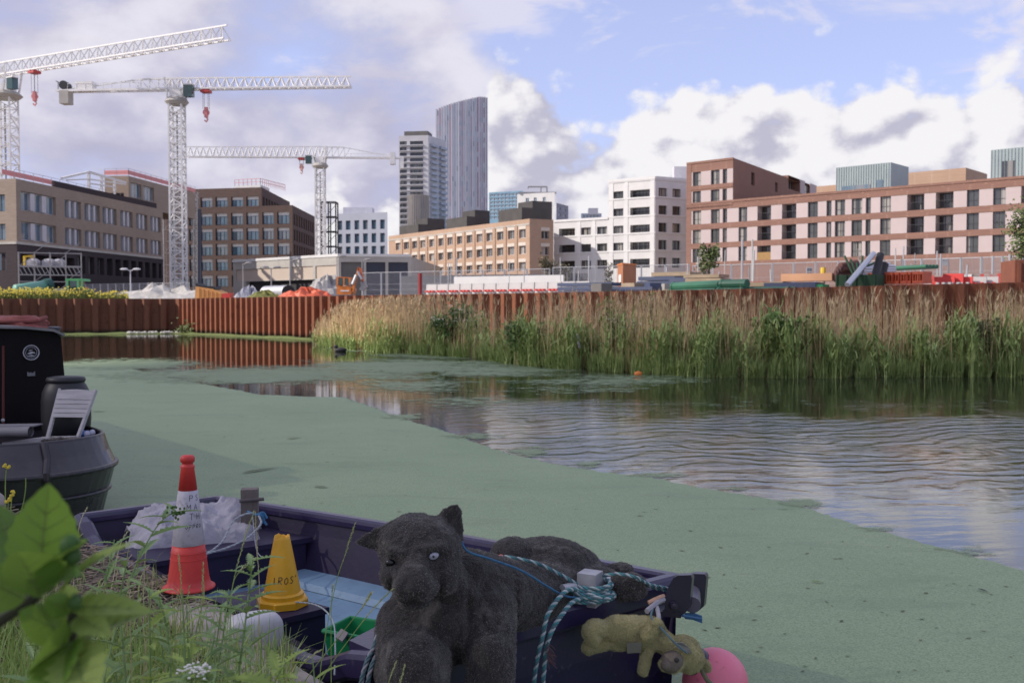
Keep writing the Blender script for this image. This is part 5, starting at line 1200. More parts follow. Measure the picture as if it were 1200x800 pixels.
street_lamp(285, 309, 130, 'single dark lamp column before the beige shed at its left end', 1, True); street_lamp(318, 314, 125, 'twin headed dark lamp before the beige shed', 2, True); street_lamp(340, 305.5, 140, 'single dark lamp column in the middle of the beige shed', 1, True); street_lamp(395, 301, 130, 'single dark lamp column at the corner of the beige shed', 1, True); street_lamp(424.5, 305, 120, 'single dark lamp column before the shutters of the shed', 1, True)
# excavator
q = gp(408, 78); t = thing('excavator', 'orange excavator with folded arm behind the reeds', 'excavator', q); E = lambda px, y, d=78: W(px, y, d)
o = MB()
for k in (0, 1.9):
    pts = [E(394, 351), E(418, 351), E(419.5, 348.5), E(418, 346), E(394, 346), E(392.5, 348.5)]; o.slab([p + Vector((0, k, 0)) for p in pts], (0, .5, 0))
o.build('track', m_tyre, t)
o = MB(); o.slab([E(394.5, 345), E(411, 345), E(413, 339), E(410, 335), E(400, 335), E(394.5, 333)], (0, 2.2, 0)); o.build('engine_house', m_orangep, t)
o = MB(); o.slab([E(399, 341.5), E(409, 341.5), E(409, 340), E(399, 340)], (0, -.04, 0)); o.build('white_stripe', m_whitef, t)
o = MB(); o.slab([E(395.5, 334), E(407, 334), E(409.5, 330), E(409, 326), E(396, 325)], (0, 1.4, 0)); o.build('cab_glass', m_cab, t)
o = MB(); o.slab([E(395, 325.6), E(410, 326.4), E(410, 325), E(395, 324.2)], (0, 1.5, 0)); o.beam(E(395.3, 334, 77.95), E(395.6, 325, 77.95), .12); o.beam(E(403, 334, 77.95), E(403, 325, 77.95), .10); o.beam(E(409.6, 331, 77.95), E(409.6, 325, 77.95), .12); o.build('cab_frame', m_orangep, t)
o = MB(); d1 = Vector((0, .5, 0))
o.slab([E(411, 341), E(414, 342), E(418, 326), E(421, 315), E(419, 314), E(415.5, 325)], d1); o.build('boom', m_orangep, t)
o = MB(); o.slab([E(418.5, 313), E(423, 314), E(426, 330), E(424, 331)], d1); o.build('arm', mat('orange_red_paint', (.60, .14, .05), (.5, .12, .04), 1, .5), t)
o = MB(); o.slab([E(422, 330), E(427, 329), E(429, 336), E(425, 341), E(420.5, 339), E(423, 335)], Vector((0, .9, 0))); o.build('bucket', m_scaf, t)
o = MB(); o.tube([E(413, 333, 77.9), E(417.5, 322, 77.9)], .12, 6); o.tube([E(419, 318, 77.9), E(424, 327, 77.9)], .10, 6); o.build('hydraulic_ram', m_steel, t)
# corrugated steel culvert
a, c = W(312, 342.5, 92), W(338, 342, 86); o = MB(); n = 40; pts = []; rs = []
dv = (c - a)
for i in range(n * 2 + 1): pts.append(a + dv * i / (2 * n)); rs.append(Rp(7.4, 88) * (1.0 if i % 2 else 1.05))
o.tube(pts, rs, 26, 0, False)
dn = dv.normalized()
o.tube([c + dn * .003 - dn * .0, c + dn * .02], [Rp(7.2, 88), Rp(7.0, 88)], 26, 1)
t = tag(o.build('steel_culvert', [m_steel, m_dark], at=a), 'big corrugated steel culvert pipe lying on the site beside orange sheeting', 'pipe')
# yellow tipper body with black load
q = gp(242, 84); t = thing('tipper_skip', 'orange tipper body tilted up with a dark load behind the piling', 'skip', q); E = lambda px, y, d=84: W(px, y, d)
o = MB(); o.slab([E(228, 352), E(268, 352), E(264, 345), E(249, 338.5), E(229, 335.5)], (0, 2.2, 0)); o.build('tipper_body', mat('tipper_orange', (.70, .36, .12), (.60, .30, .10), 1, .7), t)
o = MB(); o.slab([E(229, 335.2), E(252, 338.7), E(250, 335.5), E(233, 334.2), E(229.5, 331.5)], (0, 2.0, 0)); o.build('load', m_dark, t)
o = MB()
for k in range(6): o.beam(E(233 + k * 5, 352, 83.95), E(233 + k * 5, 337.5 + k * 1.2, 83.95), .09)
o.build('rib', mat('tipper_orange', (.70, .36, .12)), t)
o = MB(); o.slab([E(259, 352, 82), E(269, 352, 82), E(270, 343, 82), E(260, 344, 82)], (0, 1, 0)); tag(o.build('red_bin', m_redpl, at=gp(264, 82)), 'small bright red bin at the end of the orange tipper', 'bin')
o = MB(); pts = []
def heap(px, d, rx, ry, h, m, name, lab, cat, nz=.25, kind=None):
    c = gp(px, d); V = []; fs = []; n, k = 22, 8
    for j in range(k):
        s_ = j / (k - 1)
        for i in range(n):
            th = 2 * PI * i / n; r_ = s_ * (1 + .12 * math.sin(3 * th + px)); z = h * .85 * max(0, (1 - s_ ** 2.1)) * (1 + .25 * math.sin(5 * th + 9 * s_)) * (1 + nz * (rnd.random() - .5)); V.append(Vector((c.x + rx * r_ * math.cos(th), c.y + ry * r_ * math.sin(th), SZ + z - .02)))
    for j in range(k - 1):
        for i in range(n): i2 = (i + 1) % n; fs.append((j * n + i, (j + 1) * n + i, (j + 1) * n + i2, j * n + i2))
    o = MB(); o.add(V, fs); tag(o.build(name, m, at=c), lab, cat, kind=kind)
heap(384, 92, 2.6, 2.2, 2.45, m_grav, 'gravel_heap', 'grey gravel heap left of the orange excavator', 'heap')
heap(358, 82, 3.0, 1.6, 1.0, m_orpl, 'orange_sheeting', 'low orange sheeting heaped before the culvert pipe', 'sheeting', .4)
heap(292, 88, 1.6, 1.4, 1.25, mat('blue_rubble', (.24, .25, .33), (.4, .4, .42), 5, .9), 'sack_heap', 'heap of blue and grey sacks left of the culvert pipe', 'heap', .5)
heap(310, 84, 2.2, 1.2, .85, mat('olive_heap', (.22, .23, .06), (.16, .16, .05), 2, .9), 'olive_heap', 'low olive heap in front of the culvert pipe', 'heap', .4)
heap(190, 100, 7.5, 2.5, 1.5, mat('pale_rubble', (.62, .59, .54), (.36, .34, .32), 1.6, .95, .6, 10), 'rubble_heap', 'long pale rubble heap below the white crane', 'heap', .7)
for k in range(6):
    q = gp(150 + k * 14, 112); barrier(q, -.1, m_whitepl, 'pale barrier in the row behind the rubble heap', 'pale barriers behind the rubble', 1.5, 1.3)
# green machine, green pipe and clutter in front of the brick office
q = gp(87, 96); t = thing('green_dumper', 'small green dumper with a dark cab behind the yellow flowers', 'dumper', q); E = lambda px, y, d=96: W(px, y, d)
o = MB(); o.slab([E(78, 346), E(98, 346), E(98, 338), E(92, 336), E(78, 337)], (0, 2, 0)); o.build('body', m_green, t); o = MB(); o.slab([E(79, 337), E(91, 337), E(91, 329), E(80, 329)], (0, 1.6, 0)); o.build('cab', m_cab, t)
o = MB(); o.slab([E(76, 329.2), E(97, 329.2), E(96, 326.4), E(77, 326.4)], (0, 1.8, 0)); o.beam(E(79, 338, 95.9), E(79, 328, 95.9), .18); o.beam(E(91.5, 338, 95.9), E(91.5, 328, 95.9), .18); o.beam(E(96, 338, 95.9), E(96, 328, 95.9), .14); o.build('canopy', mat('mid_green_paint', (.10, .36, .14), (.08, .30, .12), 1, .5), t)
o = MB()
for px in (82, 94): o.lathe([(.5, -.2), (.62, -.1), (.62, .1), (.5, .2)], 14, E(px, 346, 95.8), M=Matrix.Rotation(PI / 2, 3, 'X'))
o.build('wheel', m_tyre, t)
o = MB(); a, c = W(18, 338.5, 94), W(52, 334.5, 97); o.tube([a, c], [.42, .50], 14); e = tag(o.build('green_tank', mat('sea_green_paint', (.16, .36, .28), (.12, .30, .23), 1, .5), at=a, smooth=True), 'sea green tube shaped tank lying behind the yellow flowers', 'tank')
o = MB(); o.tube([c + (c - a).normalized() * .002, c + (c - a).normalized() * .6], [.62, .66], 14); o.build('end_cap', mat('dark_teal', (.02, .09, .08), (.015, .07, .06), 1, .6), e)
o = MB(); o.tube([a + Vector((0, -.3, -.36)), c + Vector((0, -.3, -.42))], .14, 8); o.build('white_band', m_whitef, e)
stack(5, 96, (1.6, 1, .95), m_grey, 'site_box', 'grey site box at the left edge behind the yellow flowers', 'box', rz=0)
stack(67, 99, (1.9, 1, 1.35), m_conc, 'site_box', 'pale site box between the green tank and the green dumper', 'box', rz=0)
stack(99.5, 97, (.5, .5, 1.4), m_redpl, 'red_marker', 'small red marker beside the green dumper', 'marker', rz=0)
# loading platform scaffold
q = gp(26, 137); tt = scaffold('loading_scaffold', 'loading scaffold holding wrapped pallets against the brick office', (q.x + .6, q.y - 2.2, SZ), (.93, .37, 0), (-.35, .9, 0), 4, 3, 1.95, 2.0, planks=False)
o = MB(); b0 = Vector((q.x + .6, q.y - 2.2, 0)); zz = W(50, 313, 137).z
o.obox(b0 + Vector((0, 0, zz)), Vector((.93, .37, 0)) * 7.8, Vector((-.35, .9, 0)) * 2.2, (0, 0, .18))
for k in range(14): a = b0 + Vector((.93, .37, 0)) * (k * .56) + Vector((0, 0, zz)); o.beam(a, a + Vector((.5, .2, -1.1)), .1)
a = b0 + Vector((0, 0, zz - 1.1)); o.beam(a, a + Vector((.93, .37, 0)) * 7.8, .14)
o.build('platform', m_scaf, tt)
for k, (f_, s_) in enumerate(((.22, 1.0), (.46, 1.0), (.62, 1.2))):
    c = b0 + Vector((.93, .37, 0)) * 8.0 * f_ + Vector((-.3, .8, 0)) + Vector((0, 0, zz + .19)); o = MB(); o.ell(c + Vector((0, 0, .5)), (.95, .6, .52), 10); o.box(c + Vector((0, 0, .35)), (1.5, 1.0, .7)); tag(o.build('wrapped_pallet', mat('grey_wrap', (.42, .41, .44), (.32, .31, .34), 2, .5), at=c), 'grey wrapped pallet on the loading scaffold of the brick office', 'pallet', 'wrapped pallets on the loading scaffold')
o = MB(); c = b0 + Vector((.93, .37, 0)) * .7 + Vector((-.3, .8, zz + .2)); o.beam(c, c + Vector((0, 0, 1.3)), .3); o.beam(c + Vector((.9, .3, 0)), c + Vector((.9, .3, 1.1)), .3); o.beam(c + Vector((0, 0, 1.2)), c + Vector((1.2, .4, 1.3)), .25); tag(o.build('yellow_lifter', mat('yellow_paint', (.75, .5, .05), (.65, .42, .04)), at=c), 'yellow lifting frame standing on the loading scaffold', 'lifting frame')
# trees on the site edge
m_leaf1 = mat('leaf_olive', (.12, .15, .045), (.07, .10, .03), 3, .8, isl=.7)
m_leaf2 = mat('leaf_brown', (.16, .13, .07), (.10, .09, .045), 3, .8, isl=.7)
m_bark = mat('bark', (.14, .11, .085), (.09, .07, .055), 5, .95)
def tree(px, d, ytop, rpx, lab, mleaf, n=500, bare=.3, seed=0, ls=.14):
    r2 = random.Random(seed); a = gp(px, d); H = W(px, ytop, d).z - SZ; R_ = Rp(rpx, d); t = thing('small_tree', lab, 'tree', a)
    o = MB(); o.tube([a, a + Vector((.05, 0, H * .5)), a + Vector((0, .05, H * .95))], [.09, .06, .015], 7); tips = []
    for k in range(16):
        z = H * r2.uniform(.35, .85); th = r2.uniform(0, 2 * PI); L = R_ * r2.uniform(.5, 1.0) * (1.1 - .6 * z / H); s_ = a + Vector((0, 0, z)); e = s_ + Vector((math.cos(th) * L, math.sin(th) * L, L * r2.uniform(.5, 1.1))); o.tube([s_, s_.lerp(e, .5) + Vector((0, 0, .05)), e], [.03, .018, .006], 5); tips.append((s_, e))
    o.build('trunk', m_bark, t); o = MB()
    for k in range(n):
        s_, e = r2.choice(tips); c = s_.lerp(e, r2.uniform(.35, 1.1)) + Vector([r2.gauss(0, R_ * .16) for _ in range(3)]); u = Vector([r2.gauss(0, 1) for _ in range(3)]).normalized() * ls * r2.uniform(.5, 1); v = u.orthogonal().normalized() * ls * .6
        o.add([c - u, c + v, c + u, c - v], [(0, 1, 2, 3)])
    o.build('crown', mleaf, t)
tree(830, 66, 283, 16, 'small green tree in front of the corner of the pink panelled flats', m_leaf1, 700, seed=3)
tree(824, 69, 290, 10, 'pale blossoming sapling left of the small green tree', mat('pale_leaf', (.45, .40, .34), (.30, .28, .18), 3, .8, isl=.7), 260, seed=4)
tree(641, 88, 300, 18, 'sparse brown bush before the end of the orange flats', m_leaf2, 420, seed=5, ls=.16); tree(662, 86, 306, 12, 'sparse green brown bush before the white block', m_leaf2, 260, seed=6); tree(713, 80, 305, 9, 'tiny sparse sapling left of the orange hut', m_leaf2, 130, seed=7)
tree(1205, 52, 246, 40, 'large sparse olive tree cut by the right edge', m_leaf1, 1700, seed=8, ls=.12)
# yellow flowering grass bank on top of the dark piling
V = []; Fc = []; mi = []
def blade(V, Fc, base, h, w_, lean, seg=2, az_=None, droop=.3):
    az_ = rnd.uniform(0, 2 * PI) if az_ is None else az_; dx, dy = math.cos(az_), math.sin(az_); sxx, syy = -dy, dx; o = len(V)
    for i in range(seg + 1):
        s_ = i / seg; ww = w_ * (1 - s_ ** 1.6) * .5 + .0005; x = base[0] + dx * lean * s_ ** 1.7; y = base[1] + dy * lean * s_ ** 1.7; z = base[2] + h * (s_ - droop * s_ ** 3 * min(1, lean / max(h, .01)))
        V.append((x - sxx * ww, y - syy * ww, z)); V.append((x + sxx * ww, y + syy * ww, z))
    for i in range(seg): k = o + 2 * i; Fc.append((k, k + 1, k + 3, k + 2))
    return seg
for i in range(7000):
    px = rnd.uniform(-60, 150); px = min(px, 152 - abs(rnd.gauss(0, 6))); d = 80.6 + abs(rnd.gauss(0, 2.2)); p = gp(px, d); hh = rnd.uniform(.45, 1.15) * (1.0 if px < 110 else .75); k = blade(V, Fc, (p.x, p.y, SZ - .05), hh, rnd.uniform(.04, .09), rnd.uniform(0, .3)); yel = rnd.random() < (.30 if px < 60 else .15)
    mi += [0] * k
    if yel:
        o = len(V); q = Vector((p.x + rnd.uniform(-.15, .15), p.y - .1, SZ + hh * rnd.uniform(.7, 1.05))); s_ = rnd.uniform(.05, .10); V += [q + Vector((-s_, 0, 0)), q + Vector((0, -.3 * s_, -s_ * .7)), q + Vector((s_, 0, 0)), q + Vector((0, .3 * s_, s_ * .7))]; Fc.append((o, o + 1, o + 2, o + 3)); mi.append(1)
m_grassy = mat('site_grass', (.20, .22, .06), (.12, .15, .04), 3, .9, isl=.7)
e = np_mesh('flowering_grass', V, Fc, [m_grassy, mat('yellow_petal', (.62, .50, .05), (.52, .40, .04), 3, .8)], mi=mi); tag(e, 'band of grass and yellow flowers growing along the top of the dark piling', 'grass', kind='stuff')

# ================================================================== REEDS on the far bank
def lerp_list(xs, x):
    for (a, va), (c, vc) in zip(xs[:-1], xs[1:]):
        if a <= x <= c: return va + (vc - va) * (x - a) / (c - a)
    return xs[-1][1] if x > xs[-1][0] else xs[0][1]
front = [(px, G(px, y).y) for px, y in bed_px]
top_y = [(366, 392), (372, 376), (385, 362), (400, 352), (430, 347), (470, 344), (520, 344), (600, 340), (680, 338), (760, 336), (900, 335), (1000, 333), (1100, 332), (1200, 333), (1320, 335)]
grn_y = [(366, 398), (375, 396), (400, 386), (440, 380), (500, 378), (540, 366), (570, 372), (620, 376), (680, 376), (720, 366), (760, 378), (800, 384), (850, 378), (900, 372), (930, 362), (960, 372), (1000, 392), (1040, 390), (1080, 384), (1120, 374), (1160, 372), (1200, 378), (1320, 376)]
V = []; Fc = []; mi = []; VG = []; FG = []
def reed_clump(px): return .55 + .45 * math.sin(px * .085 + 1.2) * math.sin(px * .031) 
N_DRY = 13000
for i in range(N_DRY):
    px = rnd.uniform(368, 1330); dens = 1.0 if px < 500 else (.44 + .40 * math.sin(px * .043 + .6) * math.sin(px * .017 + 1)) * (1 if px < 880 else .66)
    if rnd.random() > dens: continue
    df = lerp_list(front, px); dw = wall_d(px) - .6; k = rnd.random() ** 1.5; d = df + .1 + (min(dw, df + 9) - df - .3) * k
    p = W(px, 360, d); zt = W(px, lerp_list(top_y, px) + abs(rnd.gauss(0, 11 if px < 520 else 23)) - 2, d).z; z0 = .0 + .04 * (d - df); h = max(.6, min(zt - z0, 3.6)); wv = (1 if px < 560 else 1.25)
    n_ = blade(V, Fc, (p.x, p.y, z0), h, rnd.uniform(.014, .032), abs(rnd.gauss(.12, .30)) * wv, 3, rnd.uniform(0, 2 * PI), .1); mi += [0] * n_
    if rnd.random() < (.5 if px < 540 else .28):     # feathery head
        q = V[-1]; 
        for _ in range(2):
            n_ = blade(V, Fc, (q[0], q[1], q[2] - .3), rnd.uniform(.22, .36), rnd.uniform(.03, .05), rnd.uniform(.05, .22), 2); mi += [1] * n_
    if rnd.random() < .5:
        zz = z0 + h * rnd.uniform(.3, .7); n_ = blade(V, Fc, (p.x, p.y, zz), rnd.uniform(.2, .5), rnd.uniform(.015, .03), rnd.uniform(.2, .5), 2, None, .7); mi += [0] * n_
for i in range(1500):
    px = rnd.uniform(400, 1330); df = lerp_list(front, px); d = df + rnd.uniform(.2, 3.5); p = W(px, 360, d); k = blade(V, Fc, (p.x, p.y, .1), rnd.uniform(1.3, 2.5), rnd.uniform(.016, .03), rnd.uniform(.6, 1.5), 4, rnd.choice((rnd.gauss(0, .5), rnd.gauss(PI, .5))), rnd.uniform(.2, .9)); mi += [0] * k
m_dry = mat('dry_reed', (.82, .62, .34), (.46, .33, .18), 3, .85, isl=.75); m_plume = mat('reed_plume', (.66, .49, .28), (.46, .33, .19), 3, .9, isl=.6)
e = np_mesh('dry_reeds', V, Fc, [m_dry, m_plume], mi=mi); tag(e, 'tall dry straw coloured reeds standing in front of the rusty piling', 'reeds', kind='stuff')
N_G = 8000
for i in range(N_G):
    px = rnd.uniform(366, 1330); df = lerp_list(front, px); k = rnd.random() ** 1.4; d = df - .15 + k * 3.6 + .4 * math.sin(px * .12); p = W(px, 360, d)
    g_ = lerp_list(grn_y, px); zt = W(px, g_ + 10 + 9 * math.sin(px * .11) + rnd.gauss(5, 11), d).z; dens = .55 + .45 * math.sin(px * .06 + 2) * math.sin(px * .023 + .5)
    if rnd.random() > dens + .12: continue
    h = max(.35, min(zt, 2.6)); a0 = rnd.uniform(0, 2 * PI); ln = abs(rnd.gauss(.08, .12))
    blade(VG, FG, (p.x, p.y, -.03), h, rnd.uniform(.014, .024), ln, 2, a0, .1)
    for _ in range(rnd.choice((3, 4, 5, 6))):
        zz = h * rnd.uniform(.3, .98); s_ = (zz / h) ** 1.7; blade(VG, FG, (p.x + math.cos(a0) * ln * s_, p.y + math.sin(a0) * ln * s_, zz), rnd.uniform(.25, .6), rnd.uniform(.03, .065), rnd.uniform(.15, .55), 2, None, rnd.uniform(.4, .95))
for i in range(5200):
    px = rnd.uniform(368, 1330); df = lerp_list(front, px); d = df - .3 + rnd.random() ** 2 * 1.1; p = W(px, 360, d); a0 = rnd.uniform(0, 6.28)
    if math.sin(px * .19) * math.sin(px * .047 + 1) < -.35: continue
    for _ in range(3): blade(VG, FG, (p.x + rnd.gauss(0, .05), p.y, -.02), rnd.uniform(.25, .95), rnd.uniform(.02, .042), rnd.uniform(.1, .55), 2, None, rnd.uniform(.2, .8))
m_reedg = mat('green_reed', (.46, .52, .19), (.17, .28, .075), 2.2, .75, isl=.65, detail=3)
e = np_mesh('green_reeds', VG, FG, m_reedg); tag(e, 'fresh green reed leaves growing at the water edge below the dry stems', 'reeds', kind='stuff')
# bushes among the reeds
def bush(px, ybot, ytop, rpx, lab, leafm, n, flowers=0, seed=0, name='flowering_bush', ls=.11, dback=1.0):
    r2 = random.Random(seed); d = lerp_list(front, px) + dback; a = W(px, 360, d); a.z = .1; H = W(px, ytop, d).z - .1; R_ = Rp(rpx, d); t = thing(name, lab, 'bush', a); o = MB(); tips = []
    for k in range(34):
        th = r2.uniform(0, 2 * PI); e = a + Vector((math.cos(th) * R_ * r2.uniform(.2, 1), math.sin(th) * R_ * r2.uniform(.2, .9), H * r2.uniform(.45, 1.0))); m_ = a.lerp(e, .5) + Vector((0, 0, H * .14)); o.tube([a + Vector((r2.uniform(-.2, .2), r2.uniform(-.2, .2), 0)), m_, e], [.022, .014, .005], 5); tips.append((m_, e))
    o.build('stems', m_bark, t); o = MB()
    for k in range(n):
        s_, e = r2.choice(tips); c = s_.lerp(e, r2.uniform(-.3, 1.05)) + Vector([r2.gauss(0, R_ * .13) for _ in range(3)]); c.z = max(.08, c.z); u = Vector((r2.gauss(0, 1), r2.gauss(0, 1), r2.gauss(-.3, .6))).normalized() * ls * r2.uniform(.6, 1.2); v = u.orthogonal().normalized() * ls * .42; v.rotate(Matrix.Rotation(r2.uniform(-.8, .8), 3, u)); o.add([c - u, c + v, c + u, c - v], [(0, 1, 2, 3)])
    o.build('foliage', leafm, t)
    if flowers:
        o = MB()
        for k in range(flowers):
            s_, e = r2.choice(tips); c = s_.lerp(e, r2.uniform(.5, 1.05)) + Vector((r2.gauss(0, .1), -abs(r2.gauss(.1, .1)), r2.gauss(.05, .08)))
            for j in range(7): q = c + Vector((r2.gauss(0, .07), r2.gauss(0, .06), r2.gauss(0, .02))); s2 = r2.uniform(.018, .034); o.add([q + Vector((-s2, 0, 0)), q + Vector((0, -s2, -s2 * .4)), q + Vector((s2, 0, 0)), q + Vector((0, s2, s2 * .4))], [(0, 1, 2, 3)])
        o.build('blossom', mat('cream_blossom', (.74, .72, .60), (.62, .60, .48), 3, .8), t)
m_bush1 = mat('bush_leaf', (.12, .20, .05), (.05, .10, .028), 3, .7, isl=.7); m_bush2 = mat('bush_leaf_pale', (.17, .22, .07), (.10, .14, .045), 3, .7, isl=.7)
bush(538, 412, 360, 30, 'dark green bush dotted with cream blossom among the dry reeds', m_bush1, 3200, 46, 1)
bush(735, 436, 372, 22, 'paler bush with cream flower heads in front of the tall reeds', m_bush2, 1500, 26, 2, dback=1.4)
bush(712, 430, 348, 14, 'slender yellow green willow shoot rising above the reeds', mat('willow_leaf', (.24, .26, .06), (.16, .19, .045), 3, .7, isl=.6), 700, 0, 3, 'willow_shoot', .09, 3.0); bush(765, 436, 345, 12, 'second yellow green willow shoot right of the cream flowers', mat('willow_leaf', (.24, .26, .06)), 460, 0, 9, 'willow_shoot', .09, 3.2)
bush(915, 436, 368, 34, 'broad bright green bush of leafy reeds leaning over the water', mat('bush_leaf_fresh', (.18, .29, .065), (.07, .14, .03), 3, .7, isl=.7), 3000, 0, 4, 'leafy_bush', .15, .8)
bush(1145, 438, 376, 30, 'olive bush at the water edge near the right edge', mat('bush_leaf_olive', (.15, .155, .055), (.08, .09, .035), 3, .7, isl=.7), 2000, 0, 5, 'leafy_bush', .11, .9); bush(612, 425, 380, 24, 'mid green bush at the water edge right of the cream blossom', m_bush1, 1500, 0, 6, 'leafy_bush', .12, .7)
bush(205, 392, 377, 5, 'small green weed tuft at the corner of the piling', m_bush2, 260, 0, 7, 'weed_tuft', .09, -.0) if False else None
d = wall_d(215) - 1.0; a = W(218, 360, d); o = MB()
for k in range(160): c = Vector((a.x + rnd.gauss(0, .35), a.y + rnd.gauss(0, .3), .15 + abs(rnd.gauss(0, .38)))); u = Vector([rnd.gauss(0, 1) for _ in range(3)]).normalized() * .13; v = u.orthogonal().normalized() * .06; o.add([c - u, c + v, c + u, c - v], [(0, 1, 2, 3)])
tag(o.build('weed_leaves', m_bush2, at=(a.x, a.y, .05)), 'small green weed tuft at the foot of the piling corner', 'weed')
# odds and ends by the water
q = G(676, 408, .55); d = lerp_list(front, 676) - .25
def scrap(pts, px, lab):
    o = MB(); V0 = [W(x, y, d + z) for x, y, z in pts]; o.add(V0, [(0, 1, 2), (0, 2, 3), (3, 2, 4), (4, 5, 3)]); o.add([v + Vector((0, .06, .01)) for v in V0], [(2, 1, 0), (3, 2, 0), (4, 2, 3), (3, 5, 4)]); tag(o.build('plastic_scrap', m_whitepl, at=V0[0]), lab, 'scrap')
scrap([(670, 395, 0), (673, 391, .05), (677, 392, -.05), (672, 398, .04), (679, 397, .02), (676, 399, .06)], 674, 'upper white plastic scrap caught in the green reeds'); scrap([(676, 402, .03), (678, 399, 0), (680, 404, -.05), (678, 408, .04), (681, 407, .02), (680, 408.5, .06)], 678, 'lower white plastic scrap caught in the green reeds')
q = G(748, 438, .05); o = MB(); o.ell(q, (.13, .09, .09), 12); tag(o.build('orange_float', m_orangep, at=q, smooth=True), 'small orange float on the water at the reed edge', 'float')
q = G(399, 410, .08); o = MB(); o.ell(q, (.30, .14, .13), 12); o.ell(q + Vector((-.22, 0, .16)), (.10, .08, .09), 10); tag(o.build('dark_driftwood', m_dark, at=q, smooth=True), 'small dark lump floating at the left end of the reeds', 'driftwood')
# ================================================================== NARROWBOAT
def sm(x, a, b): k = min(1, max(0, (x - a) / (b - a))); return k * k * (3 - 2 * k)
m_hullblk = mat('black_paint', (.013, .011, .015), (.022, .019, .024), 3, .30, .05, 30, spec=.5, dirt=((.05, .045, .05), 5, .55, .75))
m_hullgrey = mat('worn_black_hull', (.022, .020, .025), (.038, .035, .042), 2.0, .26, .06, 12, spec=.6, dirt=((.02, .018, .022), 3, .5, .7))
m_cabin = mat('cabin_black', (.006, .005, .006), (.009, .008, .009), 2, .6, spec=.12)
BC = Vector((-4.93, 9.95, 0)); ba = Vector((-.63, .777, 0)).normalized(); brr = Vector((.777, .63, 0)).normalized()
t = thing('narrowboat', 'black narrowboat moored stern on at the left edge with red covers on its roof', 'boat', BC)
def stern(w_, e, z, n=22, fwd=9.0):
    pts = [BC + ba * fwd + brr * w_ + Vector((0, 0, z))]
    for i in range(n + 1):
        ph = PI * i / n; pts.append(BC + brr * (w_ * (.94 if w_ < 1 else 1)) * math.cos(ph) - ba * e * abs(math.sin(ph)) ** .85 + Vector((0, 0, z)))
    pts.append(BC + ba * fwd - brr * w_ + Vector((0, 0, z))); return pts
lev = [(.74, .50, -.35), (.80, .62, -.02), (.855, .74, .22), (.87, .80, .30), (.915, .92, .50), (.915, .92, .54), (.865, .80, .66), (.825, .70, .80), (.785, .64, .80), (.785, .64, .66)]
def loft(mb, rings, mi=0, close=False):
    n = len(rings[0]); vs = [p for r in rings for p in r]
    fs = []
    for i in range(len(rings) - 1):
        for j in range(n if close else n - 1):
            j2 = (j + 1) % n; fs.append((i * n + j2, i * n + j, (i + 1) * n + j, (i + 1) * n + j2))
    mb.add(vs, fs, mi)
mb = MB(); loft(mb, [stern(*l) for l in lev]); mb.build('hull', m_hullgrey, t, smooth=False)
mb = MB(); mb.tube(stern(.92, .925, .52), .028, 8); mb.tube(stern(.865, .775, .26), .022, 8); mb.tube(stern(.805, .67, .80), .022, 8); mb.build('rubbing_strake', m_hullblk, t)
mb = MB(); mb.add(stern(.79, .645, .68), [tuple(range(25))]); mb.build('stern_deck', m_hullblk, t)
mb = MB(); ln_ = []
for l in lev[:-2]:
    pts = stern(*l, 60)[1:-1]; k = min(range(len(pts)), key=lambda i: abs(600 + F * pts[i].x / pts[i].y - 51)); ln_.append(pts[k] + (pts[k] - BC - Vector((0, 0, pts[k].z))).normalized() * .015)
mb.tube(ln_, .035, 8); mb.tube([ln_[-1], ln_[-1] + (BC - ln_[-1]).normalized() * .2], .035, 8); mb.build('stern_fender', m_hullblk, t)
Cb = BC + ba * 1.55
def cab_ring(k):
    o = Cb + ba * k; out = []
    prof = [(-.88, .66), (-.80, 1.76), (-.70, 1.815), (-.4, 1.85), (0, 1.865), (.4, 1.85), (.70, 1.815), (.80, 1.76), (.88, .66)]
    return [o + brr * x + Vector((0, 0, z)) for x, z in prof]
mb = MB(); r0, r1 = cab_ring(0), cab_ring(8); n = len(r0); mb.add(r0 + r1, [tuple(range(n)), tuple(reversed(range(n, 2 * n)))] + [(i, n + i, n + (i + 1) % n, (i + 1) % n) for i in range(n)]); mb.build('cabin', m_cabin, t)
def roofprof(k, up, ex): return [Cb + ba * k + brr * (x * ex) + Vector((0, 0, z + up)) for x, z in ((-.82, 1.755), (-.70, 1.815), (-.4, 1.85), (0, 1.865), (.4, 1.85), (.70, 1.815), (.82, 1.755))]
mb = MB(); a0, a1, b0, b1 = roofprof(-.10, .004, 1.0), roofprof(-.10, .034, 1.0), roofprof(8, .004, 1.0), roofprof(8, .034, 1.0); n = 7
mb.add(a0 + a1 + b0 + b1, [(i, i + 1, n + i + 1, n + i) for i in range(n - 1)] + [(n + i, n + i + 1, 3 * n + i + 1, 3 * n + i) for i in range(n - 1)] + [(i + 1, i, 2 * n + i, 2 * n + i + 1) for i in range(n - 1)] + [(n - 1, 3 * n - 1, 4 * n - 1, 2 * n - 1), (0, n, 3 * n, 2 * n)])
mb.build('cabin_roof', mat('roof_grey_paint', (.20, .19, .19), (.13, .125, .125), 3, .5), t)
plC = Pl(Cb - brr * .88, Cb + brr * .88)
def onb(px, py, o=.012): u, d = plC.hit(px, py); p = plC.at(u, o); return Vector((p.x, p.y, W(px, py, d).z))
c = onb(36, 413); Rb = .083; Mb = Matrix((brr, Vector((0, 0, 1)), -ba)).transposed()
mb = MB()
for r_, w_ in ((Rb, .007), (Rb * .72, .0025)):
    mb.tube([c + Mb @ Vector((r_ * math.cos(2 * PI * i / 32), r_ * math.sin(2 * PI * i / 32), .004)) for i in range(33)], w_, 6, 0, False)
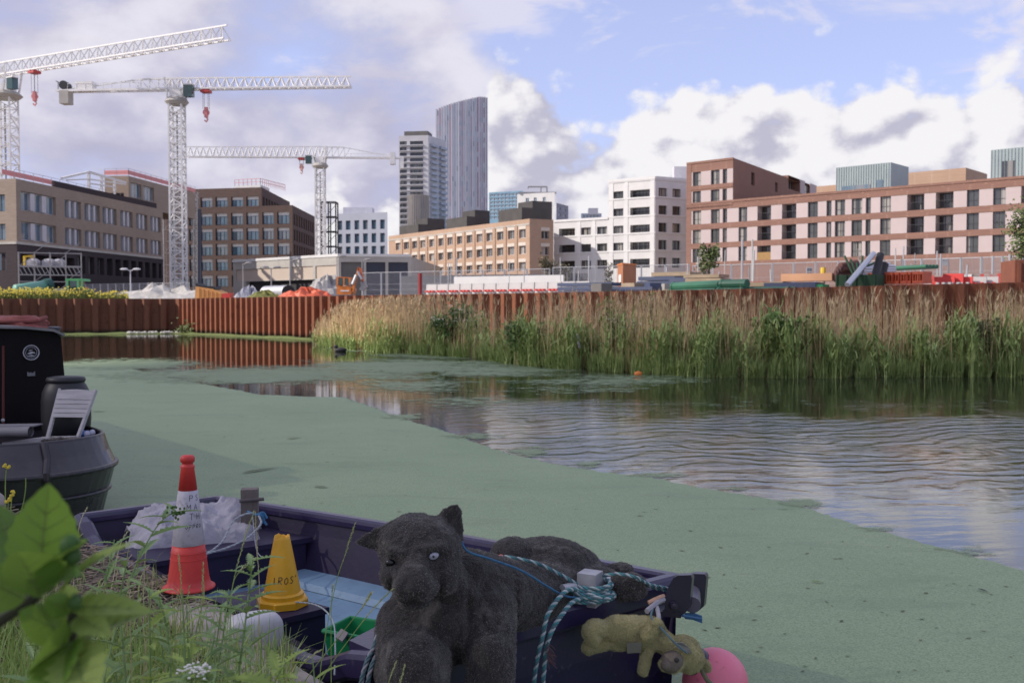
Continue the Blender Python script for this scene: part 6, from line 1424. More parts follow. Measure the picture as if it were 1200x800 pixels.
mb.lathe([(.001, -.004), (Rb, -.004), (Rb, .002), (.001, .003)], 32, c, 1, M=Mb)
for pts in ([(-.045, -.012), (-.02, .004), (.0, .012), (.03, .006), (.05, -.014), (.02, -.006), (-.01, -.018)], [(-.035, .02), (-.01, .034), (.02, .03), (.0, .022)], [(-.05, -.035), (0, -.028), (.045, -.036), (.0, -.045)]):
    mb.slab([c + Mb @ Vector((x, y, .004)) for x, y in pts], -ba * .004, 0)
mb.build('round_badge', [mat('badge_silver', (.42, .42, .46), (.30, .30, .34), 8, .4), m_cabin], t)
c = onb(36, 437.5); mb = MB(); P2 = lambda x, y, o=.0: c + Mb @ Vector((x, y, o)); mb.slab([P2(-.042, -.028), P2(.042, -.028), P2(.042, .026), (P2(.012, .004)), P2(-.002, .016), P2(-.02, .008), P2(-.042, .026)], -ba * .004); mb.build('sticker', mat('sticker_grey', (.16, .16, .17), (.13, .13, .14), 4, .6), t)
mb = MB()
for px in (3.5, -40): a, b_ = onb(px, 405, .008), onb(px, 500, .008); mb.beam(a, b_, .022)
mb.build('door_edge', mat('dark_red_edge', (.12, .02, .02), (.08, .015, .015), 4, .5), t)
mb = MB(); p = onb(2.5, 492, .03); mb.ell(p, (.022, .022, .022), 10); mb.build('door_knob', m_steel, t)
# covers on the roof
m_canvas = mat('red_canvas', (.26, .075, .065), (.17, .05, .045), 5, .85, .5, 16, dirt=((.36, .11, .095), 7, .5, .7))
mb = MB(); A, B = W(-190, 378, 12.6), W(50, 379, 12.25)
rings = []
for i in range(26):
    s_ = i / 25; c = A.lerp(B, s_); ring = []
    for j in range(18):
        th = 2 * PI * j / 18; rx = .26 + .03 * math.sin(th * 5 + s_ * 9) + .02 * math.sin(th * 9 - s_ * 23); rz_ = .085 + .014 * math.sin(th * 3 + s_ * 14) + .012 * math.sin(s_ * 31 + th * 7)
        k = (1.0 + .25 * sm(s_, .86, .96)) * (1 if i < 25 else .55); cz = c.z - .01 * math.sin(s_ * 20); ring.append(Vector((c.x + (0.02 * math.sin(th * 4) if i > 22 else 0), c.y + rx * math.cos(th) * k, max(cz + rz_ * math.sin(th) * k, 1.80 + .02))))
    rings.append(ring)
loft(mb, rings, 0, True); n = 18; mb.add(rings[-1], [tuple(range(n))]); mb.add(rings[0], [tuple(reversed(range(n)))])
mb.tube([W(54, 372, 12.2), W(40, 376, 12.0), W(20, 376, 12.0), W(-60, 377, 12.1)], .028, 8); mb.tube([W(56, 386, 12.1), W(36, 383, 11.98), W(0, 384, 12.0), W(-60, 385, 12.0)], .03, 8)
tag(mb.build('roof_cover', m_canvas, at=A, smooth=True), 'folded dull red canvas cover lying on the narrowboat roof', 'cover')
mb = MB(); q = W(62.5, 388, 12.3); mb.lathe([(.07, -.06), (.075, .02), (.09, .03), (.09, .05), (.04, .06)], 16, q); tag(mb.build('roof_vent', mat('vent_grey', (.08, .08, .10), (.06, .06, .07), 3, .5), at=q), 'small dark mushroom vent beside the red cover on the narrowboat roof', 'vent')
# water butt
q = W(78, 513, 10.75); q.z = .685; mb = MB(); H = .66
mb.lathe([(.20, 0), (.235, .04), (.25, .2), (.25, .40), (.238, .50), (.205, .575), (.185, .60), (.185, .615)], 32, q); e = mb.build('water_butt', mat('black_plastic', (.010, .010, .013), (.015, .016, .019), 6, .5), at=q, smooth=True); tag(e, 'black plastic water butt with a screw lid behind the slatted chair', 'barrel')
mb = MB(); mb.lathe([(.17, .60), (.195, .61), (.20, .635), (.19, .66), (.12, .672), (.01, .674)], 32, q); mb.build('lid', MATS['black_plastic'], e, smooth=True)
# slatted chair
E = lambda x, y, d=10.25: W(x, y, d)
q = E(70, 515); q.z = .685; t = thing('folding_chair', 'weathered grey slatted folding chair on the narrowboat stern', 'chair', q)
m_slat = mat('weathered_wood', (.42, .40, .41), (.31, .295, .305), 5, .8, .3, 20, stretch=(1, 1, 6))
dtop, dbot = 10.55, 10.25
rails = [((56, 512), (70.5, 456)), ((91.5, 512), (112, 457))]
def bk(s_, k): x0, x1 = [a[0] + (b_[0] - a[0]) * k for a, b_ in rails]; y0, y1 = [a[1] + (b_[1] - a[1]) * k for a, b_ in rails]; return W(x0 + (x1 - x0) * s_, y0 + (y1 - y0) * s_, dbot + (dtop - dbot) * k)
for k in (0, 1): mb = MB(); mb.beam(bk(k, -.02), bk(k, 1.0), .028, .04); mb.build('back_rail', m_slat, t)
for i in range(6):
    k0 = .975 - i * .094; h_ = .078 if i else .10; mb = MB(); a, b_, c, d_ = bk(-.03, k0 - h_), bk(1.03, k0 - h_), bk(1.03, k0), bk(-.03, k0)
    pts = [a, b_, c, d_]
    if i == 0: pts = [a, b_, c, bk(.75, k0 + .02), bk(.5, k0 + .028), bk(.25, k0 + .02), d_]
    mb.slab([p + Vector((0, -.03, 0)) for p in pts], (0, .016, .004)); mb.build('back_slat', m_slat, t)
sa_, sb_ = W(52, 512, 10.25), W(92, 511, 10.25); fw = Vector((-.25, -.33, -.015))
for i in range(6):
    mb = MB(); o_ = fw * (i / 5.5); mb.obox(sa_ + o_ + Vector((0, 0, -.01)), sb_ - sa_, fw * .14, (0, 0, .016)); mb.build('seat_slat', m_slat, t)
mb = MB()
for k in (0, 1):
    a = (sa_ if k == 0 else sb_); mb.beam(a + Vector((0, .02, -.035)), a + fw + Vector((0, 0, -.035)), .025, .035)
mb.build('seat_rail', m_slat, t)
for k in (0, 1):
    a = (sa_ if k == 0 else sb_); mb = MB(); mb.beam(a + fw * .9 + Vector((0, 0, -.03)), (a.x + .10, a.y + .12, .69), .025, .035); mb.build('leg', m_slat, t)
    mb = MB(); mb.beam(a + fw * .1 + Vector((0, 0, -.03)), (a.x - .2, a.y - .22, .69), .025, .035); mb.build('leg', m_slat, t)
mb = MB(); a, c = W(-40, 506.5, 9.9), W(36, 505.5, 9.8); mb.tube([a, c], .05, 18, 0, False); mb.tube([a, c + (a - c).normalized() * .01], .032, 14, 1); mb.slab([a + Vector((0, .05, .04)), c + Vector((-.0, .05, .04)), c + Vector((0, .25, .04)), a + Vector((0, .25, .04))], (0, 0, .012)); tag(mb.build('rolled_mat', [mat('grey_mat', (.20, .19, .21), (.15, .145, .16), 6, .6), m_dark], at=a), 'rolled grey mat lying at the left of the narrowboat stern', 'mat')
for i, (px, py, r_, lab) in enumerate(((99, 510, .05, 'crumpled blue bag tucked beside the chair on the stern'), (104.5, 508.5, .042, 'crumpled pale bag beside the blue bag on the stern'))):
    q = W(px, py, 10.35); o = MB()
    for k in range(5): o.ell(q + Vector((rnd.uniform(-.04, .04), rnd.uniform(-.03, .03), rnd.uniform(-.02, .02))), (r_ * rnd.uniform(.6, 1), r_ * .7, r_ * rnd.uniform(.6, 1)), 8)
    tag(o.build('crumpled_bag', mat(('blue_bag', 'pale_bag')[i], ((.04, .10, .32), (.45, .45, .55))[i], None, 9, .4), at=q), lab, 'bag')
o = MB()
for k in range(26): q = W(rnd.uniform(52, 92), rnd.uniform(514, 517), 9.9 + rnd.uniform(0, .3)); o.ell(q, (rnd.uniform(.03, .07), .04, .025), 7)
q = W(72, 516, 10); tag(o.build('coal_sack_clutter', mat('dark_clutter', (.03, .025, .025), (.10, .07, .05), 12, .8), at=q), 'dark leaves and clutter heaped along the stern rim under the chair', 'clutter', kind='stuff')

# ================================================================== PURPLE OPEN BOAT
m_purple = mat('purple_paint', (.030, .022, .072), (.021, .016, .050), 4, .28, .10, 30, spec=.55, dirt=((.075, .065, .11), 16, .60, .74))
m_purpin = mat('purple_inside', (.024, .016, .050), (.017, .012, .036), 3, .55, .12, 20, spec=.3, dirt=((.06, .05, .09), 34, .70, .76))
m_bluefl = mat('pale_blue_floor', (.20, .32, .43), (.15, .25, .36), 4, .55, .1, 20, dirt=((.13, .22, .30), 7, .52, .7))
BA, BB, BCc, BD = Vector((-3.18, 7.28)), Vector((-2.34, 7.86)), Vector((.90, 5.38)), Vector((-.60, 4.30))
t = thing('open_boat', 'purple open workboat with a pale blue floor moored at the near bank', 'boat', (-1.2, 6.0, 0))
def Fp(s_): p = BB.lerp(BCc, s_); return p + Vector((.61, .79)).normalized() * .10 * math.sin(PI * s_)
def Np(s_): p = BA.lerp(BD, s_); return p - Vector((.756, .653)) * .05 * math.sin(PI * s_)
def zF(s_): return .60 + .045 * s_ * s_
def zN(s_): return .58 - .15 * sm(s_, .0, .12) + .17 * sm(s_, .86, 1.0)
NS = 26
nrF = Vector((.61, .79)).normalized(); nrN = Vector((-.756, -.653))
def sweep(mb, path, nrs, prof, cap=True, mi=0):
    """profile (outward, up) carried along a path of 3D points with outward 2D normals"""
    k = len(prof); vs = []
    for p, n_ in zip(path, nrs):
        for o_, z in prof: vs.append((p.x + n_.x * o_, p.y + n_.y * o_, p.z + z))
    fs = []
    for i in range(len(path) - 1):
        for j in range(k): j2 = (j + 1) % k; fs.append((i * k + j, (i + 1) * k + j, (i + 1) * k + j2, i * k + j2))
    if cap: fs.append(tuple(range(k))); fs.append(tuple(reversed(range((len(path) - 1) * k, len(path) * k))))
    mb.add(vs, fs, mi)
lip = [(.035, -.13), (.05, -.11), (.05, -.03), (.04, -.008), (.018, .004), (-.03, .004), (-.05, -.008), (-.055, -.03), (-.055, -.06), (.02, -.07)]
pF = [Vector((*Fp(i / NS), zF(i / NS))) for i in range(NS + 1)]; pN = [Vector((*Np(i / NS), zN(i / NS))) for i in range(NS + 1)]
lp2 = [(o_ , z) for o_, z in lip]
pT = [Vector((*BA.lerp(BB, i / 6), .58 + .02 * i / 6)) for i in range(7)]; nT = Vector((-.57, .82)).normalized()
pE = [Vector((*BD.lerp(BCc, i / 10), zN(1) + (zF(1) - zN(1)) * i / 10)) for i in range(11)]; dE = (BCc - BD).normalized(); nE = Vector((dE.y, -dE.x))
mb = MB()
sweep(mb, pF, [nrF] * (NS + 1), lip); sweep(mb, pN, [nrN] * (NS + 1), lip); sweep(mb, [p + Vector((0, 0, .002)) for p in pT], [nT] * 7, lip); sweep(mb, [p + Vector((0, 0, .003)) for p in pE], [nE] * 11, lip)
mb.build('gunwale', m_purple, t)
# hull sides, outside and inside
mb = MB()
def wall_strip(path, nrs, prof, flip=False):
    k = len(prof); vs = []
    for p, n_ in zip(path, nrs):
        for o_, z in prof: vs.append((p.x + n_.x * o_, p.y + n_.y * o_, z if z is not None else p.z - .05))
    fs = []
    for i in range(len(path) - 1):
        for j in range(k - 1): f = (i * k + j, (i + 1) * k + j, (i + 1) * k + j + 1, i * k + j + 1); fs.append(tuple(reversed(f)) if flip else f)
    mb.add(vs, fs, 0)
outp = [(.0, None), (-.015, .30), (-.06, .05), (-.12, -.25)]; inp = [(-.03, None), (-.06, .45), (-.15, .20), (-.26, .155)]
for path, n_ in ((pF, nrF), (pN, nrN), (pT, nT), (pE, nE)): wall_strip(path, [n_] * len(path), outp); 
mb.build('hull', m_purple, t)
mb = MB()
for path, n_ in ((pF, nrF), (pN, nrN), (pT, nT)): wall_strip(path, [n_] * len(path), inp, True)
mb.build('inner_side', m_purpin, t)
mb = MB(); fl = [(*(Fp(i / 13) - nrF * .22), .158) for i in range(13)] + [(*(Np(i / 13) - nrN * .22), .158) for i in range(12, -1, -1)]
mb.add(fl, [tuple(reversed(range(len(fl))))])
# sloping side bench of the floor along the far side
b0 = [(*(Fp(i / 13) - nrF * .14), .215) for i in range(13)]; b1 = [(*(Fp(i / 13) - nrF * .36), .20) for i in range(13)]; b2 = [(*(Fp(i / 13) - nrF * .39), .162) for i in range(13)]
for i in range(12): mb.add([b0[i], b0[i + 1], b1[i + 1], b1[i], b2[i], b2[i + 1]], [(0, 3, 2, 1), (3, 4, 5, 2)])
mb.build('floor', m_bluefl, t)
# foredeck
mb = MB(); dk = [(*Fp(s_), zF(s_) - .02) for s_ in (.74, .8, .9, 1.0)] + [(*Np(s_), .60) for s_ in (1.0, .95)]
dk0 = [(x, y, .615 if i < 4 else .60) for i, (x, y, z) in enumerate(dk)]; mb.add(dk0 + [(x, y, z - .05) for x, y, z in dk0], [tuple(reversed(range(6))), tuple(range(6, 12))] + [(i, (i + 1) % 6, 6 + (i + 1) % 6, 6 + i) for i in range(6)]); mb.build('foredeck', m_purple, t)
mb = MB(); a, c = dk0[0], dk0[5]; mb.add([(a[0], a[1], .60), (c[0], c[1], .58), (c[0], c[1], .1), (a[0], a[1], .1)], [(0, 1, 2, 3)]); mb.build('bulkhead', m_purpin, t)
# seats
rt_a, rt_b = G(320, 727, .43), G(386, 711, .43); ax = (rt_b - rt_a); ax.z = 0; fore = Vector((-.79, .613, 0)).normalized()
def seat(a, axv, L, z1, z0, nm):
    mb = MB(); mb.obox((a.x, a.y, z1 - .035), axv, fore * L, (0, 0, .035)); i_ = Vector((.02, -.015, 0)); mb.obox(Vector((a.x, a.y, z0)) + axv * .03 + fore * .02, axv * .94, fore * (L - .04), (0, 0, z1 - z0 - .037)); return mb.build(nm, m_purpin, t)
seat(rt_a - ax * .15, ax * 1.15, .62, .43, .16, 'seat_box')
p0 = Np(.30) - nrN * .1; p1 = Fp(.28) - nrF * .1; seat(Vector((*p0, 0)), Vector((p1.x - p0.x, p1.y - p0.y, 0)), .5, .44, .16, 'thwart')
# timber post with pin on the far gunwale
a = W(294, 600, 7.15); z1 = W(294, 572.5, 7.15).z; mb = MB(); mb.obox((a.x - .06, a.y - .05, .20), (.118, .02, 0), (-.018, .10, 0), (0, 0, z1 - .20)); q = mb.build('mooring_post', mat('grey_timber', (.20, .165, .15), (.12, .10, .09), 7, .9, .5, 30, stretch=(4, 4, .6)), t)
mb = MB(); mb.tube([W(280.5, 587, 7.05), W(309, 584.5, 7.12)], .013, 8); mb.build('pin', mat('rusty_pin', (.10, .08, .08), (.06, .05, .05), 8, .7), q)
# galvanised post with cross pin on the foredeck
pq = W(690, 690, 5.0); m_galv = mat('galvanised_post', (.42, .42, .45), (.27, .27, .29), 9, .5, .1, 40, metal=.3)
mb = MB(); mb.obox((pq.x - .062, pq.y - .035, .60), (.09, -.045, 0), (.045, .09, 0), (0, 0, W(690, 669, 5.0).z - .60)); q = mb.build('samson_post', m_galv, t)
mb = MB(); mb.tube([W(659, 689.5, 4.86), W(673, 686.5, 4.93)], .021, 12); mb.tube([W(703, 682.5, 5.03), W(715, 680, 5.10)], .021, 12); mb.build('cross_pin', m_steel, q, smooth=False)
# twin steel plates at the corner
def plate(pts, d, th, nm):
    mb = MB(); mb.slab([W(x, y, d) for x, y in pts], th); return mb
m_plate = mat('purple_black_plate', (.028, .022, .045), (.02, .016, .032), 5, .28, .05, 30, spec=.6)
p_t = plate([(779, 712), (779, 700), (784, 686), (789, 677), (794, 674), (810, 673.5), (811, 678), (808, 711), (803, 718), (797, 722), (773, 720)], 5.02, (.02, .045, 0), '')
p_t.slab([W(773, 716, 5.015), W(800, 718, 5.015), W(798, 724, 5.015), (W(773, 722, 5.015))], (.02, .12, 0)); p_t.build('bow_plate', m_plate, t)
plate([(808, 673.5), (812, 672), (826, 672.5), (828, 676), (826, 700), (825, 710), (818, 716), (806, 716)], 5.30, (.02, .045, 0), '').build('bow_plate', m_plate, t)
mb = MB(); q = W(790, 710, 5.0); mb.lathe([(.02, -.03), (.022, 0), (.018, .012), (.005, .014)], 12, q, M=Matrix.Rotation(PI / 2, 3, 'X')); mb.build('bolt', m_plate, t)
mb = MB(); q = W(812, 702, 5.18); mb.tube([q + Vector((-.02, -.1, 0)), q + Vector((.02, .12, .0))], .042, 14); mb.build('roller', mat('grey_roller', (.12, .11, .14), (.09, .085, .11), 4, .4), t)
# blue strap below the plates
mb = MB(); a = [W(803, 722, 5.05), W(812, 720, 5.08), W(823, 723, 5.1)]; mb.slab([W(803, 719, 5.06), W(814, 719, 5.08), W(823, 722, 5.1), W(823, 730, 5.1), W(812, 726, 5.08), W(803, 725, 5.06)], (0, .02, 0)); mb.tube([W(800, 721, 5.0), W(812, 723, 5.05), W(822, 725, 5.08)], .008, 6); tag(mb.build('blue_strap', mat('blue_webbing', (.04, .13, .26), (.03, .10, .20), 9, .7), at=a[0]), 'blue webbing strap tied below the twin steel plates', 'strap')
# pink buoy
q = W(838, 800, 5.25); q.z -= .0; mb = MB(); mb.ell(q, (.175, .175, .185), 36); e = mb.build('pink_buoy', mat('pink_vinyl', (.80, .20, .28), (.72, .17, .25), 3, .45, .03, 30, dirt=((.50, .10, .14), 12, .6, .75)), at=q, smooth=True); tag(e, 'pink round buoy fender hanging off the purple boat corner', 'buoy')
mb = MB(); c = q + Vector((-.105, -.03, .125)); nrm_ = (c - q).normalized(); mb.lathe([(.085, -.03), (.075, .02), (.045, .05), (.03, .09), (.005, .092)], 18, c, M=nrm_.to_track_quat('Z', 'Y').to_matrix()); mb.build('buoy_neck', m_plate, e, smooth=True)
# cloth bag draped over the far left end
m_cloth = mat('grey_white_cloth', (.40, .385, .43), (.29, .28, .32), 6, .85, .6, 30, dirt=((.24, .23, .27), 9, .55, .72))
def drape():
    nx_, ny_ = 64, 44; V = []; Fc = []
    o_ = Vector((-2.62, 6.72)); u_ = Vector((.92, .30)); v_ = Vector((-.26, .62))
    from mathutils import noise as mn
    for j in range(ny_):
        for i in range(nx_):
            s_, r_ = i / (nx_ - 1), j / (ny_ - 1); e_ = .035 * math.sin(7 * s_ + 2 * r_) + .03 * math.sin(11 * r_ + 1); p = o_ + u_ * (s_ + e_ * r_) + v_ * (r_ + e_ * (s_ - .3))
            f1 = (1 - abs(mn.noise(Vector((s_ * 3.0 + r_ * 2, r_ * 2.2 - s_ * 3, 1.7))))) ** 5; f2 = (1 - abs(mn.noise(Vector((s_ * 4 + r_ * 6 + 4, r_ * 2.5 - s_ * 1.5, 5.2))))) ** 6; f3 = (1 - abs(mn.noise(Vector((s_ * 9 - r_ * 5, r_ * 6 + s_ * 3, 2))))) ** 4
            base = .50 + .10 * sm(r_, .15, .75) * (1 - .4 * sm(s_, .75, 1.0)) + .02 * math.sin(PI * s_)
            z = base - .03 + .06 * f1 + .045 * f2 + .018 * f3 - .26 * sm(s_, .86, 1.0) - .14 * (1 - sm(s_, 0, .16)) - .16 * (1 - sm(r_, 0, .16)) - .1 * sm(r_, .9, 1)
            V.append((p.x, p.y, z))
    for j in range(ny_ - 1):
        for i in range(nx_ - 1): k = j * nx_ + i; Fc.append((k, k + 1, k + nx_ + 1, k + nx_))
    o = np_mesh('cloth_sack', V, Fc, m_cloth, smooth=True); mo = o.modifiers.new('thick', 'SOLIDIFY'); mo.thickness = .006
    return o
tag(drape(), 'crumpled grey white cloth sack lying over the far left end of the purple boat', 'sack')
# ropes of three twisted strands
m_teal = mat('teal_strand', (.07, .26, .28), (.05, .18, .20), 30, .8, .4, 200); m_whst = mat('white_strand', (.46, .53, .53), (.34, .41, .41), 30, .8, .4, 200); m_dkst = mat('dark_strand', (.10, .17, .19), (.07, .12, .14), 30, .8); m_bluest = mat('blue_strand', (.05, .18, .32), (.035, .13, .25), 30, .7); m_greyst = mat('grey_strand', (.34, .33, .36), (.25, .245, .27), 30, .8)
def smooth_path(pts, per=10):
    pts = [Vector(p) for p in pts]; out = []
    for i in range(len(pts) - 1):
        p0, p1, p2, p3 = pts[max(i - 1, 0)], pts[i], pts[i + 1], pts[min(i + 2, len(pts) - 1)]
        for j in range(per):
            s_ = j / per; out.append(.5 * ((2 * p1) + (p2 - p0) * s_ + (2 * p0 - 5 * p1 + 4 * p2 - p3) * s_ ** 2 + (3 * p1 - p0 - 3 * p2 + p3) * s_ ** 3))
    out.append(pts[-1]); return out
def rope(mb, pts, r, mis=(0, 1, 2), pitch=None, per=10):
    path = smooth_path(pts, per); pitch = pitch or r * 7
    # resample evenly
    L = [0]; 
    for a, c in zip(path[:-1], path[1:]): L.append(L[-1] + (c - a).length)
    n = max(6, int(L[-1] / (pitch / 7))); ev = []; k = 0
    for i in range(n + 1):
        s_ = L[-1] * i / n
        while k < len(L) - 2 and L[k + 1] < s_: k += 1
        f_ = (s_ - L[k]) / max(1e-9, L[k + 1] - L[k]); ev.append(path[k].lerp(path[k + 1], f_))
    prev = None; fr_ = []
    for i, p in enumerate(ev):
        tg = (ev[min(i + 1, n)] - ev[max(i - 1, 0)]).normalized()
        if prev is None: a = tg.orthogonal().normalized()
        else: a = (prev - tg * prev.dot(tg)).normalized()
        prev = a; fr_.append((p, a, tg.cross(a)))
    for s_ in range(3):
        st = []
        for i, (p, a, b_) in enumerate(fr_):
            th = 2 * PI * (s_ / 3 + L[-1] * i / n / pitch); st.append(p + (a * math.cos(th) + b_ * math.sin(th)) * r * .52)
        mb.tube(st, r * .56, 6, mis[s_])
RM = [m_teal, m_whst, m_dkst]
pc = W(690, 705, 4.99); mb = MB()
pts = []
for i in range(100):
    th = i * .40; k = i / 100; rr = .098 + .010 * math.sin(i * .9) + .022 * (1 - k); pts.append(Vector((pc.x + .004 + rr * math.cos(th), pc.y + rr * math.sin(th), .635 + .085 * k + .004 * math.sin(th))))
rope(mb, pts, .0105, per=3); tag(mb.build('coiled_rope', RM, at=pc), 'teal and white rope wound in turns round the galvanised post', 'rope')
mb = MB(); rope(mb, [W(676, 690, 4.88), W(664, 692, 4.80), W(652, 704, 4.72), W(641, 722, 4.665), W(636, 745, 4.645), W(629, 775, 4.64), W(624, 815, 4.64), W(621, 860, 4.64)], .0115, pitch=.052); tag(mb.build('mooring_rope', RM, at=W(676, 690, 4.88)), 'upper teal mooring rope hanging from the pin, left of its twin', 'rope')
mb = MB(); rope(mb, [W(684, 700, 4.9), W(670, 706, 4.80), W(657, 722, 4.70), W(648, 736, 4.665), W(641, 755, 4.655), W(638, 780, 4.65), W(635, 815, 4.65), W(632, 860, 4.65)], .0115, pitch=.052); tag(mb.build('mooring_rope', RM, at=W(684, 700, 4.9)), 'lower teal mooring rope hanging over the gunwale, right of its twin', 'rope')
mb = MB(); rope(mb, [W(582, 652, 4.86), W(600, 653, 4.84), W(630, 660, 4.84), W(655, 672, 4.88), W(676, 684, 4.93)], .009); mb.ell(W(587, 652, 4.85), (.016, .012, .012), 8, mi=3); tag(mb.build('back_rope', RM + [mat('coral_tape', (.60, .18, .16), None, 6, .6)], at=W(582, 652, 4.86)), 'green and white rope with a coral taped end lying across the plush panther back', 'rope')
mb = MB(); rope(mb, [W(539, 627, 4.30), W(547, 645, 4.27), W(575, 655, 4.40), W(610, 668, 4.56), W(640, 686, 4.70), W(662, 698, 4.82), W(680, 700, 4.90)], .0055, (0, 0, 1)); tag(mb.build('neck_cord', [m_bluest, m_bluest], at=W(539, 627, 4.30)), 'thin blue cord from the panther neck to the galvanised post', 'cord')
mb = MB(); rope(mb, [W(700, 676, 5.02), W(722, 672, 4.98), W(745, 676, 4.93), W(760, 684, 5.02), W(782, 689, 5.15), W(800, 692, 5.2)], .0085); rope(mb, [W(746, 678, 5.0), W(764, 688, 5.08), W(782, 692, 5.16), W(806, 696, 5.2)], .008); tag(mb.build('stern_line', RM, at=W(700, 676, 5.02)), 'teal rope running from the galvanised post over the panther feet to the steel plates', 'rope')
mb = MB(); rope(mb, [W(443, 740, 4.36), W(438, 758, 4.30), W(428, 780, 4.25), W(420, 815, 4.22)], .011, (0, 1, 2)); rope(mb, [W(446, 745, 4.35), W(442, 765, 4.29), W(434, 785, 4.24), W(428, 820, 4.22)], .011); tag(mb.build('shore_line', [m_dkst, m_greyst, m_dkst], at=W(443, 740, 4.36)), 'doubled dark rope hanging over the near gunwale left of the panther', 'rope')
mb = MB()
for k in range(16): a = W(642 + rnd.uniform(-2, 1), 752 + k * 1.2, 4.64); mb.tube([a, a + Vector((rnd.uniform(-.01, .03), -.015, rnd.uniform(-.03, .0))), a + Vector((rnd.uniform(.0, .05), -.02, rnd.uniform(-.06, -.02)))], .0016, 4)
tag(mb.build('frayed_tuft', mat('brown_fibre', (.16, .08, .08), (.10, .05, .05), 9, .9), at=W(642, 752, 4.64)), 'frayed reddish brown fibres on the hanging mooring rope', 'rope end')
mb = MB(); rope(mb, [W(297, 601, 7.0), W(285, 603, 6.95), W(272, 612, 6.85), W(262, 632, 6.7), W(248, 645, 6.5), W(240, 647, 6.4)], .007); rope(mb, [W(302, 602, 7.0), W(306, 612, 6.9), W(299, 622, 6.8), W(285, 633, 6.6), W(262, 643, 6.4), W(244, 648, 6.25), W(238, 652, 6.2)], .007); rope(mb, [W(296, 604, 7.0), W(298, 625, 6.9), W(301, 645, 6.8), W(306, 652, 6.75)], .004); tag(mb.build('post_rope', [m_greyst, m_whst, m_greyst], at=W(297, 601, 7.0)), 'grey white rope looping from the timber post into the purple boat', 'rope')
mb = MB()
for k in range(5): pts = [W(290 + 2 * k, 599 + k, 7.02), W(300 + k, 603, 6.98), W(308, 600 + 2 * k, 7.0), W(310 + rnd.uniform(-3, 3), 607 + k * 2, 7.0)]; mb.tube(smooth_path(pts, 5), .008, 6)
tag(mb.build('blue_twine', m_bluest, at=W(300, 600, 7)), 'blue twine knotted round the foot of the timber post', 'twine')
mb = MB(); rope(mb, [W(345, 705, 5.45), W(365, 707, 5.4), W(380, 714, 5.3), W(391, 730, 5.0), W(393, 760, 4.7), W(392, 790, 4.3)], .004, (0, 1, 0)); tag(mb.build('white_string', [m_whst, m_greyst], at=W(345, 705, 5.45)), 'thin white string trailing from the yellow cone across the boat seat', 'string')
# green tub
q = G(421, 758, .28); q.z = .165; t2 = thing('green_tub', 'bright green plastic tub on the boat floor beside the panther', 'tub', q); mb = MB(); ca = Vector((.9, -.42, 0)).normalized(); cb = Vector((.42, .9, 0)).normalized()
def frus(mb, c, ax_, ay_, w0, l0, w1, l1, z0, z1, mi=0, rev=False):
    lo = [c + ax_ * sx_ * w0 + ay_ * sy_ * l0 + Vector((0, 0, z0)) for sx_, sy_ in ((-1, -1), (1, -1), (1, 1), (-1, 1))]; hi_ = [c + ax_ * sx_ * w1 + ay_ * sy_ * l1 + Vector((0, 0, z1)) for sx_, sy_ in ((-1, -1), (1, -1), (1, 1), (-1, 1))]
    fs = [(i, (i + 1) % 4, 4 + (i + 1) % 4, 4 + i) for i in range(4)]; mb.add(lo + hi_, [tuple(reversed(f)) for f in fs] if rev else fs, mi); return lo, hi_
frus(mb, q, ca, cb, .115, .10, .14, .125, 0, .22); lo, hi_ = frus(mb, q, ca, cb, .107, .092, .132, .117, .01, .22, 0, True); mb.add(lo, [(0, 1, 2, 3)]); mb.build('tub_body', mat('green_plastic', (.012, .25, .085), (.010, .20, .07), 4, .4), t2)
mb = MB(); o_ = [q + ca * sx_ * .143 + cb * sy_ * .128 + Vector((0, 0, .22)) for sx_, sy_ in ((-1, -1), (1, -1), (1, 1), (-1, 1), (-1, -1))]; mb.tube(o_, .012, 8); mb.build('rim', MATS['green_plastic'], t2)
mb = MB(); a = W(399, 744, 5.2); mb.slab([W(392, 745, 5.15), W(400, 736, 5.15), (W(408, 741, 5.1)), W(401, 751, 5.1)], (0, .01, -.012)); tag(mb.build('grey_slate', mat('grey_plastic', (.28, .26, .28), (.22, .20, .22), 6, .6), at=a), 'small grey plate leaning against the green tub', 'plate')
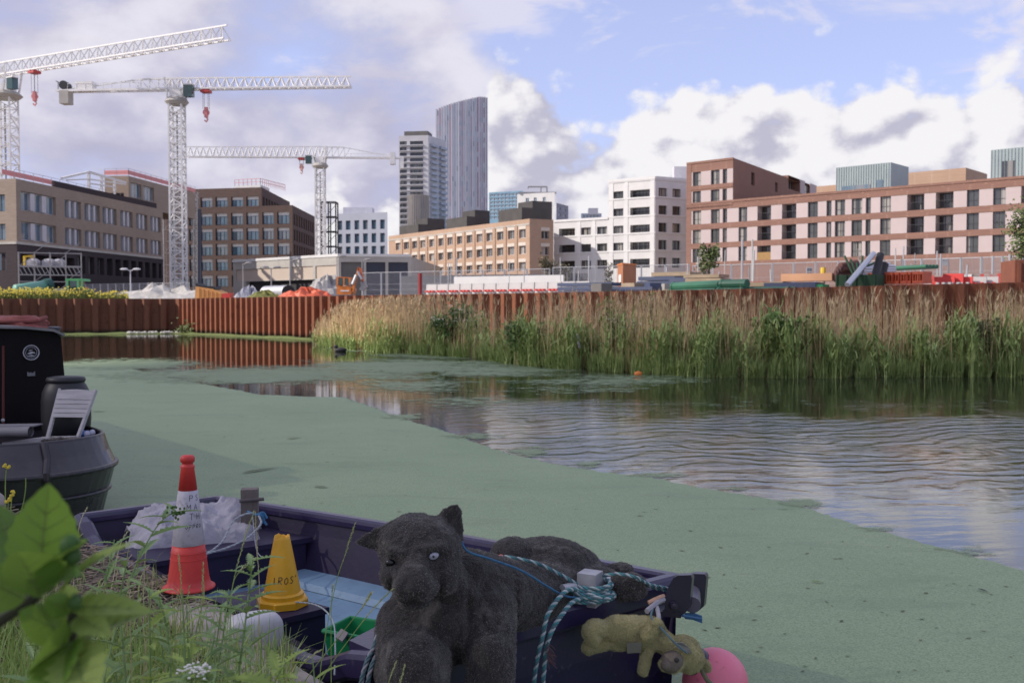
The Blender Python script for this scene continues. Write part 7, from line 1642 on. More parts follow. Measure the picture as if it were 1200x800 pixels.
# ================================================================== CONES
def letters(word, cz, ang0, size, rad_at, parent, m, base, step, lean=0.0, name='lettering', wob=0):
    """hand lettering: strokes laid round a cone"""
    ST = {'P': [[(0, 0), (0, 1), (.55, .95), (.62, .7), (.5, .5), (0, .48)]], 'S': [[(.6, .88), (.3, 1), (.05, .8), (.3, .52), (.58, .3), (.35, 0), (0, .12)]], 'N': [[(0, 0), (0, 1), (.6, 0), (.6, 1)]], 'A': [[(0, 0), (.32, 1), (.64, 0)], [(.12, .38), (.52, .38)]], 'M': [[(0, 0), (.05, 1), (.33, .4), (.62, 1), (.66, 0)]],
          'T': [[(0, 1), (.64, 1)], [(.32, 1), (.32, 0)]], 'H': [[(0, 0), (0, 1)], [(.58, 0), (.58, 1)], [(0, .5), (.58, .52)]], 'O': [[(.3, 0), (.02, .3), (.05, .75), (.32, 1), (.6, .75), (.62, .3), (.3, 0)]], 'R': [[(0, 0), (.04, 1), (.5, .98), (.6, .75), (.45, .52), (.05, .5), (.6, 0)]], 'I': [[(.25, 0), (.25, 1)]], 'D': [[(0, 0), (0, 1), (.45, .9), (.62, .5), (.45, .1), (0, 0)]], "'": [[(.2, 1), (.15, .7)]]}
    mb = MB()
    for i, ch in enumerate(word):
        for st in ST.get(ch, []):
            pts = []
            fine_ = []
            for (x0, y0), (x1, y1) in zip(st[:-1], st[1:]):
                for k in range(4): fine_.append((x0 + (x1 - x0) * k / 4, y0 + (y1 - y0) * k / 4))
            fine_.append(st[-1])
            for x, y in fine_:
                z = cz + (y - .5) * size + wob * math.sin(i * 2.1); r_ = rad_at(z) + .0012; th = ang0 + (i * step + x * size * .9) / r_
                pts.append(Vector((base[0] + r_ * math.cos(th), base[1] + r_ * math.sin(th), base[2] + z)))
            mb.tube(pts, .0019, 5)
    return mb.build(name, m, parent)
m_ink = mat('black_marker', (.03, .025, .03), (.02, .018, .02), 9, .7)
# red and white cone on the bank
q = G(217, 690, .5); q = Vector((-1.775, 5.42, .56)); t = thing('traffic_cone', 'tall red traffic cone with a lettered white sleeve standing on the bank', 'traffic cone', q)
Hc = .735
def rc(z): return .112 + (.034 - .112) * (z - .03) / (Hc - .06 - .03)
m_redc = mat('red_cone_plastic', (.62, .045, .035), (.50, .035, .03), 5, .5, .08, 40, dirt=((.42, .05, .045), 9, .55, .75)); m_sleeve = mat('dirty_sleeve', (.50, .48, .53), (.40, .385, .43), 7, .6, .3, 25, dirt=((.24, .225, .25), 14, .52, .70))
mb = MB(); pf = [(.128, 0), (.140, .004), (.141, .010), (.130, .018), (.116, .028)]; pf += [(rc(z), z) for z in (.06, .10, .16, .20, .245)]; mb.lathe(pf, 40, q); 
for z in (.17, .205): mb.tube([Vector((q.x + (rc(z) + .001) * math.cos(2 * PI * i / 40), q.y + (rc(z) + .001) * math.sin(2 * PI * i / 40), q.z + z + .0)) for i in range(41)], .0022, 5, 0, False)
mb.build('cone_base', m_redc, t, smooth=True)
mb = MB(); mb.lathe([(rc(.245), .245), (rc(.245) + .002, .247), (rc(.54) + .002, .54), (rc(.54), .542)], 40, q); mb.build('white_sleeve', m_sleeve, t, smooth=True)
mb = MB(); mb.lathe([(rc(.542), .542), (rc(.66), .66), (rc(.67) + .004, .67), (.036, .678), (.030, .682), (.030, .692), (.038, .698), (.038, .722), (.030, .732), (.012, .734)], 36, q); mb.build('cone_top', m_redc, t, smooth=True)
f0 = -PI / 2 + math.atan2(q.x, q.y) * -1.0
fa = math.atan2(-q.y, -q.x)
letters('PS', .505, fa + .15, .030, rc, t, m_ink, q, .034); letters('MA', .455, fa - .10, .034, rc, t, m_ink, q, .038); letters('TH', .405, fa + .12, .034, rc, t, m_ink, q, .040); letters('OPPRO', .352, fa - .20, .020, rc, t, m_ink, q, .0195)
# yellow cone on the seat
q = G(331, 708, .432); q.z = .433; t = thing('traffic_cone', 'small yellow traffic cone with a broken top standing on the boat seat', 'traffic cone', q)
m_yel = mat('yellow_cone_plastic', (.72, .38, .012), (.62, .32, .010), 5, .42, .06, 40, dirt=((.50, .26, .02), 11, .58, .76)); Hy = .40
def ry(z): return .102 + (.040 - .102) * (z - .075) / (Hy - .075)
mb = MB(); R8 = [(.135 * math.cos(PI / 8 + PI / 4 * i + .35) * 1.08, .135 * math.sin(PI / 8 + PI / 4 * i + .35) * 1.08) for i in range(8)]; R8b = [(x * .93, y * .93) for x, y in R8]
vs = [(q.x + x, q.y + y, q.z) for x, y in R8] + [(q.x + x, q.y + y, q.z + .035) for x, y in R8] + [(q.x + x, q.y + y, q.z + .045) for x, y in R8b]
mb.add(vs, [tuple(reversed(range(8)))] + [(i, (i + 1) % 8, 8 + (i + 1) % 8, 8 + i) for i in range(8)] + [(8 + i, 8 + (i + 1) % 8, 16 + (i + 1) % 8, 16 + i) for i in range(8)] + [tuple(range(16, 24))]); mb.lathe([(.118, .044), (.118, .066), (.108, .074), (.10, .076)], 32, q); mb.build('cone_foot', m_yel, t)
mb = MB(); n = 36; prof = [(ry(z), z) for z in np.linspace(.074, Hy - .03, 8)]; vs = [(q.x + r_ * math.cos(2 * PI * j / n), q.y + r_ * math.sin(2 * PI * j / n), q.z + z) for r_, z in prof for j in range(n)]
rim = [Hy - .012 + .005 * math.sin(3 * 2 * PI * j / n + .6) + .003 * math.sin(9 * 2 * PI * j / n) - (.014 if 20 < j < 27 else 0) for j in range(n)]; vs += [(q.x + ry(z) * math.cos(2 * PI * j / n), q.y + ry(z) * math.sin(2 * PI * j / n), q.z + z) for j, z in enumerate(rim)]; k = len(prof) + 1
vs += [(q.x + (ry(z) - .004) * math.cos(2 * PI * j / n), q.y + (ry(z) - .004) * math.sin(2 * PI * j / n), q.z + z) for j, z in enumerate(rim)]; vs += [(q.x + .03 * math.cos(2 * PI * j / n), q.y + .03 * math.sin(2 * PI * j / n), q.z + Hy - .16) for j in range(n)]
mb.add(vs, [(i * n + j, i * n + (j + 1) % n, (i + 1) * n + (j + 1) % n, (i + 1) * n + j) for i in range(k + 1) for j in range(n)]); mb.build('cone_body', m_yel, t, smooth=True)
fa = math.atan2(-q.y, -q.x); letters("IROS'", .155, fa - .62, .036, ry, t, m_ink, q, .033, wob=.002)
# white canister and pale stones on the bank edge
q = G(298, 752, .50); mb = MB(); q = Vector((-1.235, 4.72, .455)); M_ = Matrix.Rotation(.5, 3, 'Z')
def superell(mb, c, r, e1, M, n=28, mi=0):
    m = 16; vs = []; sp_ = lambda v, e: math.copysign(abs(v) ** e, v)
    for i in range(m + 1):
        ph = -PI / 2 + PI * i / m
        for j in range(n): th = 2 * PI * j / n; vs.append(Vector(c) + M @ Vector((r[0] * sp_(math.cos(ph), e1) * sp_(math.cos(th), e1), r[1] * sp_(math.cos(ph), e1) * sp_(math.sin(th), e1), r[2] * sp_(math.sin(ph), e1))))
    mb.add(vs, [(i * n + j, i * n + (j + 1) % n, (i + 1) * n + (j + 1) % n, (i + 1) * n + j) for i in range(m) for j in range(n)], mi)
superell(mb, q + Vector((0, 0, .085)), (.135, .085, .10), .6, M_); tag(mb.build('white_canister', mat('cloudy_white_plastic', (.52, .51, .53), (.42, .41, .43), 4, .5, dirt=((.30, .29, .27), 7, .55, .75)), at=q, smooth=True), 'rounded white plastic canister at the bank edge below the yellow cone', 'canister')
m_stone = mat('pale_coping', (.40, .345, .315), (.27, .235, .215), 5, .9, .6, 22, dirt=((.14, .12, .10), 6, .55, .72))
def stone(c, size, rz, lab, sd=0):
    mb = MB(); M_ = Matrix.Rotation(rz, 3, 'Z'); superell(mb, c, size, .38, M_, 40); o = mb.build('coping_stone', m_stone, at=c, smooth=True); tag(o, lab, 'stone')
    tx = bpy.data.textures.new('stone_noise', 'CLOUDS'); tx.noise_scale = .09; md = o.modifiers.new('rough', 'DISPLACE'); md.texture = tx; md.strength = .03; md.texture_coords = 'GLOBAL'; return o
dn = math.atan2(-.99, .77)
stone((-1.50, 4.93, .44), (.46, .14, .10), dn, 'pale coping stone at the bank edge under the white canister'); stone((-1.02, 4.24, .42), (.40, .15, .10), dn, 'pale coping stone at the bank edge left of the near gunwale'); stone((-2.16, 5.64, .43), (.34, .16, .085), dn, 'pale flat stone beside the foot of the red cone'); stone((-4.35, 7.82, .50), (.42, .22, .17), -.75, 'pale boulder on the bank beside the narrowboat stern')
# ================================================================== PLUSH ANIMALS
def remesh(mb, voxel, iters=3, disp=0.0, dscale=.06):
    me = bpy.data.meshes.new('tmp'); me.from_pydata([tuple(p) for p in mb.v], [], mb.f); me.update(); o = bpy.data.objects.new('tmp', me); COL.objects.link(o)
    r_ = o.modifiers.new('r', 'REMESH'); r_.mode = 'VOXEL'; r_.voxel_size = voxel
    s_ = o.modifiers.new('s', 'SMOOTH'); s_.factor = .6; s_.iterations = iters
    if disp:
        tx = bpy.data.textures.new('pile', 'CLOUDS'); tx.noise_scale = dscale; tx.noise_depth = 2; d_ = o.modifiers.new('d', 'DISPLACE'); d_.texture = tx; d_.strength = disp; d_.mid_level = .5; d_.texture_coords = 'GLOBAL'; tx2 = bpy.data.textures.new('curl', 'CLOUDS'); tx2.noise_scale = dscale * .3; e_ = o.modifiers.new('e', 'DISPLACE'); e_.texture = tx2; e_.strength = disp * .55; e_.texture_coords = 'GLOBAL'
    dg = bpy.context.evaluated_depsgraph_get(); ev = o.evaluated_get(dg); m2 = bpy.data.meshes.new_from_object(ev)
    m2.calc_loop_triangles(); V = np.zeros(len(m2.vertices) * 3, np.float32); m2.vertices.foreach_get('co', V); T = np.zeros(len(m2.loop_triangles) * 3, np.int32); m2.loop_triangles.foreach_get('vertices', T)
    bpy.data.objects.remove(o); bpy.data.meshes.remove(me); bpy.data.meshes.remove(m2)
    return V.reshape(-1, 3), T.reshape(-1, 3)
def fur_mesh(name, V, T, m_body, m_fur, n, L, wd, at, comb=(0, 0, -1), seed=1, worn=(), m_worn=None):
    rg = np.random.default_rng(seed); a, b_, c = V[T[:, 0]], V[T[:, 1]], V[T[:, 2]]; nn = np.cross(b_ - a, c - a); ar = np.linalg.norm(nn, axis=1) + 1e-12; nn /= ar[:, None]
    f = rg.choice(len(T), n, p=ar / ar.sum()); r1, r2 = rg.random((2, n)); fl = r1 + r2 > 1; r1[fl] = 1 - r1[fl]; r2[fl] = 1 - r2[fl]
    P = a[f] + (b_ - a)[f] * r1[:, None] + (c - a)[f] * r2[:, None]; N = nn[f]
    cl = np.sin(P @ np.array([[37., 11, 5], [-9, 41, 17], [13, -7, 45]])) ; D = N * .75 + np.array(comb) * .35 + rg.normal(0, .35, (n, 3)) + cl * .28
    D /= np.linalg.norm(D, axis=1)[:, None]; S = np.cross(D, rg.normal(0, 1, (n, 3))); S /= np.linalg.norm(S, axis=1)[:, None]
    ln = L * rg.uniform(.5, 1.25, n)[:, None]; ww = wd * rg.uniform(.6, 1.3, n)[:, None]; P0 = P - N * .002
    fm = np.ones(n, np.int32)
    for c_, r_ in worn: fm[(np.linalg.norm(P - np.array(c_), axis=1) + rg.normal(0, r_ * .22, n)) < r_] = 2
    FV = np.stack([P0 - S * ww, P0 + S * ww, P0 + D * ln], 1).reshape(-1, 3); FT = np.arange(3 * n).reshape(-1, 3) + len(V)
    o = np_mesh(name, np.vstack([V, FV]) - np.array(at), np.vstack([T, FT]), [m_body, m_fur] + ([m_worn] if m_worn else []), smooth=False, mi=np.concatenate([np.zeros(len(T), np.int32), fm]))
    sm_ = np.concatenate([np.ones(len(T), bool), np.zeros(n, bool)]); o.data.polygons.foreach_set('use_smooth', sm_); o.location = at; WM[o] = Matrix.Translation(Vector(at)); return o
m_plushb = mat('charcoal_plush', (.030, .027, .026), (.058, .053, .049), 26, .95, .9, 90, spec=.15, dirt=((.16, .148, .137), 7, .52, .75), sheen=.15); m_fur = mat('charcoal_pile', (.042, .038, .036), (.36, .333, .308), 9, .95, spec=.12, isl=.75)
mb = MB()
def cp(a, b_, ra, rb): mb.cap(W(*a), W(*b_), Rp(ra, a[2]), Rp(rb, b_[2]), 18)
def el(a, rx, ry_, rz_, rot=None): mb.ell(W(*a), (Rp(rx, a[2]), Rp(ry_, a[2]), Rp(rz_, a[2])), 20, rot)
# chest, shoulders and front legs hanging over the edge
cp((518, 690, 4.52), (512, 728, 4.48), 56, 60); cp((556, 695, 4.58), (556, 728, 4.50), 42, 42); cp((478, 735, 4.42), (483, 790, 4.24), 40, 44); cp((484, 780, 4.22), (484, 880, 4.14), 42, 40)
cp((564, 715, 4.50), (574, 770, 4.38), 42, 32); cp((575, 765, 4.34), (573, 880, 4.26), 28, 32); cp((545, 675, 4.50), (575, 695, 4.66), 34, 46)
# body lying along the deck, rump and hind legs
cp((562, 698, 4.66), (650, 704, 5.02), 50, 32); cp((592, 692, 4.80), (655, 694, 5.10), 36, 34); cp((640, 690, 5.10), (695, 694, 5.30), 36, 24)
el((640, 666, 5.28), 58, 46, 38); el((668, 675, 5.32), 40, 40, 37); el((600, 646, 5.22), 25, 28, 17); cp((680, 672, 5.30), (712, 690, 5.22), 26, 22)
cp((706, 690, 5.16), (734, 687, 5.08), 17, 17); el((741, 687, 5.06), 19, 17, 16.5); cp((704, 680, 5.40), (722, 670, 5.40), 13, 12); el((730, 667, 5.40), 14, 14, 8.5)
body = mb
# head
el((493, 645, 4.22), 49, 48, 42); el((487, 634, 4.24), 43, 44, 33)
el((466, 672, 4.13), 22, 26, 21); el((516, 670, 4.17), 26, 34, 27)
cp((488, 652, 4.10), (486, 682, 4.02), 14, 20); el((475, 688, 4.03), 15, 24, 15); el((497, 688, 4.03), 16, 24, 15); el((485, 688, 3.995), 12, 16, 10)
el((486, 706, 4.06), 20, 22, 6.5)
el((467, 646, 4.09), 15, 12, 6); el((506, 640, 4.09), 18, 12, 6)
cp((524, 680, 4.36), (538, 702, 4.44), 24, 32)
def ear(base0, base1, tip, d, th):
    a, b_, c = W(*base0, d), W(*base1, d), W(*tip, d); n = 9; mid = a.lerp(b_, .5); hw = (b_ - a) / 2
    for i in range(n):
        s_ = i / (n - 1); ctr = mid.lerp(c, s_ * .93); k = hw * .86 * (1 - s_ ** 1.5); r_ = th * (1.15 - .6 * s_); mb.cap(ctr - k, ctr + k, r_, r_, 10)
ear((512, 607), (540, 633), (538, 587), 4.28, .016)
ear((458, 615), (453, 645), (415, 634), 4.22, .017)
V, T = remesh(mb, .0105, 4, .022, .075)
# push in eye sockets and the mouth line
def dent(V, c, r, depth, dirv):
    c = np.array(c); d2 = np.linalg.norm((V - c) / np.array(r), axis=1); return V + np.array(dirv)[None] * (depth * np.exp(-d2 ** 2))[:, None]
vd = np.array((.08, .97, .2))
V = dent(V, W(457, 660, 4.04), (.035, .10, .028), .05, vd); V = dent(V, W(508, 652, 4.06), (.032, .09, .026), .022, vd)
V = dent(V, W(488, 702, 3.93), (.007, .08, .03), .012, vd); V = dent(V, W(516, 684, 4.08), (.012, .14, .07), .022, vd); V = dent(V, W(459, 681, 4.08), (.010, .12, .04), .016, vd)
V = dent(V, W(548, 716, 4.30), (.014, .2, .12), .022, vd); V = dent(V, W(603, 700, 4.62), (.016, .25, .12), .03, vd); V = dent(V, W(530, 785, 4.25), (.04, .25, .10), .10, vd)
at0 = tuple(W(560, 735, 4.5)); pan = fur_mesh('plush_panther', V, T, m_plushb, m_fur, 150000, .0095, .0012, at0, (.1, -.1, -1), 3, [(W(489, 672, 3.9), .075), (W(585, 735, 4.3), .09), (W(480, 610, 4.1), .07), (W(640, 632, 5.1), .12), (W(470, 770, 4.1), .08)], mat('worn_pile', (.14, .129, .119), (.46, .428, .396), 9, .95, spec=.12, isl=.75))
tag(pan, 'large charcoal plush panther toy lying on the boat foredeck with legs hanging over', 'plush toy')
def on_surface(px, py, V):
    """nearest surface depth along the sight line, used to seat small parts on the plush"""
    o_ = np.array((0, 0, CAM_H)); r_ = np.array(W(px, py, 1.0)) - o_; r_ = r_ / np.linalg.norm(r_); k = (V - o_) @ r_; dd = np.linalg.norm(V - o_ - k[:, None] * r_, axis=1); s_ = k[dd < .014]
    return Vector(o_ + r_ * (s_.min() if len(s_) else 4.2))
p = on_surface(508.5, 651, V); mb = MB(); nz = Vector((.12, -.97, .05)).normalized(); Mz = nz.to_track_quat('Z', 'Y').to_matrix()
mb.ell(p, (.022, .0155, .011), 20, M=Mz @ Matrix.Rotation(.35, 3, 'Z')); mb.build('glass_eye', mat('clouded_eye', (.46, .47, .54), (.22, .23, .29), 60, .12, spec=.8), pan, smooth=True)
mb = MB(); mb.ell(p + Mz @ Vector((-.002, -.001, .0085)), (.0065, .0065, .0035), 12, M=Mz); mb.tube([p + Mz @ Matrix.Rotation(.35, 3, 'Z') @ Vector((.0215 * math.cos(2 * PI * i / 22), .0155 * math.sin(2 * PI * i / 22), .001)) for i in range(23)], .0034, 6, 0, False); mb.build('pupil', m_dark, pan)
p = on_surface(457, 660, V); mb = MB(); mb.ell(p + Vector((0, .008, 0)), (.021, .014, .017), 14); mb.build('dark_eye', mat('dark_eye', (.006, .006, .007), None, 9, .25), pan, smooth=True)
mb = MB(); pts = [on_surface(x, y, V) + Vector((0, -.0015, 0)) for x, y in ((468, 704), (476, 706), (487, 705), (498, 706), (506, 703))]; mb.tube(smooth_path(pts, 4), .0026, 5); mb.build('mouth_line', m_dark, pan)

# small yellow green plush dog hanging head down from the plates
m_yg = mat('yellow_plush', (.46, .41, .19), (.34, .31, .15), 18, .95, .8, 120, spec=.12, dirt=((.17, .16, .08), 10, .52, .7), sheen=.2); m_ygf = mat('yellow_pile', (.58, .53, .29), (.34, .31, .16), 9, .95, spec=.1, isl=.7)
mb = MB(); d0 = 4.86
def cp2(a, b_, ra, rb, da=0, db=0): mb.cap(W(a[0], a[1], d0 + da), W(b_[0], b_[1], d0 + db), Rp(ra, d0), Rp(rb, d0), 16)
def el2(a, rx, ry_, rz_, da=0, rot=None): mb.ell(W(a[0], a[1], d0 + da), (Rp(rx, d0), Rp(ry_, d0), Rp(rz_, d0)), 18, rot)
cp2((722, 737), (762, 741), 17, 19.5, .0, .03); cp2((735, 740), (768, 747), 18, 16, .01, .03); cp2((710, 738), (722, 737), 11, 14, -.01, 0); cp2((697, 736), (712, 737), 11.5, 10, -.04, -.01); cp2((692.5, 740), (695, 747), 11, 10, -.05, -.05)   # body and upper leg with foot
cp2((694, 757), (722, 750), 8.5, 9, -.02, .0); el2((690, 758), 8.5, 10, 9, -.03); cp2((720, 752), (750, 754), 10, 9, .01, .02)                                       # lower leg
cp2((770, 731), (759, 744), 7.5, 7.5, -.055, -.07); cp2((759, 760), (754, 785), 7.5, 7, .0, -.02); cp2((770, 746), (784, 756), 14, 13, .03, .01)                         # arms and neck
el2((801, 763), 21, 20, 19, .0); el2((808, 771), 18, 18, 18, .0); el2((789, 775), 14, 15, 13, -.05); el2((780, 778), 8, 9, 8, -.075)
cp2((816, 776), (828, 781), 6, 5.5, .01, .0); cp2((827, 779), (829, 783), 6, 5, .0, .0)
V2, T2 = remesh(mb, .0055, 3, .008, .03); at1 = tuple(W(740, 740, d0)); dog = fur_mesh('plush_dog', V2, T2, m_yg, m_ygf, 60000, .0085, .0010, at1, (-.6, 0, -.4), 5); tag(dog, 'faded yellow green plush dog toy strapped head down to the boat corner', 'plush toy')
m_muz = mat('grey_plush', (.20, .165, .13), (.14, .115, .09), 14, .95, .6, 80)
mb = MB(); M_ = Matrix.Rotation(-.55, 3, 'Y'); mb.ell(W(787, 775, d0 - .066), (Rp(15, d0), .058, Rp(12.5, d0)), 20, M_); mb.ell(W(781, 779, d0 - .10), (Rp(7, d0), .03, Rp(7, d0)), 14); mb.build('muzzle', m_muz, dog, smooth=True)
mb = MB(); p = W(793, 773, d0 - .122); mb.ell(p, (.0125, .012, .012), 12); mb.build('eye', m_dark, dog, smooth=True)
mb = MB(); a = [W(790, 753, d0 - .09), W(800, 753, d0 - .10), W(808, 759, d0 - .095), (W(811, 765, d0 - .09)), W(804, 764, d0 - .10), W(795, 760, d0 - .10)]; mb.slab(a, (0, .014, .0)); mb.build('ear', mat('grey_ear', (.22, .22, .19), (.15, .15, .13), 12, .9), dog)
mb = MB(); mb.tube(smooth_path([W(820, 777, d0 - .01), W(825, 790, d0 - .02), W(832, 800, d0 - .03), W(842, 808, d0 - .03)], 5), [.012] * 16, 8); mb.build('ribbon_tail', mat('olive_ribbon', (.16, .15, .09), (.11, .10, .06), 12, .9), dog)
mb = MB(); a = on_surface(745, 757, V2); mb.slab([on_surface(x, y, V2) + Vector((0, -.004, 0)) for x, y in ((734, 753), (752, 752), (751, 764), (735, 765))], (0, .004, 0)); mb.build('cloth_label', mat('grey_label', (.30, .28, .24), (.24, .22, .19), 12, .9), dog)
mb = MB(); pts = [W(766, 712, 4.95), W(763, 720, 4.86), (W(766, 727, 4.80)), W(778, 739, 4.77), W(790, 752, 4.745), W(805, 765, 4.74)]; mb.tube(smooth_path(pts, 6), .0055, 6); mb.tube(smooth_path([W(770, 711, 4.96), W(772, 722, 4.84), W(771, 733, 4.80)], 6), .011, 6, 1); mb.tube(smooth_path([W(758, 716, 4.9), W(770, 706, 4.98), W(778, 702, 5.02)], 5), .014, 6, 2); mb.tube(smooth_path([W(760, 706, 4.98), W(770, 701, 5.0), W(778, 698, 5.03)], 5), .011, 6, 3); tag(mb.build('dog_strap', [m_dkst, m_greyst, m_greyst, mat('peach_cloth', (.55, .33, .22), (.45, .27, .18), 9, .9)], at=W(766, 712, 4.95)), 'dark cord and grey ribbon tying the plush dog to the steel plates', 'cord')
# ================================================================== NEAR PLANTS
def leafmat(name, c1, c2, trans=.45, rough=.5):
    if name in MATS: return MATS[name]
    m = bpy.data.materials.new(name); m.use_nodes = True; t = NT(m.node_tree); b = t.n['Principled BSDF']; g = t.new('ShaderNodeNewGeometry'); tcn = t.new('ShaderNodeTexCoord')
    f = t.m('ADD', t.m('MULTIPLY', t.lin(t.noise(tcn.outputs['Object'], 30, 5, .6), .3, .7), .45), t.m('MULTIPLY', g.outputs['Random Per Island'], .55)); c = t.mix(f, (*c1, 1), (*c2, 1)); t.l.new(c, b.inputs['Base Color']); b.inputs['Roughness'].default_value = rough; b.inputs['Specular IOR Level'].default_value = .4
    tr = t.new('ShaderNodeBsdfTranslucent'); t.l.new(t.mix(.5, c, (.25, .34, .04, 1)), tr.inputs['Color']); mx = t.new('ShaderNodeMixShader'); mx.inputs[0].default_value = trans; t.l.new(b.outputs[0], mx.inputs[1]); t.l.new(tr.outputs[0], mx.inputs[2]); t.l.new(mx.outputs[0], t.n['Material Output'].inputs[0]); MATS[name] = m; return m
m_big = leafmat('broad_leaf', (.23, .40, .07), (.15, .29, .055)); m_bigl = leafmat('broad_leaf_pale', (.42, .53, .15), (.31, .43, .11)); m_bigd = leafmat('broad_leaf_dark', (.11, .23, .055), (.07, .16, .045)); m_vein = leafmat('leaf_vein', (.34, .42, .18), (.28, .36, .14))
m_herb = leafmat('herb_leaf', (.27, .38, .15), (.15, .25, .085), .25); m_grass = leafmat('bank_grass', (.37, .47, .14), (.16, .27, .07), .25); m_straw = leafmat('straw', (.55, .47, .28), (.36, .30, .17), .2); m_seed = leafmat('seed_head', (.50, .50, .27), (.34, .36, .17), .2)
def leaf(mb, base, tip, wid, side, up, n=9, m=4, lobes=0.0, curl=.12, fold=.18, sharp=1.0, mi=0):
    """blade of a leaf with a midrib fold, curl and a toothed edge"""
    base, tip = Vector(base), Vector(tip); ax = tip - base; L = ax.length; side = Vector(side); side = (side - ax.normalized() * side.dot(ax.normalized())).normalized(); nr = side.cross(ax).normalized() if up is None else Vector(up)
    nr = ax.normalized().cross(side).normalized()
    vs = []
    for i in range(n + 1):
        s_ = i / n; prof = math.sin(PI * min(1, s_ ** .72)) ** sharp * (1 if s_ < 1 else 0); ww = wid * .5 * prof * (1 + lobes * (1 if i % 2 else -1)) + .0008
        for j in range(-m, m + 1):
            k = j / m; back_ = -lobes * .10 * L * abs(k) * (1 if i % 2 else .2); vs.append(base + ax * s_ + side * ww * k + nr * (abs(k) * ww * fold * 2 + curl * L * (s_ * (1 - s_)) * 1.0 - curl * L * .5 * s_ ** 2) + ax.normalized() * back_)
    if mi == 0 and m == 4:
        R0 = [vs[i * 9 + 4] for i in range(n + 1)]; mb.tube(R0, [L * .010 * (1.1 - i / (n + 1)) for i in range(n + 1)], 5, 1)
        for i in range(2, n - 2, 2):
            for sg in (-1, 1): mb.tube([vs[i * 9 + 4], vs[(i + 1) * 9 + 4 + 2 * sg], vs[min(n, i + 2) * 9 + 4 + 4 * sg].lerp(vs[(i + 1) * 9 + 4 + 2 * sg], .2)], [L * .005, L * .0035, L * .001], 4, 1)
    q = 2 * m + 1; mb.add(vs, [(i * q + j, i * q + j + 1, (i + 1) * q + j + 1, (i + 1) * q + j) for i in range(n) for j in range(q - 1)], mi)
# big blurred plant close to the lens
D = 1.05
t = thing('broad_leaved_plant', 'big blurred broad leaved plant close to the lens at the lower left', 'plant', (W(40, 900, 1.1).x, 1.1, .47))
def E(x, y, d=D): return W(x, y, d)
mb = MB(); mb.tube(smooth_path([E(-60, 790, 1.1), E(-20, 740, 1.08), E(10, 718, 1.06), E(40, 697, 1.05), E(52, 660, 1.05)], 5), [.010] * 8 + [.008] * 8 + [.006] * 5, 8); mb.build('stem', mat('dark_stem', (.05, .055, .03), (.035, .04, .02), 9, .7), t)
mb = MB(); mb.tube(smooth_path([E(84, 1000, 1.12), E(86, 860, 1.1), E(84, 760, 1.08), E(86, 715, 1.07), E(90, 700, 1.06)], 5), .006, 8); mb.build('stem', mat('dark_stem', (.05, .055, .03)), t)
rt = Vector((1, .25, 0))
for (b0, b1, w_, mm, d0_, d1_, lb, cu, sd_) in (
    ((42, 697), (58, 563), 78, m_big, 1.05, 1.02, .05, .10, (1, .3, 0)), ((48, 694), (98, 628), 62, m_big, 1.03, .99, .06, .12, (.6, .6, .6)), ((40, 700), (-6, 590), 70, m_bigd, 1.08, 1.10, .05, .15, (1, .5, .3)),
    ((46, 700), (20, 640), 62, m_big, 1.0, .96, .05, .2, (1, .2, .2)), ((72, 690), (152, 630), 26, m_bigl, 1.04, 1.02, .04, .15, (.3, .8, .6)), ((30, 702), (-30, 672), 50, m_bigd, 1.04, .98, .05, .1, (.3, .8, .7)), ((60, 692), (88, 668), 46, m_bigd, 1.02, .97, .04, .2, (.5, .6, .6)),
    ((86, 712), (175, 712), 30, m_bigl, 1.06, 1.02, .05, .16, (.1, .8, .6)), ((84, 758), (172, 712), 40, m_bigl, 1.07, 1.03, .06, .12, (.35, .7, .6)), ((84, 742), (18, 716), 46, m_big, 1.07, 1.02, .05, .16, (.3, .7, .7)), ((80, 752), (30, 786), 62, m_big, 1.05, .97, .10, .05, (.6, .5, .75)), ((88, 760), (106, 836), 66, m_bigl, 1.04, .93, .12, .06, (1, .3, .45)), ((84, 752), (48, 842), 66, m_big, 1.05, .95, .10, .08, (.9, .3, .6)), ((86, 716), (110, 690), 30, m_bigl, 1.06, 1.05, .05, .2, (.5, .6, .5)), ((86, 712), (72, 684), 26, m_bigl, 1.07, 1.06, .05, .2, (.7, .6, .3)), ((84, 716), (50, 700), 28, m_big, 1.06, 1.03, .05, .2, (.4, .6, .6)), ((90, 722), (128, 742), 34, m_bigl, 1.06, 1.0, .05, .1, (.2, .8, .6))):
    mb = MB(); leaf(mb, E(*b0, d0_), E(*b1, d1_), w_ * D / F, sd_, None, 14, 4, lb, cu, .16, .85); mb.build('leaf', [mm, m_vein], t, smooth=True)
for (x, y, r_) in ((82, 640, 12), (86, 652, 9), (88, 706, 8), (78, 648, 8)): mb = MB(); mb.ell(E(x, y, 1.0), (Rp(r_, 1), Rp(r_, 1), Rp(r_ * 1.2, 1)), 12); mb.build('bud', m_bigd, t, smooth=True)
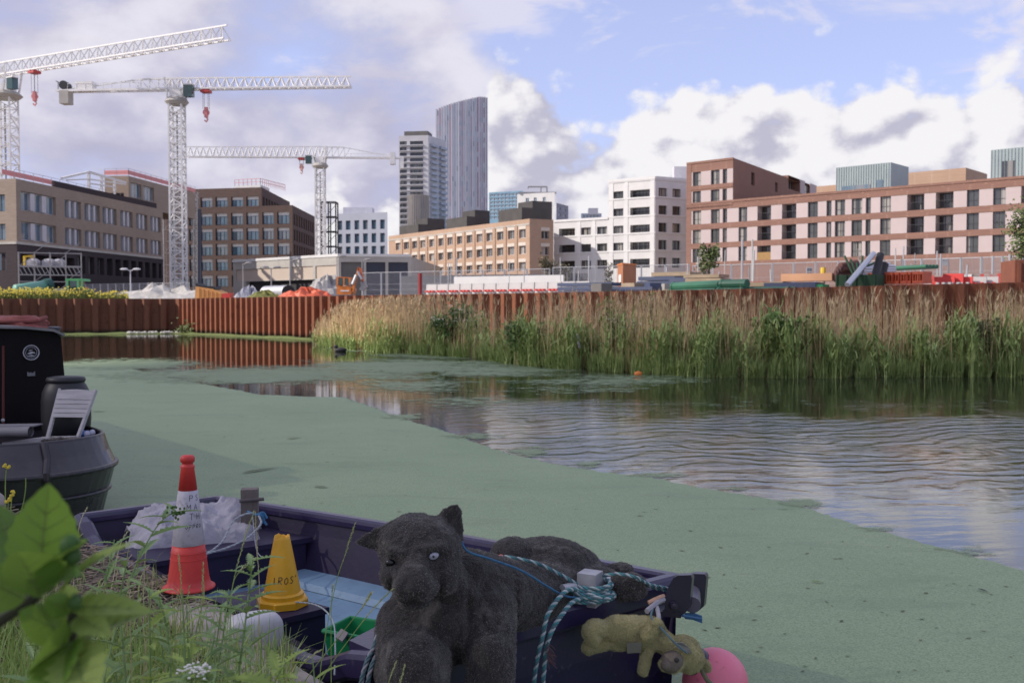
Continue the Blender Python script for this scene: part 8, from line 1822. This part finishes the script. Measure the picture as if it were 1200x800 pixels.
# grass of the bank
V = []; Fc = []; mi = []
for i in range(26000):
    px = rnd.uniform(-60, 345) if rnd.random() < .75 else rnd.uniform(-60, 210); py = 660 + (rnd.random() ** .8) * 330 if px < 330 else rnd.uniform(760, 900); p = G(px, py, .48)
    if p.x > edge_at(min(max(p.y, -29), 33)) - .04: continue
    dens = .35 + .65 * sm(py, 690, 830) * (.6 + .4 * math.sin(px * .05 + py * .03)); dens *= 1 - .45 * sm(px, 170, 330)
    if py < 745 and px > 60: dens *= .25
    if rnd.random() > dens: continue
    hh = rnd.uniform(.07, .24) * (1.1 if py > 740 else .75); k = blade(V, Fc, (p.x, p.y, bank_z(p.x, p.y) - .005), hh, rnd.uniform(.003, .009), abs(rnd.gauss(.05, .09)), 3, None, .35); mi += [1 if rnd.random() < .10 else 0] * k
e = np_mesh('bank_grass', V, Fc, [m_grass, m_straw], mi=mi); tag(e, 'green and straw grass growing over the near bank', 'grass', kind='stuff')
# flowering grass stalks one can tell apart
def stalk(pts, lab, head=.35, r=.0016, hw=.0055, mm=None, name='grass_stalk', group=None):
    P_ = smooth_path([W(*p) for p in pts], 8); base = P_[0]; n = len(P_); t = thing(name, lab, 'grass stalk', base, group); mb = MB(); mb.tube(P_, [r * (1.2 - .6 * i / n) for i in range(n)], 5); mb.build('stem', mm or m_grass, t)
    mb = MB(); h0 = int(n * (1 - head))
    for i in range(h0, n - 1):
        for k in range(4):
            p = P_[i].lerp(P_[i + 1], k / 4); tg = (P_[i + 1] - P_[i]).normalized(); sd_ = tg.cross(Vector((rnd.gauss(0, 1), rnd.gauss(0, 1), rnd.gauss(0, 1)))).normalized(); s_ = (i + k / 4 - h0) / max(1, n - h0); w_ = hw * math.sin(PI * (.12 + .8 * s_)); a = p + sd_ * w_ * .3; L = hw * 2.0; b_ = p + tg * L + sd_ * w_; sdd = tg.cross(sd_) * hw * .30; mb.add([a - sdd * .3, (a + b_) / 2 - sdd, b_, (a + b_) / 2 + sdd], [(0, 1, 2, 3)])
    mb.build('seed_head', m_seed, t); return t
d1 = 3.5
stalk([(372, 860, 3.5), (376, 780, 3.55), (392, 690, 3.6), (406, 645, 3.6), (416, 613, 3.6)], 'tall slender seeding grass stalk leaning right in front of the blue boat floor', .36)
stalk([(330, 860, 3.3), (356, 800, 3.3), (398, 745, 3.3), (424, 712, 3.3), (434, 696, 3.3)], 'plump grass seed head pointing at the panther chest', .32, hw=.0075)
stalk([(350, 870, 3.2), (375, 800, 3.25), (412, 745, 3.25), (440, 710, 3.3), (460, 690, 3.3)], 'long grass stalk crossing in front of the panther left leg', .42)
stalk([(388, 870, 3.4), (388, 790, 3.45), (388, 715, 3.45), (390, 685, 3.45)], 'upright grass stalk rising before the blue boat floor', .2)
stalk([(293, 860, 3.6), (300, 780, 3.6), (304, 700, 3.65), (301, 640, 3.7), (299, 600, 3.7)], 'upright pale grain stalk before the dark boat side left of the yellow cone', .42, mm=m_straw)
stalk([(255, 880, 3.3), (264, 780, 3.35), (270, 700, 3.4), (284, 640, 3.45), (297, 600, 3.5)], 'curved grass stalk reaching up to the timber post', .5)
stalk([(262, 880, 3.3), (268, 760, 3.3), (272, 690, 3.35), (282, 668, 3.35), (298, 655, 3.4)], 'bending grass stalk with a nodding head left of the yellow cone', .35, hw=.007)
stalk([(226, 870, 3.2), (232, 780, 3.2), (236, 710, 3.25), (238, 660, 3.3)], 'grass stalk standing before the right flank of the red cone', .4)
stalk([(208, 860, 3.5), (210, 770, 3.5), (212, 690, 3.55), (209, 650, 3.6)], 'grass stalk standing before the middle of the red cone', .45)
stalk([(180, 850, 3.6), (170, 760, 3.6), (168, 700, 3.65), (171, 640, 3.7)], 'thin grass stalk left of the red cone', .35, mm=m_straw)
stalk([(70, 760, 3.9), (84, 700, 4.2), (92, 620, 4.4), (102, 595, 4.5)], 'pale grass spike before the stern of the narrowboat', .3, mm=m_straw)
stalk([(110, 760, 4.0), (130, 690, 4.2), (140, 640, 4.4), (150, 622, 4.5)], 'pale grass spike leaning before the purple boat left end', .35, mm=m_straw)
stalk([(320, 880, 3.0), (336, 815, 3.0), (352, 780, 3.05), (374, 762, 3.1)], 'drooping grass head over the near gunwale', .4, hw=.007); stalk([(470, 900, 3.2), (466, 820, 3.25), (474, 780, 3.3)], 'short grass spike rising before the panther legs', .5, hw=.006); stalk([(448, 900, 3.2), (452, 815, 3.25), (464, 775, 3.3)], 'thin grass spike left of the short one before the panther legs', .5, hw=.005)
stalk([(240, 860, 3.4), (215, 720, 3.5), (200, 690, 3.5), (160, 705, 3.5)], 'dry bent grass stalk arching across the red cone foot', .25, mm=m_straw)
for i in range(18):
    px = rnd.uniform(20, 250); d_ = rnd.uniform(2.6, 4.2); top_ = rnd.uniform(665, 760); lx = rnd.uniform(-30, 40); stalk([(px, 880, d_), (px + lx * .2, 800, d_), (px + lx * .6, (800 + top_) / 2, d_), (px + lx, top_, d_)], 'seeding grass stalk in the thicket below the red cone', .32, group='grass stalks in the thicket', mm=rnd.choice((m_grass, m_straw)))
# leafy herbs
def herb(pts, lab, nleaf, L, w_, mm, lobes=.35, name='leafy_herb', flowers=0, spread=1.0, seed=0, droop=.3, start=.25, cluster=0):
    r2 = random.Random(seed); P_ = smooth_path([W(*p) for p in pts], 8); base = P_[0]; n = len(P_); t = thing(name, lab, 'plant', base); mb = MB(); mb.tube(P_, [.0034 * (1.2 - .75 * i / n) for i in range(n)], 6); mb.build('stem', m_herb, t)
    for i in range(nleaf):
        s_ = start + (1 - start) * (i + r2.random() * .6) / nleaf; k = min(n - 2, int(s_ * (n - 1))); p = P_[k]; th = i * 2.4 + r2.uniform(-.5, .5); el_ = r2.uniform(.1, .6); ll = L * r2.uniform(.65, 1.15) * (1.15 - .45 * s_); dv = Vector((math.cos(th) * math.cos(el_) * spread, math.sin(th) * math.cos(el_) * spread, math.sin(el_))); mb = MB(); leaf(mb, p, p + dv * ll - Vector((0, 0, droop * ll * .3)), w_ * ll / L, Vector((-math.sin(th), math.cos(th), r2.uniform(-.3, .3))), None, 16, 2, lobes, .16, .22, .8); mb.build('leaf', mm, t, smooth=False)
    if flowers:
        mb = MB(); tp = P_[-1]
        for k in range(flowers): c = tp + Vector((r2.gauss(0, .018), r2.gauss(0, .018), r2.gauss(.004, .004))); mb.ell(c, (.0038, .0038, .0026), 6)
        mb.build('flower_head', mat('yarrow_white', (.70, .69, .64), (.58, .57, .50), 9, .8), t)
    if cluster:
        mb = MB(); tp = P_[-1]
        for k in range(cluster): c = tp + Vector((r2.gauss(0, .014), r2.gauss(0, .014), r2.gauss(-.006, .010))); mb.ell(c, (.0042, .0042, .005), 6)
        mb.build('bud_cluster', m_bigd, t)
    return t
herb([(270, 900, 2.7), (276, 820, 2.7), (286, 740, 2.75), (292, 690, 2.8), (296, 655, 2.8)], 'feathery leaved herb in front of the white canister', 22, .15, .026, m_herb, .45, seed=1, start=.3)
herb([(255, 900, 2.9), (250, 820, 2.9), (262, 740, 2.95), (268, 690, 3.0)], 'grey green feathery herb right of the red cone foot', 16, .14, .024, m_herb, .45, seed=12, start=.3)
herb([(120, 800, 3.0), (140, 720, 3.1), (160, 660, 3.15), (185, 615, 3.2), (206, 598, 3.2)], 'leaning leafy herb with a dark bud cluster before the cone sleeve', 15, .15, .024, m_herb, .3, seed=2, cluster=26)
herb([(95, 860, 3.0), (108, 760, 3.1), (122, 690, 3.15), (134, 632, 3.2)], 'upright narrow leaved herb left of the leaning one', 18, .14, .020, m_herb, .25, seed=3); herb([(150, 880, 2.7), (146, 780, 2.75), (140, 710, 2.8), (148, 660, 2.8)], 'dark green herb in the thicket beside the pale straw', 16, .13, .022, m_herb, .3, seed=4)
herb([(196, 900, 2.5), (200, 810, 2.55), (196, 740, 2.6), (186, 700, 2.6)], 'narrow leaved herb below the red cone', 16, .12, .022, m_herb, .3, seed=5); herb([(232, 900, 2.6), (240, 810, 2.65), (252, 740, 2.7)], 'bushy herb low before the pale coping stone', 15, .13, .026, m_herb, .4, seed=6, start=.15)
herb([(215, 900, 2.3), (224, 850, 2.3), (229, 800, 2.32), (230, 786, 2.32)], 'white yarrow flower head at the lower frame edge', 8, .10, .02, m_herb, .5, seed=7, flowers=60, start=.1)
herb([(320, 900, 2.6), (318, 840, 2.6), (322, 800, 2.62), (335, 775, 2.65)], 'bright fern like leaf plant at the lower edge left of the gunwale', 9, .15, .04, m_bigl, .5, seed=8, start=.3); herb([(430, 900, 2.9), (424, 840, 2.9), (426, 800, 2.92)], 'short green shoot below the near gunwale', 6, .09, .018, m_bigl, .1, seed=9, start=.2); herb([(372, 900, 2.9), (370, 820, 2.9), (366, 770, 2.92)], 'blade leaved shoot below the yellow cone seat', 5, .14, .016, m_bigl, .05, seed=10, start=.1, droop=0)
herb([(40, 900, 2.3), (50, 840, 2.3), (40, 790, 2.35)], 'low herb at the lower left corner under the broad leaves', 14, .12, .025, m_herb, .3, seed=11, start=.1)
for i in range(14):
    px, d_, ty = rnd.uniform(5, 245), rnd.uniform(2.4, 3.9), rnd.uniform(690, 770); lx = rnd.uniform(-18, 25); herb([(px, 900, d_), (px + lx * .3, 830, d_), (px + lx, ty, d_)], 'leafy green weed in the thicket at the foot of the bank', rnd.choice((9, 12, 14)), rnd.uniform(.09, .15), rnd.uniform(.018, .04), rnd.choice((m_herb, m_herb, m_bigl)), rnd.choice((.1, .3, .45)), seed=40 + i, start=.25)['group'] = 'leafy weeds in the thicket'
# yellow flowered weed at the left edge
t = thing('yellow_weed', 'wiry weed with small yellow flowers at the left edge before the boulder', 'plant', W(8, 700, 5.2)); mb = MB(); tips = [(8, 546), (14, 578), (4, 598), (-6, 560), (30, 560), (10, 586)]
for x, y in tips: mb.tube(smooth_path([W(8, 700, 5.2), W(8 + (x - 8) * .2, 650, 5.2), W(x - 2, y + 25, 5.2), W(x, y, 5.2)], 5), .003, 5)
mb.build('stem', m_grass, t)
for x, y in tips[:3] + tips[5:]:
    mb = MB(); c = W(x, y, 5.18)
    for k in range(7): a = rnd.uniform(0, 6.28); mb.ell(c + Vector((.012 * math.cos(a), rnd.uniform(-.01, .01), .010 * math.sin(a))), (.009, .006, .008), 6)
    mb.build('flower', mat('yellow_petal', (.62, .50, .05)), t)
# floating scraps on the weed
for i, (x0, y0, x1, y1, w_, c, lab) in enumerate(((283, 554, 326, 547, 4, (.10, .13, .04), 'long green reed leaf floating on the duckweed'), (336, 514, 352, 512, 4, (.20, .19, .07), 'curled yellowish leaf floating beyond the long green leaf'), (950, 680, 966, 682, 3, (.16, .24, .05), 'small green leaf floating right of the steel plates'), (368, 569, 386, 571, 2.5, (.13, .16, .06), 'thin dull reed scrap floating left of the panther'), (1146, 689, 1158, 693, 3, (.02, .04, .02), 'dark green leaf floating near the lower right corner'), (108, 482, 124, 482, 3, (.06, .10, .03), 'dark leaf floating beside the slatted chair'))):
    a, b_ = G(x0, y0, .016), G(x1, y1, .016); mb = MB(); sd_ = Vector((0, 1, 0)); leaf(mb, a, b_, (b_ - a).length * (.16 if i else .10) + .01, sd_, None, 8, 2, 0, .02, .1); tag(mb.build('floating_leaf', mat('float_%s' % lab.split()[0], c, None, 9, .6), at=a), lab, 'leaf')
V = []; Fc = []
for i in range(520):
    px, py = rnd.uniform(110, 1190), rnd.uniform(450, 790); p = G(px, py, .007)
    y_e = lerp_list([(x, y) for x, y in edge_px], px)
    if py < y_e + 6: continue
    a = rnd.gauss(0, .5); L = rnd.uniform(.008, .03) * (p.y / 7) ** .5; dv = Vector((math.cos(a), math.sin(a), 0)) * L; sv = Vector((-math.sin(a), math.cos(a), 0)) * L * rnd.uniform(.2, .5); o = len(V); c = Vector((p.x, p.y, .009)); V += [c - dv, c - sv, c + dv, c + sv]; Fc.append((o, o + 1, o + 2, o + 3))
e = np_mesh('floating_specks', V, Fc, mat('speck', (.04, .055, .025), (.16, .20, .10), 5, .8, isl=.9)); tag(e, 'tiny bits of leaf scattered over the duckweed', 'litter', kind='stuff')
